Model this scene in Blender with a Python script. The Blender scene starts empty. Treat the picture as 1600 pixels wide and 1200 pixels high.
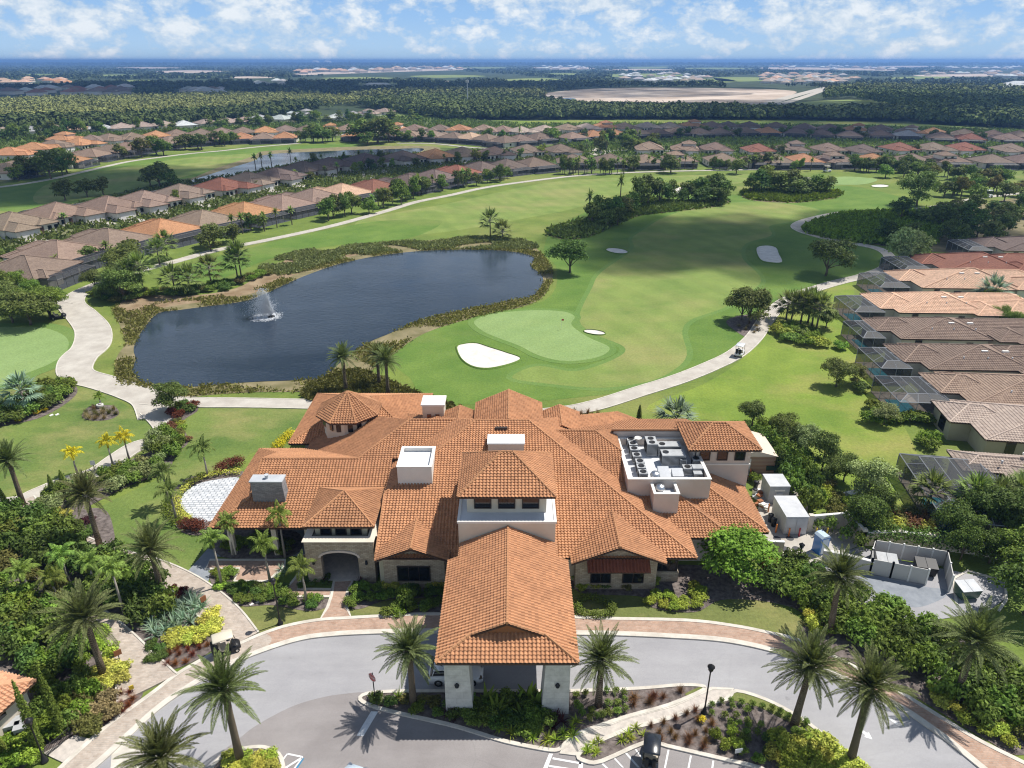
import bpy, bmesh, math, random
import numpy as np
from mathutils import Vector, Matrix
random.seed(11); rng = np.random.default_rng(11)
S = bpy.context.scene; COL = S.collection
PI = math.pi
# ------------------------------------------------------------ camera, world, sun, exposure
CAMH, FPX, PITCH = 48.0, 1109.0, math.radians(24.5)
cam = bpy.data.cameras.new("drone_camera"); cam.sensor_width = 36; cam.lens = 36*FPX/1600
cam.clip_start = 0.5; cam.clip_end = 60000
camo = bpy.data.objects.new("drone_camera", cam); COL.objects.link(camo)
camo.location = (0, 0, CAMH); camo.rotation_euler = (PI/2-PITCH, 0, 0); S.camera = camo
SUN = Vector((0.50, 0.27, 1.0)).normalized()
sl = bpy.data.lights.new("sun", 'SUN'); sl.energy = 5.0; sl.angle = math.radians(0.5); sl.color = (1, .955, .88)
so = bpy.data.objects.new("sun", sl); COL.objects.link(so); so.rotation_euler = SUN.to_track_quat('Z', 'Y').to_euler()
so.location = (0, 0, 900)
S.view_settings.view_transform = 'Standard'; S.view_settings.look = 'None'
S.view_settings.exposure = 0.20; S.view_settings.gamma = 1
S.cycles.filter_width = 1.15; S.cycles.max_bounces = 6; S.cycles.diffuse_bounces = 2; S.cycles.transparent_max_bounces = 16
S.cycles.volume_bounces = 0; S.cycles.caustics_reflective = False; S.cycles.caustics_refractive = False

def nd(nt, t, **k):
    n = nt.nodes.new(t)
    for a, v in k.items():
        if a.startswith('i_'):
            key = a[2:]; key = int(key) if key.isdigit() else key.replace('_', ' ')
            s = n.inputs[key]
            if hasattr(v, 'is_output'): nt.links.new(v, s)
            else: s.default_value = v
        else: setattr(n, a, v)
    return n
def ramp(nt, fac, stops):
    n = nt.nodes.new('ShaderNodeValToRGB'); nt.links.new(fac, n.inputs[0]); e = n.color_ramp.elements
    while len(e) < len(stops): e.new(.5)
    for q, (p, c) in zip(e, stops): q.position = p; q.color = (*c, 1) if len(c) == 3 else c
    return n.outputs[0]
def mixc(nt, f, a, b, bt='MIX'):
    n = nt.nodes.new('ShaderNodeMix'); n.data_type = 'RGBA'; n.blend_type = bt
    for i, v in ((0, f), (6, a), (7, b)):
        if hasattr(v, 'is_output'): nt.links.new(v, n.inputs[i])
        else: n.inputs[i].default_value = v if i == 0 else ((*v, 1) if len(v) == 3 else v)
    return n.outputs[2]
def mth(nt, op, a, b=0.0, c=0.0):
    n = nt.nodes.new('ShaderNodeMath'); n.operation = op
    for i, v in enumerate((a, b, c)):
        if hasattr(v, 'is_output'): nt.links.new(v, n.inputs[i])
        else: n.inputs[i].default_value = v
    return n.outputs[0]

W = bpy.data.worlds.new("World"); S.world = W; W.use_nodes = True
nt = W.node_tree; nt.nodes.clear()
sky = nd(nt, 'ShaderNodeTexSky', sky_type='NISHITA', sun_disc=False, sun_elevation=math.asin(SUN.z),
         sun_rotation=math.atan2(SUN.x, SUN.y), altitude=50, air_density=1.0, dust_density=0.25, ozone_density=3.0)
tc = nd(nt, 'ShaderNodeTexCoord')
sx = nd(nt, 'ShaderNodeSeparateXYZ', i_0=tc.outputs['Generated'])
mp = nd(nt, 'ShaderNodeMapping', i_0=tc.outputs['Generated']); mp.inputs['Scale'].default_value = (27, 27, 46)
n1 = nd(nt, 'ShaderNodeTexNoise', i_Vector=mp.outputs[0], i_Scale=1.0, i_Detail=9.0, i_Roughness=.62, i_Distortion=.1)
mp2 = nd(nt, 'ShaderNodeMapping', i_0=tc.outputs['Generated']); mp2.inputs['Scale'].default_value = (3.2, 3.2, 17)
n2 = nd(nt, 'ShaderNodeTexNoise', i_Vector=mp2.outputs[0], i_Scale=1.0, i_Detail=3.0)
el = nd(nt, 'ShaderNodeMapRange', i_0=sx.outputs[2], i_1=.004, i_2=.085, i_3=-.10, i_4=.06)
cs = mth(nt, 'ADD', mth(nt, 'ADD', n1.outputs[0], mth(nt, 'MULTIPLY', mth(nt, 'SUBTRACT', n2.outputs[0], .5), .42)), el.outputs[0])
cf = ramp(nt, cs, [(.40, (0, 0, 0)), (.47, (.5,)*3), (.58, (.95,)*3)])
cc = ramp(nt, n1.outputs[0], [(.42, (6.6, 8.4, 10.3)), (.64, (11.2, 11.9, 12.5))])
hz = nd(nt, 'ShaderNodeMapRange', i_0=sx.outputs[2], i_1=-.01, i_2=.11, i_3=0, i_4=1)
base = ramp(nt, hz.outputs[0], [(0, (6.9, 9.4, 11.6)), (.5, (4.4, 7.3, 11.4)), (1, (2.9, 5.6, 10.2))])
up = nd(nt, 'ShaderNodeMapRange', i_0=sx.outputs[2], i_1=.09, i_2=.3, i_3=0, i_4=1)
b2 = mixc(nt, up.outputs[0], base, sky.outputs[0])
fade = nd(nt, 'ShaderNodeMapRange', i_0=sx.outputs[2], i_1=.22, i_2=.7, i_3=1.0, i_4=.12)
full = mixc(nt, mth(nt, 'MULTIPLY', cf, fade.outputs[0]), b2, cc)
bg = nd(nt, 'ShaderNodeBackground', i_Color=full, i_Strength=.068)
out = nd(nt, 'ShaderNodeOutputWorld'); nt.links.new(bg.outputs[0], out.inputs[0])

# ------------------------------------------------------------ pixel -> ground helpers (1600 x 1200 photo)
cP, sP = math.cos(PITCH), math.sin(PITCH)
def G(px, py, z=0.0):
    r = (px-800)/FPX; d = (py-600)/FPX
    y = cP-d*sP; dz = -sP-d*cP; t = (z-CAMH)/dz
    return Vector((r*t, y*t, z))
def ZT(pyb, pyt):          # height of something standing at pyb whose top shows at pyt
    return CAMH-G(800, pyb).y*math.tan(PITCH+math.atan((pyt-600)/FPX))
def PX(v):
    y, z = v[1], v[2]-CAMH
    dep = y*cP-z*sP; upv = y*sP+z*cP
    return (800+FPX*v[0]/dep, 600-FPX*upv/dep)

# ------------------------------------------------------------ mesh builder
class MB:
    def __init__(s): s.V = []; s.L = []; s.Z = []; s.M = []; s.U = []; s.n = 0
    def add(s, V, F, mi=0, uv=None):
        V = np.asarray(V, dtype=np.float64).reshape(-1, 3)
        if isinstance(F, np.ndarray): L = F.ravel(); Z = np.full(len(F), F.shape[1])
        else: L = np.array([i for f in F for i in f]); Z = np.array([len(f) for f in F])
        s.V.append(V); s.L.append(L+s.n); s.Z.append(Z); s.M.append(np.full(len(Z), mi)); s.n += len(V)
        s.U.append(np.zeros((len(L), 2)) if uv is None else np.asarray(uv, float).reshape(-1, 2))
        return s
    def box(s, x0, x1, y0, y1, z0, z1, mi=0, bev=0):
        V = [(x, y, z) for z in (z0, z1) for y in (y0, y1) for x in (x0, x1)]
        return s.add(V, [(0, 2, 3, 1), (4, 5, 7, 6), (0, 1, 5, 4), (2, 6, 7, 3), (0, 4, 6, 2), (1, 3, 7, 5)], mi)
    def obox(s, c, sx, sy, sz, rz=0, mi=0):        # centre of base, sizes, turned
        m = Matrix.Rotation(rz, 3, 'Z'); V = []
        for z in (0, sz):
            for y in (-sy/2, sy/2):
                for x in (-sx/2, sx/2): V.append(Vector(c)+m @ Vector((x, y, z)))
        return s.add(V, [(0, 2, 3, 1), (4, 5, 7, 6), (0, 1, 5, 4), (2, 6, 7, 3), (0, 4, 6, 2), (1, 3, 7, 5)], mi)
    def prism(s, pts, z0, z1, mi=0, top=None):     # outline in xy, z0..z1
        n = len(pts); V = [(p[0], p[1], z0) for p in pts]+[(p[0], p[1], z1) for p in pts]
        a = sum(pts[i][0]*pts[(i+1) % n][1]-pts[(i+1) % n][0]*pts[i][1] for i in range(n))
        F = [(i, (i+1) % n, n+(i+1) % n, n+i) for i in range(n)]+[tuple(range(n, 2*n)), tuple(range(n-1, -1, -1))]
        if a < 0: F = [f[::-1] for f in F]
        return s.add(V, F, mi)
    def prism_xz(s, pts, y0, y1, mi=0):
        n = len(pts); V = [(p[0], y0, p[1]) for p in pts]+[(p[0], y1, p[1]) for p in pts]
        a = sum(pts[i][0]*pts[(i+1) % n][1]-pts[(i+1) % n][0]*pts[i][1] for i in range(n))
        F = [(i, n+i, n+(i+1) % n, (i+1) % n) for i in range(n)]+[tuple(range(n)), tuple(range(2*n-1, n-1, -1))]
        if a < 0: F = [f[::-1] for f in F]
        return s.add(V, F, mi)
    def sheet(s, pts, z, mi=0):
        n = len(pts); a = sum(pts[i][0]*pts[(i+1) % n][1]-pts[(i+1) % n][0]*pts[i][1] for i in range(n))
        f = tuple(range(n)) if a > 0 else tuple(range(n-1, -1, -1))
        return s.add([(p[0], p[1], z) for p in pts], [f], mi)
    def tube(s, pts, rad, n=7, mi=0, cap=True):
        pts = [Vector(p) for p in pts]; m = len(pts)
        if not hasattr(rad, '__len__'): rad = [rad]*m
        V = []
        for i, p in enumerate(pts):
            t = (pts[min(i+1, m-1)]-pts[max(i-1, 0)]).normalized()
            a = t.cross(Vector((0, 0, 1)) if abs(t.z) < .9 else Vector((1, 0, 0))).normalized(); b = t.cross(a)
            for k in range(n):
                q = 2*PI*k/n; V.append(p+(a*math.cos(q)+b*math.sin(q))*rad[i])
        F = [(i*n+k, i*n+(k+1) % n, (i+1)*n+(k+1) % n, (i+1)*n+k) for i in range(m-1) for k in range(n)]
        if cap: F += [tuple(range(n-1, -1, -1)), tuple(range((m-1)*n, m*n))]
        return s.add(V, F, mi)
    def lathe(s, prof, c=(0, 0, 0), n=16, mi=0):
        V = []; m = len(prof)
        for r, z in prof:
            for k in range(n):
                q = 2*PI*k/n; V.append((c[0]+r*math.cos(q), c[1]+r*math.sin(q), c[2]+z))
        F = [(i*n+k, i*n+(k+1) % n, (i+1)*n+(k+1) % n, (i+1)*n+k) for i in range(m-1) for k in range(n)]
        F += [tuple(range(n-1, -1, -1)), tuple(range((m-1)*n, m*n))]
        return s.add(V, F, mi)
    def ribbon(s, pts, w, z0, z1, closed=False, mi=0):
        n = len(pts); V = []
        if not hasattr(w, '__len__'): w = [w]*n
        for i in range(n):
            a = pts[(i-1) % n] if closed or i > 0 else pts[0]; b = pts[(i+1) % n] if closed or i < n-1 else pts[-1]
            d = Vector((b[0]-a[0], b[1]-a[1])); d = d.normalized() if d.length > 1e-9 else Vector((1, 0))
            nx, ny = -d.y*w[i]/2, d.x*w[i]/2; x, y = pts[i][0], pts[i][1]
            V += [(x+nx, y+ny, z1), (x-nx, y-ny, z1), (x+nx, y+ny, z0), (x-nx, y-ny, z0)]
        F = []
        for i in range(n if closed else n-1):
            a = 4*i; b = 4*((i+1) % n)
            F += [(a, a+1, b+1, b), (a+2, a, b, b+2), (a+1, a+3, b+3, b+1)]
        if not closed: F += [(0, 2, 3, 1), (4*n-4, 4*n-3, 4*n-1, 4*n-2)]
        return s.add(V, F, mi)
    def mesh(s, name, mats, smooth=False, uv=False):
        me = bpy.data.meshes.new(name)
        V = np.concatenate(s.V); L = np.concatenate(s.L).astype(np.int32); Z = np.concatenate(s.Z).astype(np.int32)
        me.vertices.add(len(V)); me.vertices.foreach_set('co', V.ravel().astype(np.float32))
        me.loops.add(len(L)); me.loops.foreach_set('vertex_index', L)
        st = np.concatenate(([0], np.cumsum(Z)[:-1])).astype(np.int32)
        me.polygons.add(len(Z)); me.polygons.foreach_set('loop_start', st)
        me.polygons.foreach_set('material_index', np.concatenate(s.M).astype(np.int32))
        me.polygons.foreach_set('use_smooth', np.full(len(Z), bool(smooth)))
        for m in (mats if isinstance(mats, (list, tuple)) else [mats]): me.materials.append(m)
        if uv:
            u = me.uv_layers.new(name='UVMap'); u.data.foreach_set('uv', np.concatenate(s.U).ravel().astype(np.float32))
        me.update(calc_edges=True); me.validate()
        return me
    def build(s, name, mats, parent=None, smooth=False, uv=False, world=True):
        return link(name, s.mesh(name, mats, smooth, uv), parent, world)
def link(name, me, parent=None, world=False, color=None):
    o = bpy.data.objects.new(name, me); COL.objects.link(o)
    if parent:
        o.parent = parent
        if world: o.matrix_parent_inverse = parent.matrix_basis.inverted()
    if color: o.color = (*color, 1)
    return o
def tag(o, label=None, cat=None, group=None, kind=None):
    if label: o['label'] = label
    if cat: o['category'] = cat
    if group: o['group'] = group
    if kind: o['kind'] = kind
    return o
def thing(name, label, cat, loc=(0, 0, 0), rz=0, group=None, sc=1.0):
    o = bpy.data.objects.new(name, None); COL.objects.link(o); o.empty_display_size = .3
    o.location = loc; o.rotation_euler = (0, 0, rz); o.scale = (sc,)*3 if not hasattr(sc, '__len__') else sc
    return tag(o, label, cat, group)
ONES = 'zeroth first second third fourth fifth sixth seventh eighth ninth tenth eleventh twelfth thirteenth fourteenth fifteenth sixteenth seventeenth eighteenth nineteenth'.split()
TENS = {2: 'twent', 3: 'thirt', 4: 'fort', 5: 'fift', 6: 'sixt', 7: 'sevent', 8: 'eight', 9: 'ninet'}
def ordinal(n):
    if n < 20: return ONES[n]
    if n < 100: return TENS[n//10]+('ieth' if n % 10 == 0 else 'y-'+ONES[n % 10])
    return 'hundred-and-'+(ordinal(n-100) if n > 100 else 'first')
REG = {}
def reg(o, tmpl, cat, group):      # label gets its place in the row (counted from the left) at the end
    tag(o, None, cat, group); REG.setdefault(tmpl, []).append(o); return o
def finish_labels():
    for t, l in REG.items():
        l.sort(key=lambda o: PX(o.location)[0])
        for i, o in enumerate(l):
            w = 'leftmost' if i == 0 else 'rightmost' if i == len(l)-1 else ordinal(i+1)+' from left'
            o['label'] = t.replace('{o}', w) if len(l) > 1 else t.replace(', {o}', '').replace('{o} ', '')
def smooth(pts, closed=True, k=5):
    n = len(pts); o = []
    for i in range(n if closed else n-1):
        p = [pts[(i+j) % n] if closed else pts[min(max(i+j, 0), n-1)] for j in (-1, 0, 1, 2)]
        for q in range(k):
            t = q/k
            o.append(tuple(.5*(2*p[1][c]+(p[2][c]-p[0][c])*t+(2*p[0][c]-5*p[1][c]+4*p[2][c]-p[3][c])*t*t
                     + (3*p[1][c]-p[0][c]-3*p[2][c]+p[3][c])*t**3) for c in (0, 1)))
    if not closed: o.append(tuple(pts[-1][:2]))
    return o
def GP(pts, sm=True, closed=True, k=5):
    w = [tuple(G(*p)[:2]) for p in pts]
    return smooth(w, closed, k) if sm else w
def inside(p, poly):
    x, y = p; c = False; j = len(poly)-1
    for i in range(len(poly)):
        xi, yi = poly[i][0], poly[i][1]; xj, yj = poly[j][0], poly[j][1]
        if (yi > y) != (yj > y) and x < (xj-xi)*(y-yi)/(yj-yi)+xi: c = not c
        j = i
    return c
def inside_np(P, poly):
    x, y = P[:, 0], P[:, 1]; c = np.zeros(len(P), bool); q = np.asarray([p[:2] for p in poly], float)
    for (xi, yi), (xj, yj) in zip(q, np.roll(q, 1, 0)):
        if yi != yj: c ^= ((yi > y) != (yj > y)) & (x < (xj-xi)*(y-yi)/(yj-yi)+xi)
    return c
def scatter(poly, n, gap, tries=60):
    q = np.asarray([p[:2] for p in poly], float); lo, hi = q.min(0), q.max(0); P = rng.uniform(lo, hi, (n*(tries if gap else 12), 2)); P = P[inside_np(P, poly)]
    if not gap: return [tuple(p) for p in P[:n]]
    o = np.zeros((0, 2))
    for p in P:
        if len(o) >= n: break
        if not len(o) or ((o-p)**2).sum(1).min() > gap*gap: o = np.vstack([o, p])
    return [tuple(p) for p in o]
# ------------------------------------------------------------ materials
def newmat(name):
    m = bpy.data.materials.new(name); m.use_nodes = True; t = m.node_tree; t.nodes.clear()
    o = t.nodes.new('ShaderNodeOutputMaterial'); p = t.nodes.new('ShaderNodeBsdfPrincipled')
    t.links.new(p.outputs[0], o.inputs[0]); return m, t, p, o
def setp(t, p, **k):
    for a, v in k.items():
        s = p.inputs[a.replace('_', ' ')]
        if hasattr(v, 'is_output'): t.links.new(v, s)
        else: s.default_value = (*v, 1) if hasattr(v, '__len__') and len(v) == 3 else v
def wpos(t, obj=False):
    return t.nodes.new('ShaderNodeTexCoord').outputs['Object'] if obj else t.nodes.new('ShaderNodeNewGeometry').outputs['Position']
def noise(t, vec, sc, det=4, ro=.55, stretch=None):
    if stretch:
        m = nd(t, 'ShaderNodeMapping', i_0=vec); m.inputs['Scale'].default_value = stretch; vec = m.outputs[0]
    return nd(t, 'ShaderNodeTexNoise', i_Vector=vec, i_Scale=sc, i_Detail=float(det), i_Roughness=ro).outputs[0]
def plain(name, c, c2=None, sc=1.0, rough=.75, metal=0, bump=0, bsc=20, obj=False, spec=.3, lo=.35, hi=.65):
    m, t, p, o = newmat(name); v = wpos(t, obj)
    if c2 is not None: col = ramp(t, noise(t, v, sc, 6, .62), [(lo, c), (hi, c2)])
    else: col = c
    setp(t, p, Base_Color=col, Roughness=rough, Metallic=metal, Specular_IOR_Level=spec)
    if bump:
        b = nd(t, 'ShaderNodeBump', i_Strength=bump, i_Distance=.05, i_Height=noise(t, v, bsc, 4)); t.links.new(b.outputs[0], p.inputs['Normal'])
    return m
def grassmat(name, a, b, dry, drylo=.55, dryhi=.75, stripes=0, ang=0.0, big=.018):
    m, t, p, o = newmat(name); v = wpos(t)
    c = ramp(t, noise(t, v, .09, 6, .65), [(.36, a), (.64, b)])
    c = mixc(t, ramp(t, noise(t, v, big, 5, .6, (1, 1.6, 1)), [(drylo, (0,)*3), (dryhi, (1,)*3)]), c, dry)
    fine = ramp(t, noise(t, v, 2.6, 5, .72), [(.3, (.74,)*3), (.7, (1.24,)*3)])
    c = mixc(t, .8, c, fine, 'MULTIPLY')
    if stripes:
        mp = nd(t, 'ShaderNodeMapping', i_0=v); mp.inputs['Rotation'].default_value = (0, 0, ang)
        wv = nd(t, 'ShaderNodeTexWave', i_Vector=mp.outputs[0], i_Scale=.05, i_Distortion=14.0, i_Detail=3.0, i_Detail_Scale=.25)
        c = mixc(t, stripes, c, ramp(t, wv.outputs[1], [(.3, (.95,)*3), (.7, (1.03,)*3)]), 'MULTIPLY')
    setp(t, p, Base_Color=c, Roughness=.9, Specular_IOR_Level=.15)
    b = nd(t, 'ShaderNodeBump', i_Strength=.5, i_Distance=.12, i_Height=noise(t, v, 5, 3)); t.links.new(b.outputs[0], p.inputs['Normal'])
    return m
MAT = {}
MAT['ground'] = grassmat('ground_grass', (.110, .165, .034), (.180, .235, .050), (.255, .25, .085), .50, .72, .5, .5)
MAT['lawn'] = grassmat('lawn_bright', (.135, .210, .034), (.215, .285, .048), (.29, .275, .085), .46, .66, .5, .25, .04)
MAT['frontlawn'] = grassmat('front_lawn', (.098, .158, .038), (.165, .220, .055), (.25, .245, .09), .48, .72, 0, 0, .09)
MAT['drylawn'] = grassmat('dry_front_lawn', (.120, .150, .044), (.195, .210, .070), (.275, .25, .10), .46, .66, 0, 0, .09)
MAT['fairway'] = grassmat('fairway', (.150, .220, .052), (.215, .275, .072), (.285, .275, .105), .46, .72, .8, -.35, .03)
MAT['rough'] = grassmat('rough_grass', (.095, .175, .032), (.145, .225, .046), (.20, .23, .07), .55, .8, .4, .9)
MAT['green'] = grassmat('putting_green', (.205, .300, .105), (.235, .330, .125), (.25, .33, .12), .5, .8, .4, .6, .05)
MAT['collar'] = grassmat('green_collar', (.115, .205, .050), (.150, .235, .058), (.17, .24, .07), .5, .8)
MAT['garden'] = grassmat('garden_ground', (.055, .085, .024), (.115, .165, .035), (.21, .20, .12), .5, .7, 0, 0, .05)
MAT['sand'] = plain('bunker_sand', (.58, .54, .49), (.74, .70, .645), .7, .95, bump=.8, bsc=2.2)
MAT['mulch'] = plain('dark_mulch', (.085, .068, .062), (.215, .18, .165), 2.2, .95, bump=.8, bsc=9)
MAT['earth'] = plain('dry_bank_earth', (.20, .135, .075), (.33, .25, .16), .25, .95, bump=.5, bsc=4)
MAT['reedbed'] = plain('reed_bed_soil', (.15, .135, .06), (.27, .225, .13), .3, .95)
MAT['forest_floor'] = plain('forest_floor', (.022, .040, .014), (.05, .075, .024), .02, .95)
MAT['site'] = plain('bare_construction_earth', (.40, .315, .25), (.60, .50, .42), .012, .95, lo=.4, hi=.6)
MAT['field'] = plain('pale_field', (.15, .22, .05), (.25, .29, .09), .01, .95)
MAT['concrete'] = plain('path_concrete', (.40, .365, .32), (.52, .485, .43), .35, .9, bump=.2, bsc=14)
MAT['kerb'] = plain('kerb_stone', (.50, .46, .40), (.66, .62, .55), .9, .85)
def asphaltmat(name, a, b, seal):
    m, t, p, o = newmat(name); v = wpos(t)
    c = ramp(t, noise(t, v, .12, 6, .6), [(.35, a), (.65, b)])
    st = ramp(t, noise(t, v, .5, 5, .7, (.25, 1.2, 1)), [(.3, (.86,)*3), (.7, (1.08,)*3)]); c = mixc(t, .7, c, st, 'MULTIPLY')
    vo = nd(t, 'ShaderNodeTexVoronoi', feature='DISTANCE_TO_EDGE', i_Scale=.11); w = nd(t, 'ShaderNodeTexNoise', i_Vector=v, i_Scale=.8, i_Detail=4.0); t.links.new(mixc(t, .06, v, w.outputs[1], 'LINEAR_LIGHT'), vo.inputs[0])
    c = mixc(t, ramp(t, vo.outputs[0], [(0, (seal,)*3), (.006, (0,)*3)]), c, (.10, .10, .105))
    sp = ramp(t, noise(t, v, .9, 3, .5), [(.70, (0,)*3), (.80, (.35,)*3)]); c = mixc(t, sp, c, (.13, .125, .125))
    c = mixc(t, .6, c, ramp(t, noise(t, v, 14, 3, .7), [(.3, (.86,)*3), (.7, (1.12,)*3)]), 'MULTIPLY')
    setp(t, p, Base_Color=c, Roughness=.92, Specular_IOR_Level=.2); return m
MAT['asphalt'] = asphaltmat('pale_asphalt', (.315, .31, .325), (.375, .37, .38), .06)
MAT['asphalt2'] = asphaltmat('lot_asphalt', (.245, .225, .222), (.32, .298, .294), .12)
MAT['greypave'] = plain('grey_paving', (.20, .22, .25), (.28, .30, .33), .8, .9)
MAT['white_paint'] = plain('road_paint', (.62, .63, .64), (.80, .80, .80), 2.5, .7)
MAT['blue_paint'] = plain('blue_paint', (.03, .22, .42), None, rough=.7)
def brickmat(name, c1, c2, mortar, sc=1.0, w=.4, h=.2, obj=False, msz=.012, vert=False, wobble=0):
    m, t, p, o = newmat(name); v = wpos(t, obj)
    if vert:
        s = nd(t, 'ShaderNodeSeparateXYZ', i_0=v); c = nd(t, 'ShaderNodeCombineXYZ', i_0=mth(t, 'ADD', s.outputs[0], s.outputs[1]), i_1=s.outputs[2]); v = c.outputs[0]
    br = nd(t, 'ShaderNodeTexBrick', i_Vector=v, i_Color1=(*c1, 1), i_Color2=(*c2, 1), i_Mortar=(*mortar, 1), i_Scale=sc,
            i_Mortar_Size=msz, i_Brick_Width=w, i_Row_Height=h, i_Bias=0.0)
    c = mixc(t, .7, br.outputs[0], ramp(t, noise(t, v, 1.3, 6, .7), [(.3, (.72,)*3), (.7, (1.25,)*3)]), 'MULTIPLY')
    setp(t, p, Base_Color=c, Roughness=.9, Specular_IOR_Level=.2)
    b = nd(t, 'ShaderNodeBump', i_Strength=.6, i_Distance=.03, i_Height=br.outputs[1], invert=True); t.links.new(b.outputs[0], p.inputs['Normal'])
    return m
MAT['brick'] = brickmat('brick_paving', (.40, .255, .185), (.47, .325, .25), (.42, .34, .28), w=.35, h=.18, msz=.015)
MAT['palebrick'] = brickmat('pale_brick_paving', (.42, .345, .285), (.50, .43, .37), (.45, .40, .35), w=.35, h=.18, msz=.015)
MAT['shellpave'] = plain('shell_paving', (.45, .41, .37), (.60, .54, .48), 2.4, .9, bump=.3, bsc=10)
MAT['whitestone'] = brickmat('white_stone_paving', (.50, .52, .55), (.70, .71, .73), (.30, .32, .35), w=.7, h=.45, msz=.06)
MAT['stonewall'] = brickmat('stacked_stone', (.36, .29, .215), (.50, .43, .33), (.24, .20, .16), w=.42, h=.16, msz=.014, vert=True)
MAT['greystone'] = brickmat('grey_stone', (.23, .23, .24), (.34, .34, .35), (.17, .17, .17), w=.45, h=.13, msz=.012, vert=True)
MAT['stucco'] = plain('cream_stucco', (.60, .535, .44), (.68, .615, .52), .35, .9, bump=.15, bsc=30)
MAT['stucco_pink'] = plain('blush_stucco', (.55, .475, .42), (.63, .555, .50), .35, .9, bump=.15, bsc=30)
MAT['olive_wall'] = plain('olive_wall', (.40, .375, .275), (.47, .44, .335), .35, .9)
MAT['limestone'] = brickmat('limestone_block', (.56, .545, .515), (.62, .605, .575), (.48, .465, .44), w=1.2, h=.6, msz=.008, vert=True)
MAT['trim'] = plain('white_trim', (.74, .72, .68), (.80, .78, .74), .6, .7)
MAT['whiteroof'] = plain('white_membrane', (.62, .64, .67), (.74, .75, .77), .5, .6)
MAT['leadcap'] = plain('lead_cap', (.42, .44, .47), (.52, .54, .56), .8, .5)
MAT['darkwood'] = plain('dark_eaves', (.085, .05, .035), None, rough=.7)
MAT['glass'] = plain('window_glass', (.012, .013, .015), None, rough=.08, spec=.6)
MAT['iron'] = plain('cast_iron', (.07, .07, .075), None, rough=.7)
MAT['frame'] = plain('window_frame', (.055, .042, .036), None, rough=.5)
MAT['housewall'] = plain('house_wall', (.66, .62, .55), (.74, .70, .63), .2, .9)
MAT['garage'] = plain('garage_door', (.62, .61, .60), (.70, .69, .67), .5, .6)
MAT['cageframe'] = plain('pale_cage_frame', (.30, .31, .33), None, rough=.5)
MAT['screenframe'] = plain('bronze_screen_frame', (.05, .048, .05), None, rough=.5)
MAT['black'] = plain('black_metal', (.018, .018, .02), None, rough=.45)
MAT['rubber'] = plain('tyre_rubber', (.02, .02, .02), None, rough=.85)
MAT['chrome'] = plain('bright_metal', (.6, .61, .63), None, rough=.3, metal=1)
MAT['metal'] = plain('galvanised_metal', (.42, .44, .47), (.55, .57, .60), 1.0, .5, obj=True)
MAT['acgrey'] = plain('unit_casing', (.34, .35, .36), (.46, .47, .48), 1.5, .55, obj=True)
MAT['container'] = plain('container_paint', (.47, .48, .50), (.58, .59, .61), .8, .6, obj=True)
MAT['tanmetal'] = plain('tan_siding', (.42, .32, .23), None, rough=.7)
MAT['tanroof'] = plain('tan_metal_roof', (.62, .52, .42), (.68, .58, .48), .4, .6)
MAT['vinyl'] = plain('pale_vinyl_fence', (.50, .485, .46), (.53, .515, .49), .5, .6)
MAT['poolwater'] = plain('pool_water', (.07, .30, .38), None, rough=.1)
MAT['bark'] = plain('grey_brown_bark', (.095, .075, .055), (.20, .165, .13), 3.5, .95, bump=.8, bsc=12, obj=True)
MAT['datebark'] = brickmat('date_palm_bark', (.21, .165, .115), (.31, .25, .185), (.09, .068, .048), w=.16, h=.12, msz=.025, obj=True, vert=True)
MAT['palmtrunk'] = plain('pale_ringed_trunk', (.26, .235, .205), (.36, .33, .29), 2.0, .9, obj=True)
def paintmat(name, c, rough=.25):
    m, t, p, o = newmat(name); setp(t, p, Base_Color=c, Roughness=rough, Specular_IOR_Level=.5, Coat_Weight=.5); return m
MAT['carwhite'] = paintmat('white_car_paint', (.70, .71, .73)); MAT['cream'] = paintmat('cream_plastic', (.66, .60, .48), .4)
MAT['carblack'] = paintmat('black_car_paint', (.015, .018, .025)); MAT['carblue'] = paintmat('pale_blue_paint', (.50, .60, .70))
MAT['bluetoilet'] = paintmat('blue_plastic', (.04, .20, .55), .4); MAT['dkgreen'] = paintmat('dark_green_plastic', (.03, .085, .05), .5)
MAT['red'] = paintmat('sign_red', (.45, .02, .03), .4); MAT['orange'] = paintmat('safety_orange', (.70, .20, .02), .4)
MAT['seat'] = plain('beige_seat', (.48, .42, .33), None, rough=.6); MAT['yellow'] = paintmat('yellow_plastic', (.70, .50, .03), .5)
MAT['rust'] = plain('rust_panel', (.32, .13, .06), None, rough=.8)
MAT['pot'] = plain('pale_pot', (.60, .58, .55), None, rough=.7)
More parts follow.
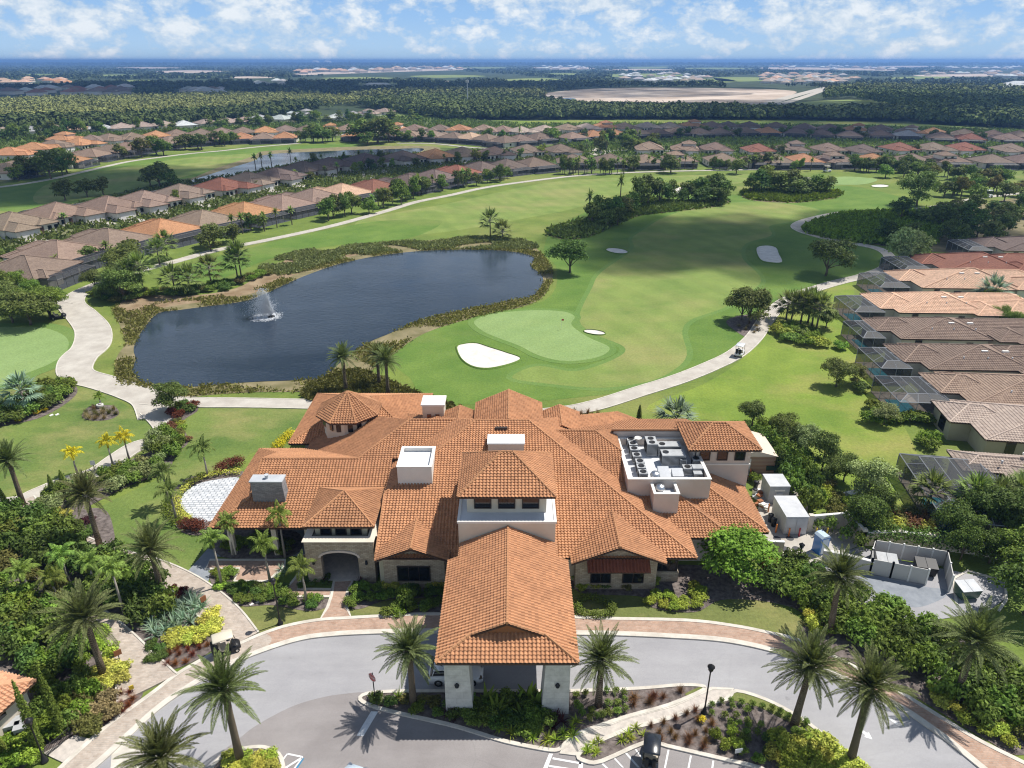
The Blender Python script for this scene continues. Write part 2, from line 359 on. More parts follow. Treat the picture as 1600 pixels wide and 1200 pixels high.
def foliagemat():
    m, t, p, o = newmat('foliage'); oi = t.nodes.new('ShaderNodeObjectInfo'); ge = t.nodes.new('ShaderNodeNewGeometry')
    v = mth(t, 'MULTIPLY_ADD', ge.outputs['Random Per Island'], .95, .5)
    hs = nd(t, 'ShaderNodeHueSaturation', i_Color=oi.outputs['Color'], i_Value=v, i_Saturation=1.0,
            i_Hue=mth(t, 'MULTIPLY_ADD', oi.outputs['Random'], .035, .4825))
    hv = mth(t, 'MULTIPLY_ADD', oi.outputs['Random'], .4, .8)
    c = mixc(t, 1.0, hs.outputs[0], nd(t, 'ShaderNodeCombineColor', i_0=hv, i_1=hv, i_2=hv).outputs[0], 'MULTIPLY')
    setp(t, p, Base_Color=c, Roughness=.6, Specular_IOR_Level=.14)
    tr = nd(t, 'ShaderNodeBsdfTranslucent', i_Color=mixc(t, 1.0, c, (1.3, 1.35, .7), 'MULTIPLY'))
    mx = nd(t, 'ShaderNodeMixShader', i_0=.24); t.links.new(p.outputs[0], mx.inputs[1]); t.links.new(tr.outputs[0], mx.inputs[2])
    t.links.new(mx.outputs[0], o.inputs[0]); return m
MAT['foliage'] = foliagemat()
def woodsmat():
    m, t, p, o = newmat('woods_foliage'); ge = t.nodes.new('ShaderNodeNewGeometry'); oi = t.nodes.new('ShaderNodeObjectInfo')
    n = noise(t, wpos(t), .006, 4, .6)
    f = mth(t, 'ADD', mth(t, 'MULTIPLY', ge.outputs['Random Per Island'], .55), mth(t, 'MULTIPLY', n, .6))
    c = mixc(t, 1.0, oi.outputs['Color'], ramp(t, f, [(.25, (.55, .55, .55)), (.85, (1.5, 1.45, 1.2))]), 'MULTIPLY')
    setp(t, p, Base_Color=c, Roughness=.8, Specular_IOR_Level=.1); return m
MAT['woods'] = woodsmat()
def tilemat(name, bump):
    m, t, p, o = newmat(name); oi = t.nodes.new('ShaderNodeObjectInfo'); uv = t.nodes.new('ShaderNodeUVMap').outputs[0]
    fl = nd(t, 'ShaderNodeVectorMath', operation='FLOOR', i_0=uv)
    wn = nd(t, 'ShaderNodeTexWhiteNoise', noise_dimensions='2D', i_Vector=fl.outputs[0]).outputs[0]
    c = mixc(t, 1.0, oi.outputs['Color'], ramp(t, wn, [(0, (.85, .83, .82)), (.5, (1, 1, 1)), (1, (1.12, 1.12, 1.1))]), 'MULTIPLY')
    c = mixc(t, .5, c, ramp(t, noise(t, wpos(t), .35, 7, .72), [(.3, (.74, .72, .72)), (.68, (1.18, 1.17, 1.14))]), 'MULTIPLY')
    c = mixc(t, ramp(t, noise(t, uv, .35, 5, .7, (1, .22, 1)), [(.58, (0,)*3), (.78, (.35,)*3)]), c, (.16, .10, .075))
    hv = mth(t, 'MULTIPLY_ADD', oi.outputs['Random'], .26, .87)
    c = mixc(t, 1.0, c, nd(t, 'ShaderNodeCombineColor', i_0=hv, i_1=hv, i_2=hv).outputs[0], 'MULTIPLY')
    setp(t, p, Base_Color=c, Roughness=.8, Specular_IOR_Level=.25)
    if bump:
        s = nd(t, 'ShaderNodeSeparateXYZ', i_0=uv)
        h = mth(t, 'ADD', mth(t, 'MULTIPLY', mth(t, 'SINE', mth(t, 'MULTIPLY', s.outputs[0], 2*PI)), .06), mth(t, 'MULTIPLY', mth(t, 'FRACT', mth(t, 'MULTIPLY', s.outputs[1], -1.0)), -.08))
        b = nd(t, 'ShaderNodeBump', i_Strength=.9, i_Distance=1.0, i_Height=h); t.links.new(b.outputs[0], p.inputs['Normal'])
    return m
MAT['tile'] = tilemat('clay_tile', False); MAT['tilefar'] = tilemat('clay_tile_far', True)
def screenmat():
    m, t, p, o = newmat('insect_screen'); setp(t, p, Base_Color=(.040, .043, .050), Roughness=.6)
    tr = nd(t, 'ShaderNodeBsdfTransparent'); mx = nd(t, 'ShaderNodeMixShader', i_0=.56)
    t.links.new(p.outputs[0], mx.inputs[2]); t.links.new(tr.outputs[0], mx.inputs[1]); t.links.new(mx.outputs[0], o.inputs[0]); return m
MAT['screen'] = screenmat()
def watermat():
    m, t, p, o = newmat('pond_water'); v = wpos(t); wind = noise(t, v, .035, 4, .6, (1, 1.8, 1))
    setp(t, p, Base_Color=ramp(t, noise(t, v, .02, 3), [(.35, (.016, .028, .050)), (.65, (.030, .044, .066))]), Roughness=ramp(t, wind, [(.38, (.03,)*3), (.62, (.20,)*3)]), Specular_IOR_Level=.55, IOR=1.33)
    h = mth(t, 'ADD', noise(t, v, .9, 3, .6, (1, 2.2, 1)), mth(t, 'MULTIPLY', noise(t, v, .12, 2), 1.2))
    b = nd(t, 'ShaderNodeBump', i_Distance=.13, i_Height=h, i_Strength=nd(t, 'ShaderNodeMapRange', i_0=wind, i_1=.36, i_2=.62, i_3=.12, i_4=.5).outputs[0]); t.links.new(b.outputs[0], p.inputs['Normal']); return m
MAT['water'] = watermat()
def spraymat():
    m, t, p, o = newmat('water_spray'); setp(t, p, Base_Color=(.85, .88, .92), Roughness=.4)
    tr = nd(t, 'ShaderNodeBsdfTransparent'); mx = nd(t, 'ShaderNodeMixShader', i_0=.7)
    t.links.new(p.outputs[0], mx.inputs[2]); t.links.new(tr.outputs[0], mx.inputs[1]); t.links.new(mx.outputs[0], o.inputs[0]); return m
MAT['spray'] = spraymat()
def cloudmat():
    m, t, p, o = newmat('cloud_vapour'); v = wpos(t, True); setp(t, p, Base_Color=(.85, .86, .88), Roughness=1.0)
    ge = t.nodes.new('ShaderNodeNewGeometry'); f = ramp(t, noise(t, v, .02, 4, .6), [(.36, (.1,)*3), (.66, (.66,)*3)])
    tr = nd(t, 'ShaderNodeBsdfTransparent'); mx = nd(t, 'ShaderNodeMixShader', i_0=f)
    t.links.new(p.outputs[0], mx.inputs[2]); t.links.new(tr.outputs[0], mx.inputs[1]); t.links.new(mx.outputs[0], o.inputs[0]); return m
MAT['cloud'] = cloudmat()
# ------------------------------------------------------------ ground, water, roads, beds
def struct(name, mb, mats): return tag(mb.build(name, mats), kind='structure')
def sheet(name, pts, z, mat, sm=True, k=5):
    return struct(name, MB().sheet(GP(pts, sm, True, k), z), MAT[mat])
mb = MB(); mb.add([(-26000, -300, 0), (26000, -300, 0), (26000, 40000, 0), (-26000, 40000, 0)], [(0, 1, 2, 3)])
struct('ground', mb, MAT['ground'])
# far land behind the houses is wooded ground
struct('woodland_ground', MB().sheet([G(-700, 188)[:2], G(0, 187)[:2], G(380, 180)[:2], G(640, 184)[:2], G(830, 189)[:2], G(1190, 184)[:2], G(1600, 200)[:2], G(2300, 210)[:2], (26000, 30000), (26000, 39000), (-26000, 39000), (-26000, 30000)], .02), MAT['forest_floor'])
sheet('bare_earth_site', [(838, 149), (880, 142), (940, 138), (1030, 137), (1140, 138), (1240, 142), (1222, 153), (1190, 164), (1130, 161), (1050, 160), (980, 163), (905, 159)], .06, 'site')
struct('far_highway', MB().ribbon(GP([(1150, 171), (1195, 163), (1232, 152), (1262, 144), (1285, 138), (1300, 134)], True, False), 17, 0, .10).ribbon(GP([(1185, 171), (1218, 163), (1252, 153), (1275, 145), (1292, 139)], True, False), 12, 0, .11), MAT['concrete'])
sheet('meadow', [(1225, 166), (1262, 159), (1330, 156), (1392, 160), (1398, 174), (1330, 176), (1262, 173)], .06, 'field')
for p in ([(790, 124), (850, 122), (880, 126), (800, 127)], [(1052, 124), (1120, 122), (1150, 128), (1060, 129)], [(500, 126), (512, 123.5), (512, 128), (498, 128)],
          [(150, 127), (225, 125), (260, 127), (180, 129)], [(640, 119), (700, 117), (760, 119), (690, 121.5)], [(1120, 121), (1190, 121), (1200, 126), (1130, 127)], [(985, 105), (1040, 104), (1035, 106.5), (990, 107)],
          [(950, 116), (1050, 115), (1060, 119), (960, 120)], [(1390, 121), (1470, 119), (1480, 122), (1400, 124)], [(560, 186), (640, 172), (690, 174), (640, 186)]):
    sheet('far_field', p, .07, 'field')
for p in ([(455, 115.5), (560, 110.5), (725, 106), (725, 109), (600, 113), (470, 117.5)], [(835, 105), (920, 105), (920, 108), (835, 108)], [(1200, 105), (1320, 106), (1400, 109), (1395, 110.5), (1300, 109), (1200, 108)], [(1440, 117), (1560, 115), (1600, 117), (1600, 119), (1450, 119.5)]):
    sheet('pale_clearing', p, .075, 'site')
sheet('strip_of_grass', [(800, 190), (900, 188), (1000, 190), (1240, 192), (1240, 199), (1000, 198), (800, 197)], .03, 'lawn')
# golf course
sheet('rough', [(880, 350), (1000, 300), (1160, 305), (1320, 290), (1440, 325), (1260, 346), (1250, 362), (1390, 395), (1392, 412), (1240, 462), (1196, 510), (1110, 575), (1000, 610), (700, 632), (640, 590), (610, 560), (640, 525), (700, 505), (850, 470), (870, 420), (850, 390)], .012, 'rough')
sheet('left_rough', [(0, 330), (0, 296), (130, 268), (260, 244), (400, 232), (540, 224), (560, 232), (420, 240), (380, 260), (300, 290), (150, 318)], .012, 'rough')
sheet('left_fairway', [(80, 285), (190, 262), (300, 246), (390, 240), (440, 236), (390, 252), (320, 268), (190, 300), (60, 318)], .024, 'fairway')
FW = [(988, 390), (988, 372), (1007, 358), (1037, 340), (1083, 325), (1130, 318), (1183, 315), (1240, 320), (1280, 328), (1270, 338), (1240, 346), (1203, 353), (1205, 368), (1165, 381), (1160, 403), (1186, 430), (1183, 448), (1133, 480), (1083, 498), (1066, 517), (1073, 555), (1050, 580), (1010, 597), (940, 606), (860, 600), (800, 590), (840, 572), (900, 580), (962, 560), (975, 542), (925, 520), (905, 496), (925, 450), (940, 425)]
struct('fairway', MB().sheet(GP(FW), .024), MAT['fairway'])
struct('fairway_edge_cut', MB().ribbon(GP(FW), 2.2, .012, .020, True), MAT['collar'])
sheet('far_fairway', [(560, 345), (700, 318), (820, 292), (900, 281), (1050, 275), (1190, 272), (1180, 285), (1060, 290), (980, 300), (900, 325), (800, 345), (700, 362), (600, 368)], .024, 'fairway')
sheet('left_course_fairway', [(270, 425), (400, 385), (520, 358), (600, 345), (690, 345), (640, 372), (520, 384), (420, 405), (330, 440)], .030, 'rough')
GRN = [(741, 502), (767, 491), (800, 487), (838, 485), (880, 487), (898, 495), (893, 508), (919, 527), (952, 543), (938, 557), (900, 564), (870, 563), (840, 555), (810, 540), (775, 527), (752, 516)]
gw = GP(GRN); struct('putting_green', MB().sheet(gw, .05), MAT['green']); struct('green_fringe', MB().ribbon(gw, 2.6, .02, .042, True), MAT['collar'])
pg = [(-20, 520), (30, 511), (75, 514), (104, 528), (105, 548), (85, 565), (45, 582), (-10, 598)]
struct('practice_green', MB().sheet(GP(pg), .05), MAT['green']); struct('practice_green_fringe', MB().ribbon(GP(pg), 5, .02, .042, True), MAT['collar'])
sheet('far_putting_green', [(1285, 281), (1320, 276), (1370, 280), (1350, 288), (1300, 288)], .05, 'green')
sheet('right_lawn', [(1010, 640), (1100, 600), (1160, 560), (1200, 505), (1240, 475), (1330, 440), (1330, 520), (1370, 600), (1420, 680), (1450, 760), (1440, 800), (1340, 790), (1270, 720), (1160, 665)], .016, 'lawn')
sheet('left_front_lawn', [(-80, 640), (60, 600), (150, 610), (220, 650), (245, 690), (190, 705), (120, 745), (0, 780), (-80, 800)], .016, 'frontlawn')
sheet('lawn_beside_terrace', [(300, 636), (480, 640), (470, 690), (400, 705), (380, 720), (345, 745), (385, 760), (350, 850), (300, 905), (200, 860), (130, 830), (160, 790), (260, 740), (280, 690)], .016, 'frontlawn')
sheet('drive_side_lawn', [(895, 935), (960, 930), (1070, 945), (1180, 935), (1255, 970), (1250, 998), (1150, 978), (1000, 966), (905, 962)], .016, 'drylawn')
sheet('entry_lawn', [(375, 945), (440, 945), (510, 940), (500, 968), (450, 979), (410, 992), (390, 975)], .016, 'drylawn')
sheet('entry_side_lawn', [(545, 945), (610, 930), (690, 935), (690, 962), (545, 967)], .016, 'drylawn')
def bunker(pts, big=1.0):
    w = GP(pts); n = len(w); cx = sum(p[0] for p in w)/n; cy = sum(p[1] for p in w)/n
    m = MB(); rings = [(1.06, .03), (1.03, .20*big), (1.0, .24*big), (.985, .10), (.9, .055), (.6, .05)]
    V = []
    for f, z in rings: V += [(cx+(p[0]-cx)*f, cy+(p[1]-cy)*f, z) for p in w]
    def F(a): return [(a*n+i, a*n+(i+1) % n, (a+1)*n+(i+1) % n, (a+1)*n+i) for i in range(n)]
    m.add(V, F(0)+F(1)+F(2), 1); m.add(V, F(3)+F(4)+[tuple(range(5*n, 6*n))], 0)
    return struct('sand_bunker', m, [MAT['sand'], MAT['rough']])
bunker([(714, 543), (725, 538), (744, 537), (767, 544), (792, 552), (813, 560), (801, 568), (767, 576), (741, 574), (722, 562)])
def ell(cx, cy, rx, ry, sk=0): return [(cx+rx*math.cos(q*PI/4), cy-ry*math.sin(q*PI/4)+sk*math.cos(q*PI/4)) for q in range(8)]
bunker(ell(929, 520, 17, 3.6, 2)); bunker(ell(964, 392.5, 17, 4, 2))
bunker([(1182, 388), (1197, 384), (1212, 387), (1217, 397), (1222, 410), (1205, 411), (1188, 406)])
bunker(ell(1251, 279.5, 20, 2.2)); bunker(ell(1375, 291, 14, 2.3)); bunker([(1046, 303), (1055, 295), (1070, 292), (1078, 296), (1070, 301)]); bunker(ell(1098, 292.5, 9, 2))
# ponds
POND = [(209, 545), (216, 528), (226, 512), (247, 490), (280, 485), (317, 480), (357, 475), (396, 467), (443, 446), (470, 434), (513, 418), (550, 408), (592, 400), (640, 394), (690, 391), (767, 391), (815, 396), (836, 404), (830, 416), (846, 430), (848, 446), (830, 464), (800, 470), (767, 477), (710, 488), (653, 503), (610, 521), (577, 535), (545, 556), (526, 572), (505, 590), (475, 594), (400, 597), (332, 602), (285, 606), (250, 604), (222, 597), (207, 580), (212, 562)]
pw = GP(POND, True, True, 4)
BANK = [(186, 600), (182, 560), (196, 535), (186, 505), (178, 482), (215, 466), (300, 464), (370, 452), (410, 428), (460, 402), (520, 389), (600, 382), (690, 374), (760, 371), (818, 376), (846, 396), (864, 425), (856, 452), (838, 471), (790, 486), (740, 497), (690, 511), (650, 528), (606, 560), (565, 590), (540, 606), (480, 612), (400, 613), (330, 617), (285, 621), (235, 614)]
bw = GP(BANK, True, True, 4)
struct('pond_bank', MB().sheet(bw, .03), MAT['reedbed'])
sheet('dry_bank', [(186, 478), (215, 462), (300, 462), (370, 450), (415, 424), (470, 398), (560, 386), (600, 388), (520, 408), (460, 430), (400, 457), (330, 470), (260, 480), (215, 492)], .04, 'earth')
struct('pond_water', MB().sheet(pw, .08), MAT['water'])
P2 = [(298, 283), (330, 272), (362, 262), (398, 251), (410, 243), (450, 239), (520, 236), (560, 234), (610, 233), (660, 232), (650, 239), (600, 244), (540, 246), (460, 256), (420, 266), (360, 280), (310, 290)]
struct('far_pond_bank', MB().sheet(GP([(285, 288), (330, 266), (395, 244), (408, 237), (450, 234), (560, 229), (680, 229), (670, 242), (600, 250), (470, 262), (360, 288), (300, 296)]), .03), MAT['reedbed'])
struct('far_pond_water', MB().sheet(GP(P2), .07), MAT['water'])
sheet('pool_of_storm_water', [(850, 158), (885, 153), (900, 155), (880, 160)], .10, 'water')
# beds of shrubs on the course
sheet('island_bed', [(852, 363), (882, 352), (930, 338), (1000, 308), (1060, 315), (1135, 312), (1125, 322), (1050, 331), (1000, 337), (960, 352), (920, 370), (880, 374)], .05, 'reedbed')
sheet('far_island_bed', [(1158, 305), (1175, 297), (1300, 298), (1310, 308), (1280, 313), (1240, 317), (1180, 314)], .05, 'reedbed')
sheet('marsh_bed', [(1254, 360), (1277, 347), (1317, 336), (1357, 333), (1440, 331), (1520, 322), (1640, 305), (1640, 390), (1440, 392), (1388, 385), (1333, 379), (1283, 370)], .05, 'reedbed')
sheet('oak_bed', [(1135, 502), (1165, 492), (1196, 500), (1192, 520), (1175, 530), (1150, 518)], .05, 'mulch')
sheet('reed_bed', [(475, 612), (520, 590), (560, 580), (610, 600), (660, 620), (700, 632), (705, 645), (640, 640), (500, 628)], .045, 'reedbed')
# cart paths
PZ = 0.0
def path(name, pts, w, mat='concrete', z=.09):
    global PZ; PZ += .006; z += PZ
    c = GP(pts, True, False, 6); n = len(c)
    if hasattr(w, '__len__'): w = list(np.interp(np.linspace(0, 1, n), np.linspace(0, 1, len(w)), w))
    struct(name, MB().ribbon(c, w, 0, z), MAT[mat]); wl = w if hasattr(w, '__len__') else [w]*n
    for s in (1, -1):
        e = []
        for i in range(n):
            a = c[max(i-1, 0)]; b = c[min(i+1, n-1)]; d = Vector((b[0]-a[0], b[1]-a[1])).normalized(); e.append((c[i][0]-s*d.y*(wl[i]/2+.08), c[i][1]+s*d.x*(wl[i]/2+.08)))
        struct('path_edging', MB().ribbon(e, .17, 0, z+.05), MAT['kerb'])
path('cart_path', [(246, 650), (234, 625), (205, 612), (160, 598), (120, 585), (122, 562), (143, 540), (145, 515), (128, 493), (112, 476), (122, 460), (160, 442), (215, 424), (270, 410), (340, 391), (420, 375), (520, 353), (600, 331), (650, 316), (700, 306), (760, 293), (830, 283), (890, 276), (960, 271), (1040, 268), (1140, 266), (1240, 264)], [5, 5, 4.5, 5, 6.5, 6, 5.5, 4.5, 3.4, 3, 2.8, 2.6, 2.6, 2.6, 2.6, 2.6, 2.6, 2.6, 2.6, 2.6])
path('cart_path', [(228, 624), (290, 629), (380, 630), (480, 632), (560, 636), (650, 645), (760, 652), (868, 645), (930, 634), (1000, 612), (1060, 593), (1110, 573), (1150, 553), (1178, 528), (1195, 503), (1215, 480), (1245, 462), (1300, 444), (1352, 431), (1384, 418), (1390, 402), (1372, 389), (1330, 380), (1285, 371), (1252, 361), (1244, 352), (1268, 342), (1320, 332), (1390, 329), (1440, 326), (1480, 320), (1530, 310), (1590, 303), (1660, 298)], [3.4, 3, 2.9, 2.9, 3, 3, 2.9, 2.8, 2.8, 2.6, 2.8, 2.8, 2.6, 2.6, 2.6, 2.6])
path('cart_path', [(243, 640), (262, 665), (262, 690), (235, 694), (212, 699), (185, 716), (150, 740), (100, 757), (60, 775), (30, 790), (-60, 800)], [4.2, 3.4, 3, 2.8, 2.8, 3, 3.4, 4, 4])
path('cart_path', [(-40, 296), (20, 290), (80, 280), (150, 264), (200, 253), (250, 246), (300, 240), (345, 236), (400, 230), (470, 224)], 2.6)
path('cart_path', [(-30, 470), (10, 467), (60, 470), (105, 478)], 2.6)
path('cart_path', [(620, 224), (680, 225), (740, 231), (800, 233)], 2.6)
sheet('residential_street', [(560, 272), (575, 266), (612, 263), (620, 267), (595, 271), (580, 279)], .05, 'concrete')
struct('residential_street', MB().ribbon(GP([(-40, 372), (40, 350), (130, 335), (230, 318), (300, 306), (380, 296), (440, 284), (520, 270), (580, 266)], True, False), 7, 0, .05), MAT['asphalt'])
struct('residential_street', MB().ribbon(GP([(900, 240), (940, 236), (1010, 236), (1200, 236), (1400, 238), (1640, 240)], True, False), 7, 0, .05), MAT['asphalt'])
sheet('driveway_court', [(918, 238), (930, 231), (945, 232), (948, 240), (932, 243)], .06, 'concrete')
# entrance drive
ROUT = [(90, 1240), (150, 1196), (200, 1150), (250, 1105), (300, 1071), (345, 1045), (400, 1021), (465, 1000), (520, 992), (600, 988), (690, 987), (790, 987), (900, 990), (960, 991), (1050, 995), (1130, 1001), (1200, 1015), (1250, 1032), (1310, 1057), (1360, 1082), (1413, 1110), (1450, 1135), (1483, 1159), (1530, 1197), (1600, 1255)]
WOUT = [(1600, 1194), (1530, 1159), (1485, 1132), (1440, 1104), (1396, 1077), (1345, 1049), (1291, 1022), (1242, 1000), (1200, 990), (1150, 980), (1075, 971), (950, 968), (900, 966), (690, 961), (600, 964), (545, 967), (500, 970), (450, 979), (410, 992), (375, 1007), (338, 1021), (282, 1052), (235, 1087), (167, 1137), (100, 1197), (60, 1235)]
rw = GP(ROUT, True, False, 6); ww = GP(WOUT, True, False, 6)
RIN = [(1640, 1330), (1400, 1330), (1360, 1230), (1320, 1180), (1280, 1143), (1240, 1115), (1195, 1092), (1145, 1080), (1100, 1077), (1060, 1075), (1000, 1079), (890, 1084), (690, 1083), (590, 1085), (565, 1090), (565, 1095), (620, 1120), (700, 1300), (90, 1330)]
struct('drive_asphalt', MB().sheet(rw+GP(RIN, False), .03), MAT['asphalt'])
struct('parking_asphalt', MB().sheet(GP([(300, 1235), (345, 1178), (372, 1156), (402, 1133), (455, 1105), (500, 1091), (535, 1085), (575, 1083), (600, 1100)], True, False)+GP([(900, 1160), (1080, 1160), (1250, 1210), (1250, 1330), (300, 1330)], False), .04), MAT['asphalt2'])
struct('brick_walkway', MB().sheet(rw+ww, .13), MAT['brick'])
struct('kerb', MB().ribbon(rw, .55, 0, .16), MAT['kerb']); struct('walkway_edging', MB().ribbon(ww, .38, 0, .17), MAT['kerb'])
sheet('pale_walkway', [(410, 992), (338, 1021), (282, 1052), (235, 1087), (167, 1137), (100, 1197), (60, 1240), (100, 1240), (160, 1190), (205, 1147), (250, 1106), (300, 1072), (345, 1046), (420, 1010)], .136, 'palebrick')
path('brick_path', [(30, 785), (48, 805), (70, 828), (105, 848), (165, 872), (230, 890), (280, 912), (322, 940), (352, 968), (378, 1003)], 3.0, 'palebrick', .12)
path('brick_path', [(140, 968), (168, 992), (196, 1020), (215, 1045), (232, 1078)], [2.6, 2.8, 3, 4.6], 'palebrick', .125)
def flag(name, pts, mat, z=.1, edge=True):
    w = GP(pts, False); struct(name, MB().prism(w, 0, z), MAT[mat])
    if edge: struct('stone_edging', MB().ribbon(w, .3, 0, z+.03, True), MAT['kerb'])
flag('entry_path', [(500, 970), (512, 950), (518, 932), (522, 909), (551, 908), (543, 925), (541, 948), (549, 967)], 'brick')
flag('side_path', [(438, 933), (465, 900), (472, 868), (487, 866), (470, 905), (466, 921), (518, 922), (515, 933)], 'brick')
flag('entry_patio', [(322, 890), (328, 876), (446, 876), (444, 887), (418, 909), (366, 909), (374, 889)], 'brick')
flag('grey_pavement', [(283, 905), (325, 858), (342, 862), (330, 885), (326, 908), (310, 916)], 'greypave', .08, False)
flag('porch_floor', [(335, 870), (345, 812), (480, 812), (484, 868)], 'greypave', .07, False)
sheet('round_terrace', [(283, 790), (288, 772), (310, 757), (340, 750), (372, 747), (380, 760), (360, 800), (330, 815), (305, 812)], .10, 'whitestone')
flag('brick_landing', [(68, 1178), (118, 1150), (146, 1157), (104, 1195)], 'shellpave', .1, False)
sheet('white_pavement', [(175, 1172), (196, 1158), (235, 1172), (320, 1195), (300, 1240), (170, 1240)], .045, 'kerb', False)
flag('shell_path', [(876, 1177), (885, 1164), (905, 1149), (980, 1122), (1050, 1104), (1100, 1082), (1112, 1077), (1145, 1078), (1134, 1094), (1046, 1122), (980, 1140), (925, 1163), (903, 1180)], 'shellpave', .1)
ISL = [(563, 1091), (590, 1083), (690, 1081), (890, 1081), (1000, 1077), (1060, 1072), (1095, 1073), (1098, 1080), (1045, 1103), (980, 1121), (905, 1147), (884, 1163), (872, 1173), (850, 1172), (790, 1160), (745, 1146), (700, 1133), (620, 1115), (575, 1102)]
iw = GP(ISL, True, True, 3); struct('planting_bed', MB().prism(iw, 0, .1), MAT['mulch']); struct('kerb', MB().ribbon(iw, .32, 0, .16, True), MAT['kerb'])
I2 = [(903, 1182), (925, 1165), (980, 1142), (1048, 1123), (1100, 1103), (1136, 1094), (1150, 1081), (1195, 1094), (1240, 1117), (1280, 1145), (1320, 1182), (1360, 1232), (1250, 1225), (1186, 1201), (1141, 1190), (1042, 1167), (1010, 1161), (940, 1191), (915, 1191)]
iw2 = GP(I2, True, True, 3); struct('planting_bed', MB().prism(iw2, 0, .1), MAT['mulch']); struct('kerb', MB().ribbon(iw2, .32, 0, .16, True), MAT['kerb'])
struct('grass_strip', MB().prism(GP([(1136, 1093), (1150, 1082), (1195, 1095), (1240, 1118), (1280, 1147), (1230, 1128), (1180, 1104)]), .05, .12), MAT['drylawn'])
struct('grass_strip', MB().prism(GP([(1070, 1086), (1095, 1074), (1102, 1076), (1085, 1088)]), .05, .12), MAT['drylawn'])
I3 = [(330, 1225), (338, 1192), (365, 1176), (395, 1169), (420, 1171), (440, 1187), (432, 1225)]
iw3 = GP(I3, True, True, 3); struct('planting_bed', MB().prism(iw3, 0, .1), MAT['mulch']); struct('kerb', MB().ribbon(iw3, .3, 0, .16, True), MAT['kerb'])
def bed(pts, z=.05, edge=False):
    w = GP(pts); struct('mulch_bed', MB().prism(w, 0, z), MAT['mulch']); return w
bed([(327, 893), (372, 892), (364, 910), (412, 911), (432, 930), (512, 936), (508, 950), (480, 955), (425, 946), (375, 947), (340, 925)])
bed([(548, 912), (700, 915), (700, 932), (610, 937), (562, 952), (545, 946)]); bed([(597, 966), (620, 946), (685, 942), (685, 962), (640, 966)], .06)
bed([(893, 886), (1100, 884), (1260, 905), (1266, 960), (1235, 948), (1180, 938), (1125, 938), (1085, 957), (1020, 950), (1000, 932), (905, 925)])
bed([(345, 870), (350, 830), (460, 830), (460, 868)], .09)
bed([(-60, 790), (40, 800), (120, 858), (235, 905), (300, 950), (345, 1000), (330, 1018), (282, 1043), (250, 1042), (215, 1000), (165, 960), (60, 930), (-60, 920)])
bed([(-80, 930), (80, 940), (140, 975), (195, 1030), (222, 1070), (215, 1098), (165, 1135), (120, 1152), (60, 1180), (-60, 1240)])
bed([(75, 828), (72, 812), (95, 803), (160, 795), (178, 830), (172, 855), (120, 850)]); bed([(60, 785), (110, 760), (190, 725), (250, 700), (275, 690), (262, 735), (200, 760), (120, 800), (75, 812)], .045)
bed([(1252, 905), (1290, 910), (1380, 945), (1460, 980), (1600, 1050), (1650, 1120), (1600, 1180), (1530, 1150), (1440, 1095), (1340, 1040), (1250, 995), (1270, 960)])
bed([(0, 640), (60, 605), (112, 600), (118, 618), (70, 650), (10, 665), (-40, 670)]); bed([(246, 640), (290, 625), (310, 640), (285, 660), (295, 690), (275, 700), (262, 660)]); bed([(128, 650), (140, 636), (175, 634), (186, 646), (170, 656), (140, 657)])
bed([(262, 800), (268, 770), (300, 745), (370, 735), (375, 745), (300, 760), (283, 790), (300, 815), (330, 815), (320, 835), (285, 832)])
# service yard
sheet('service_yard', [(1178, 716), (1218, 730), (1262, 792), (1262, 812), (1322, 806), (1338, 830), (1345, 852), (1270, 884), (1190, 868)], .06, 'concrete', False)
sheet('service_road', [(1255, 885), (1345, 854), (1400, 875), (1492, 893), (1570, 908), (1572, 935), (1545, 955), (1470, 968), (1390, 966), (1330, 938), (1262, 905)], .055, 'asphalt', False)
sheet('worn_paving', [(1342, 905), (1362, 899), (1400, 908), (1448, 918), (1476, 922), (1474, 935), (1430, 950), (1395, 935), (1360, 922)], .062, 'greypave')
struct('kerb', MB().ribbon(GP([(1494, 945), (1490, 905), (1512, 893), (1570, 909), (1572, 938), (1560, 955)], False), .25, 0, .15), MAT['kerb'])
for x, y in ((1214, 842), (1234, 842), (1226, 858), (1244, 858)):
    p = G(x, y); tag(MB().lathe([(.42, 0), (.42, .02), (.36, .035), (.3, .03), (.05, .03)], (p.x, p.y, .062), 20).build('manhole_cover', MAT['iron']), None, 'manhole cover', 'manhole covers in the service yard'); o = bpy.context.scene.objects[-1]
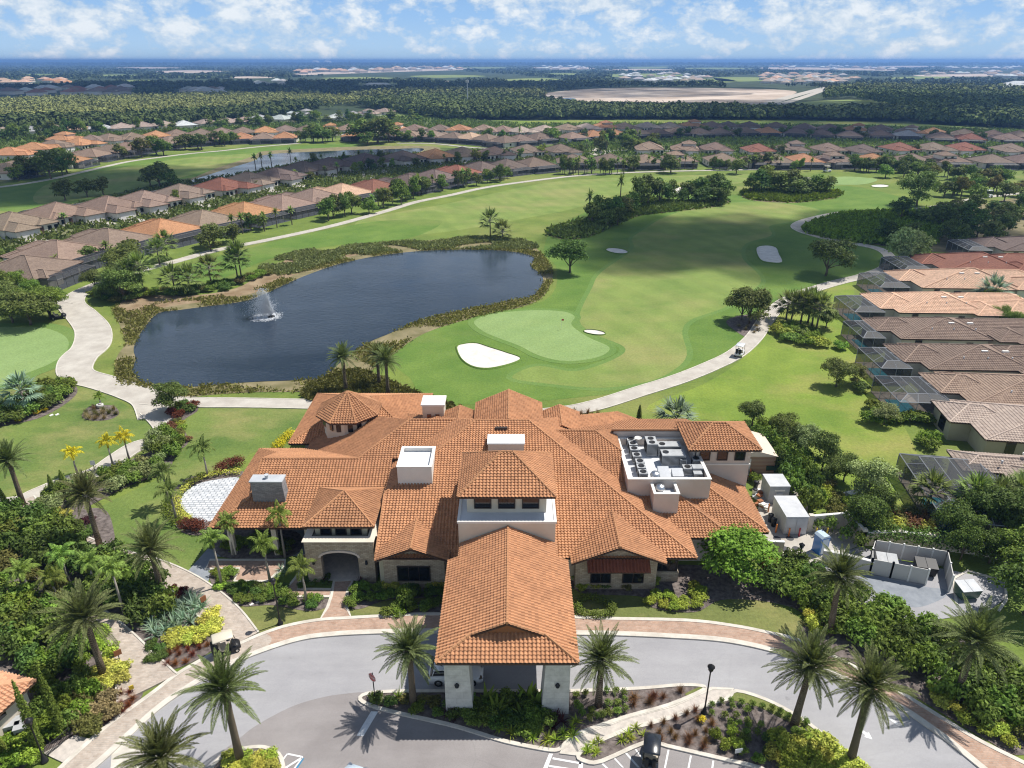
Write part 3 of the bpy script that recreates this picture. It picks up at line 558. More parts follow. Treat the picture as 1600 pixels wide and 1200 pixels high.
# road paint
def paint(name, pts, z=.052, mat='white_paint'):
    struct(name, MB().sheet(GP(pts, False), z), MAT[mat])
paint('stop_line', [(557, 1150), (580, 1112), (591, 1112.5), (568, 1151)])
paint('arrow_marking', [(1341, 1140), (1343, 1138.5), (1355, 1146), (1357, 1144), (1363, 1156), (1350, 1152), (1352, 1149.5)], .042)
paint('arrow_marking', [(1383, 1120), (1388, 1120), (1404, 1131), (1401, 1133)], .042)
for a in ([(424, 1210), (449, 1177), (451, 1177.5), (427, 1210)], [(449, 1177), (473, 1182), (474, 1185), (450, 1180)], [(436, 1205), (470, 1184), (472, 1186), (440, 1206)], [(452, 1210), (471, 1185), (473, 1185), (455, 1210)]): paint('parking_line', a)
paint('blue_parking_line', [(456, 1210), (474, 1185), (475.5, 1185.5), (459, 1210)], .054, 'blue_paint')
for a in ([(845, 1210), (858, 1178), (864, 1178.5), (852, 1210)], [(864, 1184), (908, 1192), (908, 1195), (863, 1187)], [(858, 1196), (904, 1203), (904, 1206), (857, 1199)], [(905, 1190), (912, 1190), (908, 1212), (902, 1212)],
          [(955, 1182), (957.5, 1181), (975, 1200), (972, 1200)], [(974, 1175), (977, 1174), (1000, 1200), (996, 1200)], [(992, 1172), (994, 1171), (1006, 1186), (1003, 1187)], [(1007, 1171), (1010, 1171), (1005, 1195), (1002, 1195)],
          [(1043, 1172), (1046, 1172.5), (1040, 1202), (1037, 1202)], [(1078, 1181), (1081, 1181.5), (1076, 1206), (1073, 1206)], [(1113, 1189), (1116, 1189.5), (1113, 1210), (1110, 1210)], [(940, 1195), (942, 1193), (955, 1205), (951, 1205)]): paint('parking_line', a)
# ------------------------------------------------------------ tiled roofs
def hipfaces(x0, x1, y0, y1, z, sF=.42, sB=None, sL=None, sR=None):
    sB = sB or sF; sL = sL or sF; sR = sR or sF
    a, b, c, d = (x0, y0, z), (x1, y0, z), (x1, y1, z), (x0, y1, z)
    yr = (sF*y0+sB*y1)/(sF+sB); zr = z+sF*(yr-y0); xl = x0+(zr-z)/sL; xr = x1-(zr-z)/sR
    if xl <= xr:
        e, f = (xl, yr, zr), (xr, yr, zr)
        return [[a, b, f, e], [b, c, f], [c, d, e, f], [d, a, e]], [(a, e), (b, f), (c, f), (d, e), (e, f)]
    xm = (sL*x0+sR*x1)/(sL+sR); zr = z+sL*(xm-x0); yl = y0+(zr-z)/sF; yu = y1-(zr-z)/sB
    e, f = (xm, yl, zr), (xm, yu, zr)
    return [[a, b, e], [b, c, f, e], [c, d, f], [d, a, e, f]], [(a, e), (b, e), (c, f), (d, f), (e, f)]
def gablefaces(x0, x1, y0, y1, z, s):     # ridge along y
    xm = (x0+x1)/2; zr = z+s*(xm-x0)
    return [[(x0, y1, z), (x0, y0, z), (xm, y0, zr), (xm, y1, zr)], [(x1, y0, z), (x1, y1, z), (xm, y1, zr), (xm, y0, zr)]], [((xm, y0, zr), (xm, y1, zr))]
def basis(poly):
    P = [Vector(p) for p in poly]; n = Vector((0, 0, 0))
    for i in range(len(P)): n += P[i].cross(P[(i+1) % len(P)])
    n.normalize()
    if n.z < 0: P = P[::-1]; n = -n
    v = (Vector((0, 0, 1))-n*n.z).normalized(); u = v.cross(n)
    return P, n, u, v, min(P, key=lambda p: p.z)
def flatface(mb, poly, mi=0, tw=.33, tl=.30):
    P, n, u, v, o = basis(poly)
    mb.add(P, [tuple(range(len(P)))], mi, [((p-o).dot(u)/tw, (p-o).dot(v)/tl) for p in P])
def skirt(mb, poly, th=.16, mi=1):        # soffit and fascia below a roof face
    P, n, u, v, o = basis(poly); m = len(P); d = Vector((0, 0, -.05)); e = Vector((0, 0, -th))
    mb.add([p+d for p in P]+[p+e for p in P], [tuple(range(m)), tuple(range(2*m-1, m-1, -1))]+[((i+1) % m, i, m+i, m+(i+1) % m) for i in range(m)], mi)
def tileface(mb, poly, mi=0, tw=.33, tl=.30, amp=.11, lift=.075, k=6, ez=None):
    P, n, u, v, o = basis(poly); o = o-u*(o.dot(u))
    if ez is not None: o = o+v*((ez-o.z)/v.z)
    U = [(p-o).dot(u) for p in P]; Vv = [(p-o).dot(v) for p in P]
    u0 = math.floor(min(U)/tw)*tw; cols = int((max(U)-u0)/tw+1)*k+1; r0 = int(max(0, math.floor(min(Vv)/tl+1e-4))); rows = int(max(Vv)/tl)+1-r0
    uu = u0+np.arange(cols)*tw/k; ph = (np.arange(cols) % k)/k
    prof = amp*np.sqrt(np.clip(1-(np.abs(((ph+.5) % 1)-.5)/.34)**2, 0, 1))
    A = []
    for r in range(r0, r0+rows):
        for vv, h in ((r*tl, 0.0), (r*tl, lift), ((r+1)*tl, 0.0)): A.append(np.stack([uu, np.full(cols, vv), prof+h], 1))
    A = np.concatenate(A); i = np.arange(cols-1); F = []
    for r in range(rows):
        b = r*3*cols
        F.append(np.stack([b+i, b+i+1, b+cols+i+1, b+cols+i], 1)); F.append(np.stack([b+cols+i, b+cols+i+1, b+2*cols+i+1, b+2*cols+i], 1))
    F = np.concatenate(F)
    # drop quads wholly outside, then clip along the outline
    cu = A[F, 0]; cv = A[F, 1]; keep = np.ones(len(F), bool)
    pl = list(zip(U, Vv)); m = len(pl)
    for q in range(m):
        (ax, ay), (bx, by) = pl[q], pl[(q+1) % m]; s = (bx-ax)*(cv-ay)-(by-ay)*(cu-ax); keep &= (s > -1e-6).any(1)
    F = F[keep]; used = np.unique(F); re = -np.ones(len(A), int); re[used] = np.arange(len(used)); A = A[used]; F = re[F]
    me = bpy.data.meshes.new('t'); me.from_pydata(A.tolist(), [], F.tolist()); bm = bmesh.new(); bm.from_mesh(me); bpy.data.meshes.remove(me)
    for q in range(m):
        (ax, ay), (bx, by) = pl[q], pl[(q+1) % m]; nx, ny = (by-ay), -(bx-ax); L = math.hypot(nx, ny)
        if L < 1e-6: continue
        bmesh.ops.bisect_plane(bm, geom=bm.verts[:]+bm.edges[:]+bm.faces[:], dist=1e-5, plane_co=(ax, ay, 0), plane_no=(nx/L, ny/L, 0), clear_outer=True)
    bm.verts.index_update(); X = np.array([q.co[:] for q in bm.verts]).reshape(-1, 3)
    if len(X) == 0: bm.free(); return
    Fl = [tuple(q.index for q in f.verts) for f in bm.faces]; Uv = []
    for f in bm.faces:
        c = f.calc_center_median(); fu, fv = math.floor(c.x/tw)+.5, math.floor(c.y/tl+1e-4)+.5
        Uv += [(fu, fv)]*len(f.verts)
    bm.free()
    Wd = np.array(o)+X[:, :1]*np.array(u)+X[:, 1:2]*np.array(v)+X[:, 2:]*np.array(n)
    mb.add(Wd, Fl, mi, Uv)
def caps(mb, edges, r=.13, mi=0):
    for a, b in edges:
        a = Vector(a)+Vector((0, 0, .06)); b = Vector(b)+Vector((0, 0, .06)); L = (b-a).length; m = max(2, int(L/.42)); pts = []; rad = []
        for i in range(m):
            pts += [a.lerp(b, i/m), a.lerp(b, (i+.96)/m)]; rad += [r*1.12, r*.9]
        s = len(mb.V); mb.tube(pts, rad, 6, mi); nl = len(mb.L[s]); mb.U[s] = np.random.default_rng(len(mb.V)).integers(0, 99, 1)[0]+np.zeros((nl, 2))+.5
TERRA = (.46, .234, .124)
def roof(name, parent, faces, edges, color=TERRA, tiles=True, th=.18, capname='ridge_cap', soff=True, tw=.33, tl=.30, ez=None):
    mb = MB()
    for f in faces:
        tileface(mb, f, 0, tw, tl, ez=ez) if tiles else flatface(mb, f, 0, tw, tl)
        if soff: skirt(mb, f, th)
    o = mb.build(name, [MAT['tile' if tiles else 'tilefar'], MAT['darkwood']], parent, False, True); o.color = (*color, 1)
    if edges:
        mc = MB(); caps(mc, edges); c = subpart(mc, capname, MAT['tile'], o, True); c.color = (color[0]*1.06, color[1]*1.06, color[2]*1.02, 1)
    return o
def subpart(mb, name, mats, part, uv=False):
    c = mb.build(name, mats, None, False, uv); c.parent = part
    m = part.matrix_basis
    if part.parent: m = part.parent.matrix_basis @ part.matrix_parent_inverse @ m
    c.matrix_parent_inverse = m.inverted(); return c
def window(parent, x, y, z, w, h, face='F', mat='glass', fr=.09):
    """glass pane with a frame standing proud; face F looks to -y, L to -x, R to +x"""
    a, b = MB(), MB()
    if face == 'F':
        a.box(x-w/2, x+w/2, y-.05, y+.1, z, z+h)
        for q in ((x-w/2-fr, x-w/2, z-fr, z+h+fr), (x+w/2, x+w/2+fr, z-fr, z+h+fr), (x-w/2, x+w/2, z-fr, z), (x-w/2, x+w/2, z+h, z+h+fr)): b.box(q[0], q[1], y-.11, y+.09, q[2], q[3])
        for i in range(1, max(2, int(w/1.1)+1) if w > 1.6 else 1): b.box(x-w/2+w*i/(int(w/1.1)+1)-.03, x-w/2+w*i/(int(w/1.1)+1)+.03, y-.075, y-.05, z, z+h)
    else:
        s = -1 if face == 'L' else 1
        a.box(min(x+s*.05, x-s*.1), max(x+s*.05, x-s*.1), y-w/2, y+w/2, z, z+h)
        xa, xb = min(x+s*.11, x-s*.09), max(x+s*.11, x-s*.09)
        for q in ((y-w/2-fr, y-w/2, z-fr, z+h+fr), (y+w/2, y+w/2+fr, z-fr, z+h+fr), (y-w/2, y+w/2, z-fr, z), (y-w/2, y+w/2, z+h, z+h+fr)): b.box(xa, xb, q[0], q[1], q[2], q[3])
    p = a.build('window', MAT[mat], parent); subpart(b, 'frame', MAT['frame'], p); return p
# ------------------------------------------------------------ clubhouse
club = thing('clubhouse', 'large cream and stone clubhouse under many terracotta tiled roofs', 'clubhouse', (0, 68, 0))
def part(name, mb, mat, smooth=False): return mb.build(name, MAT[mat] if isinstance(mat, str) else mat, club, smooth)
def wallbox(name, x0, x1, y0, y1, z0, z1, mat='stucco'): return part(name, MB().box(x0, x1, y0, y1, z0, z1), mat)
s = .416
mainF = [[(-13.3, 55.7, 4), (18, 55.7, 4), (1.9, 71.8, 10.7), (-4.15, 71.8, 10.7), (-13.3, 62.65, 6.89)], [(18, 55.7, 4), (18, 80, 4), (9.95, 79.85, 7.35), (1.9, 71.8, 10.7)],
         [(-4.15, 71.8, 10.7), (-13.3, 62.65, 6.89), (-13.3, 80.95, 6.89)], [(-4.15, 71.8, 10.7), (1.9, 71.8, 10.7), (9.9, 77, 4.6), (-12, 77, 4.6)]]
mainF[1] = [(18, 55.7, 4), (18, 84, 4), (14, 84, 5.664), (1.9, 71.9, 10.698), (1.9, 71.8, 10.698)]
roof('roof', club, mainF, [((18, 55.7, 4), (1.9, 71.8, 10.7)), ((-13.3, 62.65, 6.89), (-4.15, 71.8, 10.7)), ((-4.15, 71.8, 10.7), (1.9, 71.8, 10.7)), ((-13.3, 55.7, 4), (-13.3, 62.65, 6.89))], ez=4)
zL = lambda y: 4+.42*(y-60.6)
wing = [[(-31.4, 60.6, 4), (-13.4, 60.6, 4), (-13.4, 64, zL(64)), (-28.0, 64, zL(64))], [(-28.0, 64, zL(64)), (-13.4, 64, zL(64)), (-13.4, 68.8, zL(68.8)), (-28.0, 68.8, zL(68.8))],
        [(-17.2, 68.8, zL(68.8)), (-13.4, 68.8, zL(68.8)), (-4.5, 71, zL(71)), (-4.5, 74, zL(74)), (-12, 74, zL(74))],
        [(-31.4, 77, 4), (-31.4, 60.6, 4), (-28.0, 64, 5.428), (-28.0, 73.6, 5.428)], [(-15, 77, 4), (-31.4, 77, 4), (-28, 73.6, 5.428), (-15, 73.6, 5.428)], [(-15, 73.6, 5.428), (-28, 73.6, 5.428), (-28, 68.8, zL(68.8)), (-15, 68.8, zL(68.8))],
        [(-12, 74, zL(74)), (-17.2, 68.8, zL(68.8)), (-25.4, 77, 4), (-25.4, 86, 4), (-23.5, 85.5, 4.8)], [(-12, 74, zL(74)), (-4.5, 74, zL(74)), (-4.5, 79, 6.1), (-12, 79, 6.1)]]
wing[2] = [(-17.2, 68.8, zL(68.8)), (-13.4, 68.8, zL(68.8)), (-4.5, 68.8, zL(68.8)), (-4.5, 74, zL(74)), (-12, 74, zL(74))]
wing[6] = [(-12, 74, zL(74)), (-17.2, 68.8, zL(68.8)), (-25.4, 77, 4.0), (-25.4, 84, 4.0), (-22, 84, 5.43)]
roof('roof', club, wing, [((-31.4, 60.6, 4), (-28, 64, 5.43)), ((-28, 64, 5.43), (-28, 68.8, 7.44)), ((-28, 68.8, 7.44), (-17.2, 68.8, 7.44)), ((-17.2, 68.8, 7.44), (-12, 74, 9.63)), ((-12, 74, 9.63), (-4.5, 74, 9.63))], ez=4)
part('gable', MB().add([(-27.9, 64, 5.4), (-27.9, 73.6, 5.4), (-27.9, 68.8, 7.4), (-27.6, 64, 5.4), (-27.6, 73.6, 5.4), (-27.6, 68.8, 7.4)], [(0, 2, 1), (3, 4, 5), (0, 3, 5, 2), (1, 2, 5, 4)]), 'stucco')
zR = lambda y: 4+s*(y-58.9)
zX = lambda x: 4+s*(22.4-x)
rw1 = [[(2, 58.9, 4), (12.2, 58.9, 4), (12.2, 69.1, zR(69.1)), (9.5, 71.8, zR(71.8)), (2, 71.8, zR(71.8))], [(12.2, 58.9, 4), (22.4, 58.9, 4), (17.7, 63.6, zR(63.6)), (12.2, 63.6, zR(63.6))],
       [(22.4, 58.9, 4), (22.4, 63.6, 4), (17.7, 63.6, zX(17.7))], [(20.9, 63.6, zX(20.9)), (22.4, 63.6, 4), (22.4, 72.5, 4), (20.9, 72.5, zX(20.9))], [(9.5, 71.8, zR(71.8)), (12.2, 69.1, zX(12.2)), (12.2, 74.5, zX(12.2))],
       [(9.5, 71.8, zR(71.8)), (2, 71.8, zR(71.8)), (2, 84.7, 4), (22, 84.7, 4)], [(22.8, 72.7, 9.0), (11.6, 72.7, 9.0), (13.5, 83, 5.0), (22.8, 83, 5.0)]]
rw1[5] = [(9.5, 71.8, zR(71.8)), (2, 71.8, zR(71.8)), (2, 84.7, 4), (22.4, 84.7, 4)]
roof('roof', club, rw1, [((12.2, 69.1, zR(69.1)), (9.5, 71.8, 9.37)), ((2, 71.8, 9.37), (9.5, 71.8, 9.37))], ez=4)
for ed in (((11.6, 72.7, 9.0), (22.5, 72.7, 9.0)), ((22.4, 58.9, 4), (17.7, 63.6, 5.95))):
    mc = MB(); caps(mc, [ed]); o = mc.build('ridge_cap', MAT['tile'], club, False, True); o.color = (*TERRA, 1)
f3 = [[(8, 59.8, 4), (26.3, 59.8, 4), (22.5, 63.6, 4+s*3.8), (8, 63.6, 4+s*3.8)], [(26.3, 59.8, 4), (26.3, 77, 4), (20.9, 77, 4+s*5.4), (20.9, 65.2, 4+s*5.4)], [(20.9, 63.6, 4+s*3.8), (22.5, 63.6, 4+s*3.8), (20.9, 65.2, 4+s*5.4)]]
roof('roof', club, f3, [((26.3, 59.8, 4), (20.9, 65.2, 6.25))], ez=4)
# octagonal turret and its skirt roof
f, e = hipfaces(-28.2, -11.5, 78.3, 93, 4, .42); roof('roof', club, f, e)
oc = [(-20.5+4.15*math.cos(PI/8+i*PI/4), 80+4.15*math.sin(PI/8+i*PI/4), 8.0) for i in range(8)]; ap = (-20.5, 80, 10.5)
roof('turret_roof', club, [[oc[i], oc[(i+1) % 8], ap] for i in range(8)], [(oc[i], ap) for i in range(8)])
part('turret_wall', MB().lathe([(3.4, 4), (3.4, 8.0)], (-20.5, 80, 0), 8), 'stucco')
for i in range(8):
    q = PI/8+i*PI/4+PI/8
    if math.sin(q) < .4:
        for d in (-.28, .28):
            c = Vector((-20.5+3.17*math.cos(q)-d*2.2*math.sin(q), 80+3.17*math.sin(q)+d*2.2*math.cos(q), 6.5)); part('turret_window', MB().obox(c, .12, .8, 1.1, q), 'glass')
# back hall
f, e = gablefaces(-4.5, 3.7, 71.9, 80, 8.95, .44); roof('roof', club, f, e)
for a, b in ((-8.6, -4.2), (3.4, 8.3)):
    f, e = gablefaces(a, b, 73.0, 78.6, 8.3, .42); roof('roof', club, f, e)
wallbox('wall', -8.2, 7.9, 70, 78.3, 0, 8.3)
# body walls
wallbox('wall', -13.2, 16.6, 57.2, 78, 0, 4.0); wallbox('wall', -29.5, -13.2, 66.2, 76, 0, 4.0, 'greystone'); wallbox('wall', 16.6, 21.2, 60.4, 82, 0, 4.0, 'stucco_pink'); wallbox('wall', 21.2, 25, 61.2, 76, 0, 4.0, 'stucco_pink')
wallbox('wall', -26.5, -13.2, 79.5, 91, 0, 4.0)
wallbox('stone_plinth', 13.9, 16.75, 57.05, 57.6, 0, 1.2, 'stonewall')
window(club, 15.4, 57.2, 1.4, 2.2, 2.0)
for x in (-29.6, -25, -21.5): part('porch_post', MB().box(x-.25, x+.25, 61.2, 61.7, 0, 3.9), 'stucco')
# main entrance tower
wallbox('wall', -5.0, 4.05, 54.6, 65, 0, 9.05)
mb = MB(); mb.box(-5.1, 4.15, 54.5, 54.75, 8.95, 9.16).box(-5.1, -4.85, 54.75, 64, 8.95, 9.16).box(3.9, 4.15, 54.75, 64, 8.95, 9.16); part('parapet', mb, 'trim'); wallbox('ledge_roof', -4.85, 3.9, 54.75, 64, 9.04, 9.08, 'whiteroof')
wallbox('tower_wall', -4.25, 3.25, 56.1, 62.7, 9.0, 11.35)
f, e = hipfaces(-5.05, 4.05, 55.3, 63.3, 11.3, .62); roof('tower_roof', club, f, e)
for x in (-2.75, -.5, 1.75): window(club, x, 56.1, 9.65, 1.45, 1.35)
for i in range(7): part('eave_bracket', MB().box(-4.2+i*1.22-.07, -4.2+i*1.22+.07, 55.5, 56.1, 11.0, 11.2), 'darkwood')
# arched entrance block
pts = [(-20.5, 0), (-19.0, 0), (-19.0, 3.1)]+[(-17.15-1.85*math.cos(q*PI/10), 3.1+.62*math.sin(q*PI/10)) for q in range(1, 10)]+[(-15.3, 3.1), (-15.3, 0), (-13.7, 0), (-13.7, 5.0), (-20.5, 5.0)]
part('arch_wall', MB().prism_xz(pts, 57.0, 57.7), 'stonewall')
arc = [(-17.15-1.85*math.cos(q*PI/10), 3.1+.62*math.sin(q*PI/10)) for q in range(11)]; arco = [(-17.15-2.1*math.cos(q*PI/10), 3.1+.86*math.sin(q*PI/10)) for q in range(10, -1, -1)]
part('arch_moulding', MB().prism_xz(arc+arco, 56.93, 57.2), 'stucco_pink')
wallbox('wall', -20.5, -20.0, 57.7, 66, 0, 5.0, 'stonewall'); wallbox('wall', -14.2, -13.7, 57.7, 62, 0, 5.0, 'stonewall'); wallbox('wall', -20, -14.2, 63.5, 64, 0, 5, 'stonewall')
wallbox('ledge_roof', -20.0, -14.2, 57.7, 63.5, 4.4, 4.5, 'whiteroof'); mb = MB(); mb.box(-20.65, -13.55, 56.85, 57.85, 5.0, 5.06).box(-20.65, -19.9, 57.85, 64, 5.0, 5.06).box(-14.3, -13.36, 57.85, 62.6, 5.0, 5.06); part('parapet', mb, 'stucco')
wallbox('entrance_floor', -20, -14.2, 57.2, 63.5, .02, .14, 'shellpave'); wallbox('entrance_door', -18.4, -16, 63.3, 63.5, .14, 2.8, 'glass')
wallbox('tower_wall', -19.7, -14.5, 58.5, 64, 4.5, 6.2, 'olive_wall')
f, e = hipfaces(-20.6, -13.6, 57.85, 64.8, 6.12, .54); roof('tower_roof', club, f, e)
for x in (-18.6, -17.1, -15.6): window(club, x, 58.5, 4.85, .95, .95)
for x in (-19.75, -14.5): part('wall_lamp', MB().lathe([(.06, 0), (.14, .06), (.12, .4), (.03, .5)], (x, 56.88, 2.3), 8), 'black')
# gabled bays
def gable(x0, x1, y0, yb, z, sl, wy, wins, mat):
    f, e = gablefaces(x0, x1, y0, yb, z, sl); roof('bay_roof', club, f, e, ez=z); xm = (x0+x1)/2; a, b = x0+.55, x1-.55; zt = z+sl*.55-.12
    part('bay_wall', MB().prism_xz([(a, 0), (b, 0), (b, zt), (xm, z+sl*(xm-x0)-.14), (a, zt)], wy, 58), mat)
    part('barge_board', MB().prism_xz([(x0, z-.22), (xm, z+sl*(xm-x0)-.22), (x1, z-.22), (x1, z-.03), (xm, z+sl*(xm-x0)-.03), (x0, z-.03)], y0+.02, y0+.14), 'darkwood')
    for q in wins: window(club, q[0], wy, q[1], q[2], q[3])
gable(-13.2, -6.1, 54.9, 60.2, 4.3, .40, 56.1, [(-9.7, 1.05, 3.1, 1.65)], 'stonewall'); wallbox('panelled_wall', -13.1, -11.9, 56.3, 57.2, 0, 4.1, 'olive_wall')
gable(5.7, 14.8, 54.6, 60.6, 4.2, .415, 55.9, [(8.75, .95, 1.85, 1.7), (11.95, .95, 1.95, 1.7)], 'stonewall')
part('gable_vent', MB().box(9.9, 10.6, 55.8, 56, 4.85, 5.4), 'frame')
aw = roof('awning', club, [[(7.3, 54.75, 3.05), (13.4, 54.75, 3.05), (13.4, 55.85, 3.85), (7.3, 55.85, 3.85)]], [], (.30, .105, .06), th=.12)
for x in (7.9, 10.35, 12.9): part('awning_bracket', MB().tube([(x, 55.85, 2.6), (x, 55.0, 3.1)], .06, 5), 'darkwood')
# roof box, chimneys
def curb(x0, x1, y0, y1, zb, zt, zf, mat='trim', w=.22, name='roof_curb'):
    mb = MB(); mb.box(x0, x1, y0, y0+w, zb, zt).box(x0, x1, y1-w, y1, zb, zt).box(x0, x0+w, y0+w, y1-w, zb, zt).box(x1-w, x1, y0+w, y1-w, zb, zt); o = part(name, mb, mat)
    subpart(MB().box(x0+w, x1-w, y0+w, y1-w, zf-.15, zf), 'membrane', MAT['whiteroof'], o)
    subpart(MB().box(x0-.06, x1+.06, y0-.06, y0+w+.04, zt, zt+.09).box(x0-.06, x1+.06, y1-w-.04, y1+.06, zt, zt+.09).box(x0-.06, x0+w+.04, y0+w+.04, y1-w-.04, zt, zt+.09).box(x1-w-.04, x1+.06, y0+w+.04, y1-w-.04, zt, zt+.09), 'coping', MAT['trim'], o); return o
curb(-12.0, -8.4, 63.7, 67.9, 6, 9.45, 9.05)
ch = wallbox('chimney', -2.6, 1.3, 67.4, 69.3, 7, 10.1, 'stucco_pink'); subpart(MB().box(-2.7, 1.4, 67.3, 69.4, 10.1, 10.25), 'chimney_cap', MAT['whiteroof'], ch)
wallbox('roof_vent', -1.9, -.5, 70.4, 70.75, 10.0, 10.5, 'frame')
mb = MB(); mb.add([(-27.5, 63.5, 4), (-24.0, 63.5, 4), (-24.0, 64.9, 4), (-27.5, 64.9, 4), (-27.5, 63.5, 7.7), (-24.2, 63.5, 7.7), (-24.2, 64.7, 7.7), (-27.5, 64.7, 7.7)], [(0, 1, 5, 4), (1, 2, 6, 5), (2, 3, 7, 6), (3, 0, 4, 7), (4, 5, 6, 7)])
ch = part('chimney', mb, 'greystone'); subpart(MB().box(-27.6, -24.1, 63.4, 64.85, 7.7, 7.85), 'chimney_cap', MAT['leadcap'], ch); subpart(MB().lathe([(.16, 0), (.16, .35), (.24, .36), (.24, .45)], (-25.9, 64.1, 7.85), 10), 'flue', MAT['metal'], ch)
ch = wallbox('chimney', -10.9, -8.3, 77.2, 79.6, 0, 9.9, 'stucco'); subpart(MB().box(-11.05, -8.15, 77.05, 79.75, 9.9, 10.1), 'chimney_cap', MAT['trim'], ch)
for x in (-10.1, -9.1): subpart(MB().box(x-.24, x+.24, 77.12, 77.25, 8.1, 8.75).lathe([(.24, 0), (.24, .02)], (x, 77.18, 8.75), 10), 'arched_vent', MAT['rust'], ch)
# mechanical well and stair tower on the right
curb(12.2, 20.9, 63.6, 72.6, 3.9, 8.0, 7.15, 'stucco_pink', .25, 'plant_well'); curb(14.6, 17.2, 61.6, 64.2, 4.5, 7.5, 6.9, 'stucco_pink', .2, 'plant_well')
wallbox('tower_wall', 20.1, 26.5, 68.4, 73.4, 0, 9.3, 'stucco_pink'); part('string_course', MB().box(20.02, 26.58, 68.32, 73.48, 6.9, 7.05), 'trim')
f, e = hipfaces(19.3, 27.3, 67.5, 74.1, 9.25, .5); roof('tower_roof', club, f, e)
for x in (21.4, 23.35, 25.3): window(club, x, 68.4, 7.6, 1.0, 1.05)
wallbox('wall', 11.8, 22.4, 72.75, 73.0, 4, 8.85, 'stucco_pink')
part('downpipe', MB().tube([(20.35, 68.32, 9.1), (20.35, 68.32, 6.2)], .06, 6), 'frame')
# porte cochere
pl = lambda x: 6.2+.42*(x+5.85)
pr = lambda x: 6.2+.42*(5.1-x)
xm = -.375; zr = pl(xm)
pc = [[(-5.85, 52.6, 6.2), (-5.85, 40.4, 6.2), (-3.23, 42.3, pl(-3.23)), (-3.23, 52.6, pl(-3.23))], [(-4.9, 52.6, pl(-4.9)), (-3.23, 52.6, pl(-3.23)), (-3.23, 55, pl(-3.23)), (-4.9, 55, pl(-4.9))],
      [(-3.23, 42.1, pl(-3.23)), (xm, 42.1, zr), (xm, 55, zr), (-3.23, 55, pl(-3.23))],
      [(5.1, 40.4, 6.2), (5.1, 52.6, 6.2), (2.48, 52.6, pr(2.48)), (2.48, 42.3, pr(2.48))], [(2.48, 52.6, pr(2.48)), (4.2, 52.6, pr(4.2)), (4.2, 55, pr(4.2)), (2.48, 55, pr(2.48))],
      [(2.48, 42.1, pr(2.48)), (2.48, 55, pr(2.48)), (xm, 55, zr), (xm, 42.1, zr)], [(-5.85, 40.4, 6.2), (5.1, 40.4, 6.2), (2.48, 42.4, 7.3), (-3.23, 42.4, 7.3)]]
roof('porch_roof', club, pc, [((-5.85, 40.4, 6.2), (-3.23, 42.3, 7.3)), ((5.1, 40.4, 6.2), (2.48, 42.3, 7.3)), ((xm, 42.1, zr), (xm, 55, zr))], ez=6.2)
part('gable', MB().prism_xz([(-3.2, 7.2), (2.45, 7.2), (xm, zr-.15)], 42.35, 42.5), 'rust'); part('porch_fascia', MB().box(-5.75, 5.0, 40.45, 40.55, 5.92, 6.14).box(-5.8, -5.7, 40.55, 52.5, 5.92, 6.14).box(4.95, 5.05, 40.55, 52.5, 5.92, 6.14), 'darkwood')
def pier(x0, x1, y0, y1, inn):
    d = .28; a, b = (x0, x1-d) if inn > 0 else (x0+d, x1)
    o = part('pier', MB().add([(x0, y0, 0), (x1, y0, 0), (x1, y1, 0), (x0, y1, 0), (a, y0+.1, 5.4), (b, y0+.1, 5.4), (b, y1-.2, 5.4), (a, y1-.2, 5.4)], [(0, 1, 5, 4), (1, 2, 6, 5), (2, 3, 7, 6), (3, 0, 4, 7), (4, 5, 6, 7)]), 'limestone')
    xc = (a+b)/2
    if y0 < 45: subpart(MB().lathe([(.05, 0), (.16, .04), (.2, .22), (.06, .42)], (xc, y0-.02, 3.05), 8), 'sconce', MAT['black'], o)
    part('pier_cap', MB().box(a-.08, b+.08, y0+.04, y1-.12, 5.4, 5.95), 'limestone')
pier(-5.3, -3.1, 41.0, 43.2, 1); pier(2.35, 4.55, 41.0, 43.2, -1); pier(-5.3, -3.2, 50.4, 52.4, 1); pier(2.45, 4.55, 50.4, 52.4, -1)
pts = [(-3.4, 5.0)]+[(-.375-2.9*math.cos(q*PI/8), 5.05+.55*math.sin(q*PI/8)) for q in range(9)]+[(2.65, 5.0), (2.65, 5.95), (-3.4, 5.95)]
part('arched_beam', MB().prism_xz(pts, 41.4, 42.2), 'limestone')
part('beam', MB().box(-4.9, -4.2, 43.2, 50.4, 5.2, 5.9).box(3.4, 4.1, 43.2, 50.4, 5.2, 5.9).box(-3.2, 2.45, 51, 51.7, 5.2, 5.9), 'limestone'); part('porch_ceiling', MB().box(-5.6, 4.9, 40.7, 52.4, 5.96, 6.06), 'darkwood')
# ------------------------------------------------------------ rooftop plant (each stands on the roof: a thing of its own)
def ac(px, py, zf, w, d, h, fans, lab, rz=0, grp='air conditioning units in the roof well'):
    p = G(px, py, zf); t = thing('air_conditioner', lab, 'air conditioner', p, rz, grp)
    MB().box(-w/2, w/2, -d/2, d/2, .12, h).box(-w/2+.05, w/2-.05, -d/2+.05, d/2-.05, 0, .12).build('casing', MAT['acgrey'], t, world=False)
    g = MB()
    for i in range(int(w/.12)): g.box(-w/2+.06+i*.12, -w/2+.11+i*.12, -d/2-.015, -d/2, .25, h-.12)
    for i in range(int(d/.12)): g.box(-w/2-.015, -w/2, -d/2+.06+i*.12, -d/2+.11+i*.12, .25, h-.12)
    g.build('grille', MAT['black'], t, world=False)
    for fx, fy in fans:
        f = MB().lathe([(.34, 0), (.34, .05), (.3, .05), (.1, .02), (.02, .02)], (fx, fy, h), 16).build('fan', MAT['black'], t, world=False)
    return t
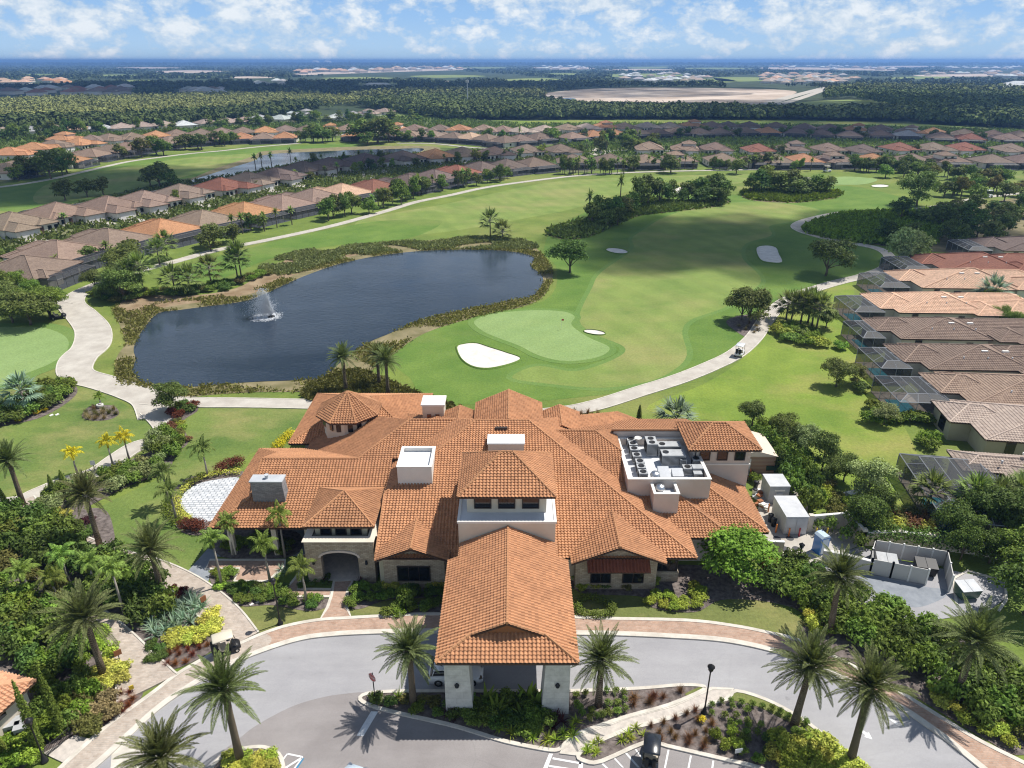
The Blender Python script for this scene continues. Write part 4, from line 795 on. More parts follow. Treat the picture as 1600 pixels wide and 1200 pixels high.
for px, py in ((985, 697), (988, 704), (990, 712), (994, 722), (999, 732), (1001, 740), (1004, 749)): reg(ac(px, py, 7.15, .95, .9, 1.0, [(0, 0)], None), 'small condenser in the column along the left parapet, {o}', 'air conditioner', 'air conditioning units in the roof well')
ac(1016, 707, 7.15, 1.2, 1.9, 1.6, [(0, .45), (0, -.45)], 'tall twin-fan unit at the back of the white roof well'); ac(1044, 709, 7.15, 2.6, 1.2, 1.3, [(-.8, 0)], 'long pale unit at back of the roof well, farther of two')
ac(1050, 724, 7.15, 2.6, 1.4, 1.4, [(-.8, .1)], 'long pale unit in middle of the roof well, nearer of two'); ac(1066, 728, 7.15, .7, .7, 1.0, [(0, 0)], 'small square condenser beside the long pale units'); ac(1086, 728, 7.15, .8, .8, 1.0, [(0, 0)], 'small condenser by the right parapet of roof well')
ac(1073, 740, 7.15, 1.0, .9, .9, [(0, 0)], 'low condenser near the front parapet of roof well'); ac(1088, 741, 7.15, 1.1, .9, 1.0, [], 'grey fanless box unit beside the right parapet'); ac(1089, 748, 7.15, .9, .7, .8, [], 'grey fanless box unit nearest the right front corner')
for i, (px, py, zf) in enumerate(((1023, 748, 7.15), (1028, 757, 6.9), (1031, 768, 6.9))):
    t = thing('exhaust_fan', None, 'exhaust fan', G(px, py, zf)); MB().lathe([(.3, 0), (.3, .35)], n=14).build('fan_curb', MAT['metal'], t, world=False); MB().lathe([(.34, .35), (.55, .4), (.55, .55), (.42, .78), (.1, .88)], n=16).build('hood', MAT['chrome'], t, world=False); reg(t, 'round mushroom exhaust fan in the narrow roof well, {o}', 'exhaust fan', 'mushroom fans on the roof')
for px, py, lab in ((1036, 742, 'grey sloped duct box behind the mushroom fans'), (1039, 750, 'grey sloped duct box in front of another by the fans'), (1058, 745, 'low tilted dark panel near the front parapet')):
    t = thing('duct_box', lab, 'duct box', G(px, py, 7.15)); MB().add([(-.6, -.5, .1), (.6, -.5, .1), (.6, .5, .1), (-.6, .5, .1), (-.6, -.5, .4), (.6, -.5, .4), (.6, .5, .8), (-.6, .5, .8)], [(0, 1, 5, 4), (1, 2, 6, 5), (2, 3, 7, 6), (3, 0, 4, 7), (4, 5, 6, 7)]).build('housing', MAT['metal'], t, world=False); MB().obox((0, 0, 0), 1.0, .8, .1).build('base', MAT['black'], t, world=False)
t = thing('satellite_dish', 'small white satellite dish on ridge behind the roof well', 'satellite dish', G(997, 686, 8.4)); MB().lathe([(.02, .0), (.25, .05), (.42, .18), (.40, .19), (.23, .07), (.02, .03)], n=16).build('dish', MAT['trim'], t, world=False); MB().tube([(0, 0, -.6), (0, 0, 0)], .04, 6).build('mast', MAT['metal'], t, world=False)
# ------------------------------------------------------------ plants: builders
def unit(n, r=None):
    v = (r or rng).normal(size=(n, 3)); return v/np.linalg.norm(v, axis=1, keepdims=True)
def leaves(mb, C, N, size, mi=0, asp=.5):
    """diamond leaves at C lying across normal N"""
    n = len(C); t = np.cross(N, unit(n)); t /= np.linalg.norm(t, axis=1, keepdims=True)+1e-9; b = np.cross(N, t)
    s = (size*rng.uniform(.65, 1.35, n))[:, None]
    V = np.stack([C-t*s*.5, C+b*s*asp*.5, C+t*s*.5+N*s*.06, C-b*s*asp*.5], 1).reshape(-1, 3)
    mb.add(V, np.arange(4*n).reshape(-1, 4), mi)
def blobs(mb, B, dens, size, mi=0, inner=.62, asp=.55, flat=.5):
    for cx, cy, cz, rx, ry, rz in B:
        n = int(dens*(rx*ry+ry*rz+rx*rz)); u = unit(n); u[:, 2] = np.where(u[:, 2] < -.35, -u[:, 2]*.6, u[:, 2])
        r = rng.uniform(inner, 1.04, n)[:, None]; C = np.array([cx, cy, cz])+u*r*np.array([rx, ry, rz])
        N = u*.9+unit(n)*.8+np.array([0, 0, flat]); N /= np.linalg.norm(N, axis=1, keepdims=True); leaves(mb, C, N, size, mi, asp)
def crownblobs(R, Hc, z0, k, rr=(.32, .5), seed=0):
    r = random.Random(seed); B = [(0, 0, z0+Hc*.5, R*.62, R*.62, Hc*.42)]
    for i in range(k):
        a = 2*PI*i/k*1.618*2+r.random(); d = R*r.uniform(.35, .78); zz = z0+Hc*r.uniform(.14, .86); q = R*r.uniform(*rr)
        if zz > z0+Hc*.7: d *= .6
        B.append((d*math.cos(a), d*math.sin(a), zz, q, q, q*.78))
    return B
def limbs(mb, B, th, r0, mi=0):
    mb.tube([(0, 0, 0), (.05*th, .02*th, th*.5), (0, 0, th), (B[0][0], B[0][1], B[0][2])], [r0*1.25, r0, r0*.8, r0*.3], 7, mi)
    for b in B[1:7]: mb.tube([(0, 0, th*.75), (b[0]*.5, b[1]*.5, (th+b[2])/2), (b[0], b[1], b[2])], [r0*.55, r0*.35, r0*.12], 5, mi)
VEG = {}
def vegmesh(key, mb, mats, smooth=False): VEG[key] = mb.mesh(key, mats, smooth)
for i in range(4):      # broadleaf shade trees, near: crown radius 1 m, scaled on placing
    B = crownblobs(3.5, 5.6, 1.1, 14, (.34, .5), seed=i); mc, mt = MB(), MB(); blobs(mc, B, 60, .36, 0, .5); limbs(mt, B, 1.6, .17)
    vegmesh('crown%d' % i, mc, MAT['foliage']); vegmesh('trunk%d' % i, mt, MAT['bark'], True)
for i in range(4):      # the same, seen from far: trunk and crown in one small mesh
    B = crownblobs(3.5, 5.7, 1.0, 11, (.34, .5), seed=10+i); m = MB(); blobs(m, B, 17, .66, 0, .55); limbs(m, B[:5], 1.6, .2, 1); vegmesh('fartree%d' % i, m, [MAT['foliage'], MAT['bark']])
for i in range(3):      # slim conifers and pines
    m = MB(); B = [(random.uniform(-.5, .5), random.uniform(-.5, .5), 3+k*1.25, 1.9-.2*k, 1.9-.2*k, 1.0) for k in range(6)]; blobs(m, B, 20, .7); limbs(m, [(0, 0, 9, 1, 1, 1)], 3, .16, 1); vegmesh('farpine%d' % i, m, [MAT['foliage'], MAT['bark']])
for i in range(5):      # shrubs, one metre radius
    r = random.Random(i); B = [(0, 0, .45, .75, .75, .5)]+[(r.uniform(-.6, .6), r.uniform(-.6, .6), r.uniform(.35, .75), r.uniform(.32, .5), r.uniform(.32, .5), r.uniform(.3, .42)) for _ in range(7)]
    m = MB(); blobs(m, B, 190, .20, 0, .5); vegmesh('shrub%d' % i, m, MAT['foliage'])
for i in range(3):
    m = MB(); blobs(m, [(0, 0, .45, .5, .5, .45), (.1, .1, .55, .35, .35, .38)], 230, .17, 0, .4); vegmesh('ball%d' % i, m, MAT['foliage'])
def blade(mb, o, d, L, w, droop, n=4, mi=0):
    """an arching strap leaf from o along d"""
    d = Vector(d).normalized(); s = d.cross(Vector((0, 0, 1))); s = s.normalized() if s.length > .01 else Vector((1, 0, 0)); V = []; p = Vector(o); e = d.copy()
    for i in range(n+1):
        ww = w*(1-.92*(i/n)**1.5)*(.6+.4*min(1, i*2/n)); V += [p-s*ww/2, p+s*ww/2]; p = p+e*(L/n); e = (e+Vector((0, 0, -droop/n))).normalized()
    mb.add(V, [(2*i, 2*i+1, 2*i+3, 2*i+2) for i in range(n)], mi)
for i in range(3):      # rosettes and grass tufts
    m = MB()
    for k in range(34):
        a = random.uniform(0, 2*PI); e = random.uniform(.25, 1.35); blade(m, (0, 0, .02), (math.cos(a)*math.cos(e), math.sin(a)*math.cos(e), math.sin(e)), random.uniform(.6, 1.0), .10, .7)
    vegmesh('rosette%d' % i, m, MAT['foliage']); m = MB()
    for k in range(120):
        a = random.uniform(0, 2*PI); e = random.uniform(.5, 1.5); blade(m, (random.gauss(0, .1), random.gauss(0, .1), 0), (math.cos(a)*math.cos(e), math.sin(a)*math.cos(e), math.sin(e)), random.uniform(.6, 1.15), .05, .9, 3)
    vegmesh('tuft%d' % i, m, MAT['foliage'])
    m = MB()
    for k in range(16):   # broad-leaved tropical plant
        a = k*2.4+random.uniform(-.3, .3); e = random.uniform(.4, 1.3); blade(m, (0, 0, 0), (math.cos(a)*math.cos(e), math.sin(a)*math.cos(e), math.sin(e)), random.uniform(.8, 1.3), .42, .8, 6)
    vegmesh('broadleaf%d' % i, m, MAT['foliage'])
def frond(mb, o, az, el, L, ll, droop, st=26, vee=.5, w=.045, mi=0, rw=.03, hang=.35):
    d = Vector((math.cos(az)*math.cos(el), math.sin(az)*math.cos(el), math.sin(el))); p = Vector(o); h = Vector((-math.sin(az), math.cos(az), 0)); e = d.copy(); V = []; F = []; sp = []
    for i in range(st+1):
        t = i/st; sp.append(p.copy())
        if i > st*.12:
            up = h.cross(e)*-1 if h.cross(e).z < 0 else h.cross(e)
            q = ll*math.sin(PI*min(1, .18+.82*t)**.8)**.7*(.55+.45*(1-t))+.05
            for sg in (1, -1):
                dr = (h*sg*.85+e*.62+up*vee*random.uniform(.3, 1.1)).normalized(); m_ = p+dr*q*.5; tp = p+dr*q+Vector((0, 0, -hang*q*random.uniform(.5, 1.2)))
                b = len(V); V += [p, m_-e*w*.5, tp, m_+e*w*.5]; F.append((b, b+1, b+2, b+3))
        p = p+e*(L/st); e = (e+Vector((0, 0, -droop*(.4+1.2*t)/st))).normalized()
    mb.add(V, F, mi); mb.tube(sp[::4], list(np.linspace(rw, rw*.3, len(sp[::4]))), 4, mi+1, False)
for i in range(4):      # date palm crowns about the growing point
    m = MB(); r = random.Random(i); n = 52
    for k in range(n):
        t = k/n; el = math.radians(86-98*t**.95)+r.uniform(-.1, .1); frond(m, (0, 0, .25*(1-t)), k*2.39996+r.uniform(-.2, .2), el, r.uniform(2.35, 3.0)*(.82+.18*min(1, 3*t)), .44, .62+.45*t, 32, .35, .085, 0, .035, .12)
    vegmesh('datecrown%d' % i, m, [MAT['foliage'], MAT['foliage']])
for i in range(4):      # slender feather palms: few arching broad fronds
    m = MB(); r = random.Random(20+i); n = 13
    for k in range(n):
        t = k/n; frond(m, (0, 0, .1), k*2.39996+r.uniform(-.3, .3), math.radians(78-75*t)+r.uniform(-.1, .1), r.uniform(1.25, 1.7), .55, 1.9, 20, .25, .10, 0, .03, .7)
    vegmesh('feathercrown%d' % i, m, [MAT['foliage'], MAT['foliage']])
    m = MB(); r = random.Random(30+i)
    for k in range(26):  # fan palms
        az = k*2.39996; el = math.radians(80-115*k/26); d = Vector((math.cos(az)*math.cos(el), math.sin(az)*math.cos(el), math.sin(el))); c = d*r.uniform(.75, 1.0); h = Vector((-math.sin(az), math.cos(az), 0)); up = d.cross(h)
        m.tube([(0, 0, 0), c], .02, 3, 1, False)
        for j in range(11):
            g = (j-5)/5*1.25; e = (d*math.cos(g)+h*math.sin(g)+up*.12*math.cos(g*2)).normalized(); blade(m, c, e, r.uniform(.75, .95), .17, .55, 3)
    vegmesh('fancrown%d' % i, m, [MAT['foliage'], MAT['palmtrunk']])
    m = MB(); r = random.Random(40+i)
    for k in range(24):  # far palms, one mesh
        az = k*2.39996; el = math.radians(82-112*k/24); blade(m, (0, 0, 5), (math.cos(az)*math.cos(el), math.sin(az)*math.cos(el), math.sin(el)), r.uniform(1.5, 1.9), .75, 1.0, 4)
    m.tube([(0, 0, 0), (0, 0, 5)], [.17, .13], 6, 1); vegmesh('farpalm%d' % i, m, [MAT['foliage'], MAT['bark']])
m = MB()
for k in range(14):
    blobs(m, [(0, 0, .2+k*.3, .42*(1-(k/14)**2)+.05, .42*(1-(k/14)**2)+.05, .3)], 650, .17, 0, .5, .4)
vegmesh('columncrown', m, MAT['foliage'])
GREEN = dict(oak=(0.1396, 0.1779, 0.0468), dark=(0.1025, 0.1592, 0.035), mid=(0.1586, 0.2262, 0.0416), bright=(0.1702, 0.2453, 0.0324), yellow=(0.52, 0.52, 0.1), lime=(0.31, 0.38, 0.055), red=(0.13, 0.032, 0.022), rustred=(0.24, 0.085, 0.035), olive=(0.161, 0.1595, 0.0462), date=(.150, .178, .066), silver=(0.242, 0.33, 0.231), gold=(0.56, 0.46, 0.03), feather=(0.205, 0.2784, 0.06), sage=(0.2592, 0.3045, 0.125), tan=(0.312, 0.24, 0.12), maroon=(0.075, 0.025, 0.03), palm=(0.1745, 0.2337, 0.065), copper=(0.2, 0.1, 0.05), reed=(0.27, 0.2767, 0.0837), pine=(0.102, 0.126, 0.042))
def jit(c, a=.12):
    k = 1+random.uniform(-a, a); return tuple(max(0, q*k*(1+random.uniform(-a/2, a/2))) for q in c)
def plantparts(root, parts, color):
    for nm, key, mc in parts:
        o = link(nm, VEG[key], root, False, color if mc else None)
TREES, PALMS, SHRUBS = [], [], []
def tree(px, py, h, r, tmpl, group, col='oak', name='shade_tree', v=None):
    """full broadleaf tree standing at pixel px, py: h metres tall, crown radius r"""
    p = G(px, py); v = random.randrange(4) if v is None else v
    t = thing(name, None, None, p, random.uniform(0, 6.28), None, (r/3.9, r/3.9, h/6.9)); plantparts(t, (('trunk', 'trunk%d' % v, 0), ('crown', 'crown%d' % v, 1)), jit(GREEN[col]))
    reg(t, tmpl, 'tree', group); TREES.append((p.x, p.y, r)); return t
def fartree(p, h, r, tmpl, group, col='oak', kind='fartree', name='tree', cat='tree'):
    nv = {'fartree': 4, 'farpine': 3, 'farpalm': 4}[kind]; o = link(name, VEG['%s%d' % (kind, random.randrange(nv))], None, False, jit(GREEN[col], .18)); o.location = (p[0], p[1], 0); o.rotation_euler = (0, 0, random.uniform(0, 6.28))
    b = {'fartree': (3.9, 6.9), 'farpine': (2.0, 10.2), 'farpalm': (1.9, 6.4)}[kind]; o.scale = (r/b[0], r/b[0], h/b[1]); reg(o, tmpl, cat, group); return o
def datepalm(px, py, cy, label, v, s=1.0, lean=0, col='date'):
    s *= 1.13
    p = G(px, py); h = ZT(py, cy); t = thing('date_palm', label, 'palm tree', p, v*1.3, 'tall date palms of the clubhouse grounds')
    MB().tube([(0, 0, 0), (lean*.3, 0, h*.35), (lean*.7, 0, h*.7), (lean, 0, h)], [.34, .27, .24, .27], 12).build('trunk', MAT['datebark'], t, True, world=False)
    b = MB().lathe([(.22, -.7), (.38, -.35), (.42, 0), (.2, .3)], (lean, 0, h), 12).build('crown_base', MAT['seat' if v % 2 else 'datebark'], t, True, world=False)
    c = link('crown', VEG['datecrown%d' % (v % 4)], t, False, jit(GREEN[col], .08)); c.location = (lean, 0, h+.1); c.scale = (s,)*3; return t
def feather(px, py, cy, tmpl, group, s=1.0, col='feather', name='feather_palm', trunk='palmtrunk'):
    p = G(px, py); h = ZT(py, cy); v = random.randrange(4); t = thing(name, None, None, p, random.uniform(0, 6))
    MB().tube([(0, 0, 0), (.06, 0, h*.5), (0, 0, h-.7*s)], [.16, .10, .085], 8).build('trunk', MAT[trunk], t, True, world=False)
    m = MB().tube([(0, 0, h-.75*s), (0, 0, h-.35*s), (0, 0, h+.1)], [.10*s, .13*s, .05*s], 8).build('crownshaft', MAT['foliage'], t, True, world=False); m.color = (*jit(GREEN[col]), 1)
    c = link('crown', VEG['feathercrown%d' % v], t, False, jit(GREEN[col])); c.location = (0, 0, h); c.scale = (s,)*3; return reg(t, tmpl, 'palm tree', group)
def fanpalm(px, py, cy, tmpl, group, s=1.0, col='palm', name='fan_palm'):
    p = G(px, py); h = max(.8, ZT(py, cy)); v = random.randrange(4); t = thing(name, None, None, p, random.uniform(0, 6))
    MB().tube([(0, 0, 0), (.04, 0, h*.5), (0, 0, h)], [.2, .16, .15], 8).build('trunk', MAT['bark'], t, True, world=False)
    c = link('crown', VEG['fancrown%d' % v], t, False, jit(GREEN[col])); c.location = (0, 0, h); c.scale = (s,)*3; return reg(t, tmpl, 'palm tree', group)
SHN = dict(yellow='yellow', gold='yellow', lime='lime', silver='silver', red='red', maroon='red', rustred='red', copper='bronze', tan='bronze', olive='olive', sage='olive', dark='dark', bright='bright')
def plant(p, key, nv, s, tmpl, cat, group, col, name='shrub', sz=None, z=.08):
    if name == 'shrub': name = SHN.get(col, 'green')+'_shrub'
    o = link(name, VEG['%s%d' % (key, random.randrange(nv))], None, False, jit(GREEN[col])); o.location = (p[0], p[1], z); o.rotation_euler = (0, 0, random.uniform(0, 6.28)); k = s*random.uniform(.85, 1.15); o.scale = (k, k, (sz or s)*random.uniform(.88, 1.12)); return reg(o, tmpl, cat, group)
def shrubs(poly, n, gap, s, tmpl, group, col, sz=None, name='shrub', key='shrub', nv=5, cat='shrub'):
    w = GP(poly, False)
    for p in scatter(w, n, gap): plant(p, key, nv, s, tmpl, cat, group, random.choice(col) if isinstance(col, (list, tuple)) else col, name, sz)
def hedge(name, label, pts, w, h, col, dens=150, leaf=.2, sm=True, close=False):
    c = GP(pts, sm, close, 4) if len(pts[0]) == 2 else [p[:2] for p in pts]; m = MB(); L = 0
    for i in range(len(c)-1+(1 if close else 0)):
        a, b = c[i], c[(i+1) % len(c)]; d = math.hypot(b[0]-a[0], b[1]-a[1]); k = max(1, int(d/(w*.5)))
        for q in range(k):
            t = q/k; blobs(m, [(a[0]+(b[0]-a[0])*t+random.uniform(-.1, .1)*w, a[1]+(b[1]-a[1])*t+random.uniform(-.1, .1)*w, h*.48, w*.56*random.uniform(.85, 1.15), w*.56*random.uniform(.85, 1.15), h*.56*random.uniform(.85, 1.15))], dens*.55, leaf, 0, .5)
    o = m.build(name, MAT['foliage']); o.color = (*GREEN[col], 1); return tag(o, label, 'hedge')
def stuffveg(name, poly, n, size, col, kinds, zr=(0, 0), sub=None, world=False, houses=False, patchy=0):
    """ground cover nobody could count: leaf tufts over an area, one object"""
    w = poly if world else GP(poly); m = MB(); P = scatter(w, n, 0, 30)
    P = np.array([(p[0], p[1], 0) for p in P])
    for q in ([] if sub is None else sub): P = P[~inside_np(P, q)]
    if patchy: P = P[np.sin(P[:, 0]*.31+2*np.sin(P[:, 1]*.23))+np.sin(P[:, 1]*.47+1.7*np.sin(P[:, 0]*.19)) > -patchy]
    if houses:
        for q in HPOS: P = P[(P[:, 0]-q[0])**2+(P[:, 1]-q[1])**2 > 95]
    for k in range(kinds):
        C = P+np.stack([rng.normal(0, size*.45, len(P)), rng.normal(0, size*.45, len(P)), rng.uniform(.1, 1, len(P))*size*.8], 1); N = unit(len(P)); N[:, 2] *= .45; N /= np.linalg.norm(N, axis=1, keepdims=True)
        leaves(m, C, N, size, 0, .42)
    o = m.build(name, MAT['foliage']); o.color = (*GREEN[col], 1); return tag(o, None, None, None, 'stuff')
# ------------------------------------------------------------ planting, near the clubhouse
D_ = datepalm
D_(37, 790, 722, 'date palm at left edge rising from white gravel beside the cart path', 0, .95)
D_(156, 852, 776, 'date palm in the small mulch bed on the lawn left of clubhouse', 1, 1.0)
D_(254, 930, 862, 'date palm on the dark hedge tip beside the brick path', 2, 1.05)
D_(163, 1058, 970, 'date palm ringed by yellow shrubs between the two brick paths', 3, 1.15)
D_(376, 1190, 1082, 'date palm on the kerbed oval island with yellow shrubs', 0, 1.05)
D_(275, 1262, 1188, 'date palm cut by the bottom edge of the photo', 1, 1.05)
D_(646, 1100, 1020, 'date palm left of the porch beside the stop sign', 2, .95)
D_(935, 1103, 1035, 'date palm right of the porch in the kerbed bed', 3, .95)
D_(1240, 1135, 1046, 'date palm between the drive and the dark green ball shrubs', 0, 1.1, .25)
D_(1328, 1192, 1083, 'date palm beside yellow hedge on the outer right bend', 1, 1.05, .3)
D_(1296, 990, 906, 'date palm in front of the fenced dumpster yard', 2, 1.0, .25)
D_(1494, 1088, 1003, 'date palm rising from the right hand hedge by the service road', 3, 1.15, .3)
D_(541, 613, 560, 'date palm behind the octagonal turret, alone by the pond', 1, .92)
D_(607, 620, 566, 'nearer of the two date palms in the reeds by the pond', 2, .95)
D_(593, 603, 557, 'farther of the two date palms in the reeds by the pond', 3, .85)
for a in ((122, 742, 709), (178, 733, 692), (203, 722, 684)): feather(*a, 'golden yellow palm beside the cart path, {o} of the three', 'golden palms by the path', 1.0, 'gold', 'golden_palm')
for a in ((325, 747, 702), (276, 816, 768), (266, 790, 738)): feather(*a, 'arching green palm near the white stone terrace, {o}', 'green palms by the terrace', 1.25, 'palm', 'feather_palm')
for a in ((347, 917, 845), (366, 868, 818), (422, 908, 852), (446, 872, 806), (479, 943, 888)): feather(*a, 'slender palm planted before the arched entrance, {o}', 'slender palms at the entrance', 1.1, 'feather')
for a in ((111, 917, 868), (151, 921, 880), (48, 932, 893), (90, 937, 905), (196, 965, 888)): feather(*a, 'slender palm rising from the dark left hedge, {o}', 'slender palms in the hedge', 1.1, 'feather')
fanpalm(42, 642, 612, 'silvery fan palm in the shrub bed at left edge', 'silver fan palms', 1.9, 'silver', 'silver_palm'); fanpalm(1055, 668, 655, 'silvery fan palm behind the roof well', 'silver fan palms', 2.1, 'silver', 'silver_palm')
feather(158, 633, 620, 'small potted palm in a tuft ring on the left lawn', 'potted palms', .7, 'bright')
t = thing('planter_pot', 'round pale pot holding a small palm on left lawn', 'pot', G(157, 637)); MB().lathe([(.3, 0), (.5, .25), (.52, .55), (.42, .62), (.36, .6), (.3, .5)], n=16).build('bowl', MAT['pot'], t, True, world=False); MB().lathe([(.38, .5), (.02, .54)], n=12).build('soil', MAT['mulch'], t, world=False)
def column(px, py, ty, lab):
    p = G(px, py); h = ZT(py, ty); t = thing('cypress_tree', lab, 'cypress', p, 0, 'narrow columnar cypresses', (1.0, 1.0, h/4.4)); MB().tube([(0, 0, 0), (0, 0, 3.5)], [.09, .03], 6).build('trunk', MAT['bark'], t, world=False); link('crown', VEG['columncrown'], t, False, jit(GREEN['mid']))
column(12, 800, 762, 'slim cypress at the left edge before the white gravel'); column(86, 778, 741, 'slim cypress in shrubs by the path, nearer to the date palm'); column(101, 762, 734, 'slim cypress in shrubs by the path, farther of that pair')
column(62, 1172, 1062, 'leaning tall cypress beside the orange tiled cottage'); column(97, 1148, 1040, 'tall cypress by the black railing'); column(6, 1185, 1140, 'cypress cut by the bottom left corner'); column(998, 660, 632, 'lone dark cypress behind the clubhouse roofs')
# big hedge masses, plant by plant
shrubs([(0, 805), (60, 808), (110, 850), (200, 888), (262, 930), (262, 962), (200, 965), (120, 900), (40, 870), (-30, 860)], 40, 1.55, 1.75, 'dense dark shrub in the long hedge left of the brick path, {o}', 'dark hedge shrubs on the left', ['dark', 'mid', 'dark'], 2.3)
shrubs([(-40, 865), (40, 885), (110, 915), (150, 965), (130, 985), (70, 960), (-40, 945)], 22, 1.5, 1.4, 'mixed green shrub under the slender palms, {o}', 'mixed shrubs under the palms', ['mid', 'olive', 'bright', 'dark'], 1.5)
shrubs([(-40, 930), (60, 945), (130, 985), (140, 1030), (100, 1050), (40, 1040), (-40, 1010)], 26, 1.4, 1.6, 'leafy green shrub above the orange cottage, {o}', 'leafy shrubs above the cottage', ['mid', 'dark', 'mid', 'bright'], 2.0)
shrubs([(60, 1050), (130, 1040), (150, 1110), (110, 1150), (70, 1140)], 14, 1.3, 1.2, 'lush green shrub beside the cottage cypresses, {o}', 'lush shrubs beside the cottage', ['mid', 'bright'], 1.6)
shrubs([(20, 1130), (90, 1150), (70, 1200), (10, 1215)], 8, 1.2, 1.1, 'low bright shrub below the cottage wall, {o}', 'low shrubs below the cottage', ['bright', 'lime'], 1.0)
shrubs([(125, 1085), (180, 1085), (178, 1120), (150, 1150), (125, 1140)], 12, 1.0, 1.0, 'olive bronze shrub left of the orange flowers, {o}', 'olive shrubs by the brick path', ['olive', 'tan'], 1.1)
shrubs([(120, 1063), (155, 1046), (195, 1046), (196, 1070), (160, 1082), (120, 1080)], 14, .8, .95, 'pale yellow shrub round the date palm foot, {o}', 'yellow shrubs round the date palm', 'yellow', .7)
shrubs([(255, 1000), (300, 985), (335, 958), (342, 985), (310, 1005), (265, 1015)], 16, .85, .95, 'pale yellow shrub along the silver green bed, {o}', 'yellow shrubs in the silver bed', 'yellow', .65)
shrubs([(225, 965), (270, 935), (312, 930), (320, 955), (290, 985), (240, 1000)], 26, .8, 1.35, 'silver green palmetto between the two brick paths, {o}', 'silver green palmettos', 'silver', 1.5, 'palmetto', 'rosette', 3, 'palmetto')
shrubs([(240, 940), (280, 920), (292, 928), (262, 948)], 6, .8, .7, 'dark red leaved shrub behind silver green bed, {o}', 'dark red shrubs', 'red', .8)
shrubs([(255, 1022), (325, 1002), (330, 1012), (285, 1040), (262, 1040)], 16, .65, .58, 'small orange leaved bedding plant near the cart, {o}', 'orange bedding plants near the cart', 'rustred', .62, 'bedding_plant', 'tuft', 3, 'bedding plant')
shrubs([(160, 1105), (200, 1078), (216, 1085), (200, 1112), (168, 1132)], 16, .65, .58, 'small orange leaved bedding plant along the lower brick path, {o}', 'orange bedding plants by lower path', 'rustred', .62, 'bedding_plant', 'tuft', 3, 'bedding plant')
shrubs([(235, 1010), (262, 1015), (255, 1030), (240, 1030)], 6, .8, .8, 'dark green low shrub at the tip of silver bed, {o}', 'low dark shrubs at the tip', 'dark', .6)
shrubs([(150, 985), (170, 1000), (180, 1035), (160, 1035)], 7, .9, .9, 'lime green shrub under the date palm fronds, {o}', 'lime shrubs under the date palm', 'lime', .9)
# path-side shrubs, top left
shrubs([(60, 790), (75, 772), (150, 752), (140, 785), (80, 805)], 12, 1.2, 1.2, 'bushy green shrub behind the slim cypresses, {o}', 'bushy shrubs behind cypresses', ['mid', 'sage'], 1.5)
shrubs([(160, 750), (200, 732), (255, 720), (268, 735), (215, 755), (175, 770)], 16, 1.2, 1.2, 'grey green shrub along the path by the golden palms, {o}', 'grey green shrubs by golden palms', ['sage', 'mid'], 1.5)
shrubs([(235, 715), (240, 692), (268, 680), (282, 700), (270, 720)], 10, 1.2, 1.35, 'tall bushy shrub covering the path bend, {o}', 'tall shrubs at the path bend', ['sage', 'mid'], 2.1)
shrubs([(75, 812), (95, 802), (112, 800), (100, 812), (80, 818)], 5, .8, .8, 'yellow green mound at the corner of the path, {o}', 'yellow mounds at path corner', 'yellow', .7)
shrubs([(120, 820), (140, 815), (148, 842), (125, 845)], 5, 1.0, 1.0, 'dark shrub at the foot of the lawn date palm, {o}', 'dark shrubs at palm foot', ['dark', 'maroon'], .8)
hedge('hedge', 'clipped yellow hedge curving round the white stone terrace', [(372, 741), (340, 744), (310, 752), (287, 768), (278, 788), (283, 806), (297, 815)], 1.1, .9, 'yellow')
hedge('hedge', 'bright green low hedge outside the yellow terrace hedge', [(262, 790), (268, 808), (282, 824)], 1.4, .9, 'bright'); hedge('hedge', 'dark red hedge above the white stone terrace', [(345, 738), (362, 730), (380, 727)], 1.7, 1.5, 'red'); hedge('hedge', 'dark red hedge at the left corner of the tiled wing', [(290, 826), (305, 826), (320, 830)], 1.8, 1.3, 'red')
hedge('hedge', 'yellow hedge beside the left back roof', [(432, 703), (445, 692), (458, 682)], 1.6, 1.3, 'gold'); hedge('hedge', 'short green hedge under the arching palm', [(312, 747), (330, 742)], 1.0, .8, 'mid')
shrubs([(0, 650), (50, 612), (110, 603), (112, 620), (60, 648), (0, 665)], 22, 1.7, 1.7, 'dark shrub round the silvery fan palm at left edge, {o}', 'dark shrubs round silver palm', ['dark', 'mid'], 1.9)
shrubs([(20, 652), (70, 640), (72, 648), (30, 662)], 6, 1.0, .7, 'yellow orange shrub edging the left palm bed, {o}', 'yellow shrubs edging the palm bed', 'gold', .6)
shrubs([(132, 648), (145, 640), (178, 640), (182, 650), (160, 656), (138, 655)], 16, .9, .9, 'brown green grass tuft ringing the potted palm, {o}', 'grass tufts round the pot', ['tan', 'olive'], .9, 'grass_tuft', 'tuft', 3, 'grass tuft')
tree(268, 645, 5.2, 3.0, 'dark bushy tree at the junction of cart paths', 'junction tree', 'oak')
shrubs([(262, 648), (290, 632), (308, 636), (290, 650), (275, 655)], 7, 1.1, 1.1, 'red and green shrub beside the junction tree, {o}', 'shrubs beside the junction tree', ['red', 'mid', 'dark'], 1.1)
shrubs([(265, 665), (282, 660), (292, 690), (275, 690)], 9, 1.0, .9, 'low copper and green shrub along the path, {o}', 'low shrubs along the path', ['copper', 'lime', 'olive'], .8)
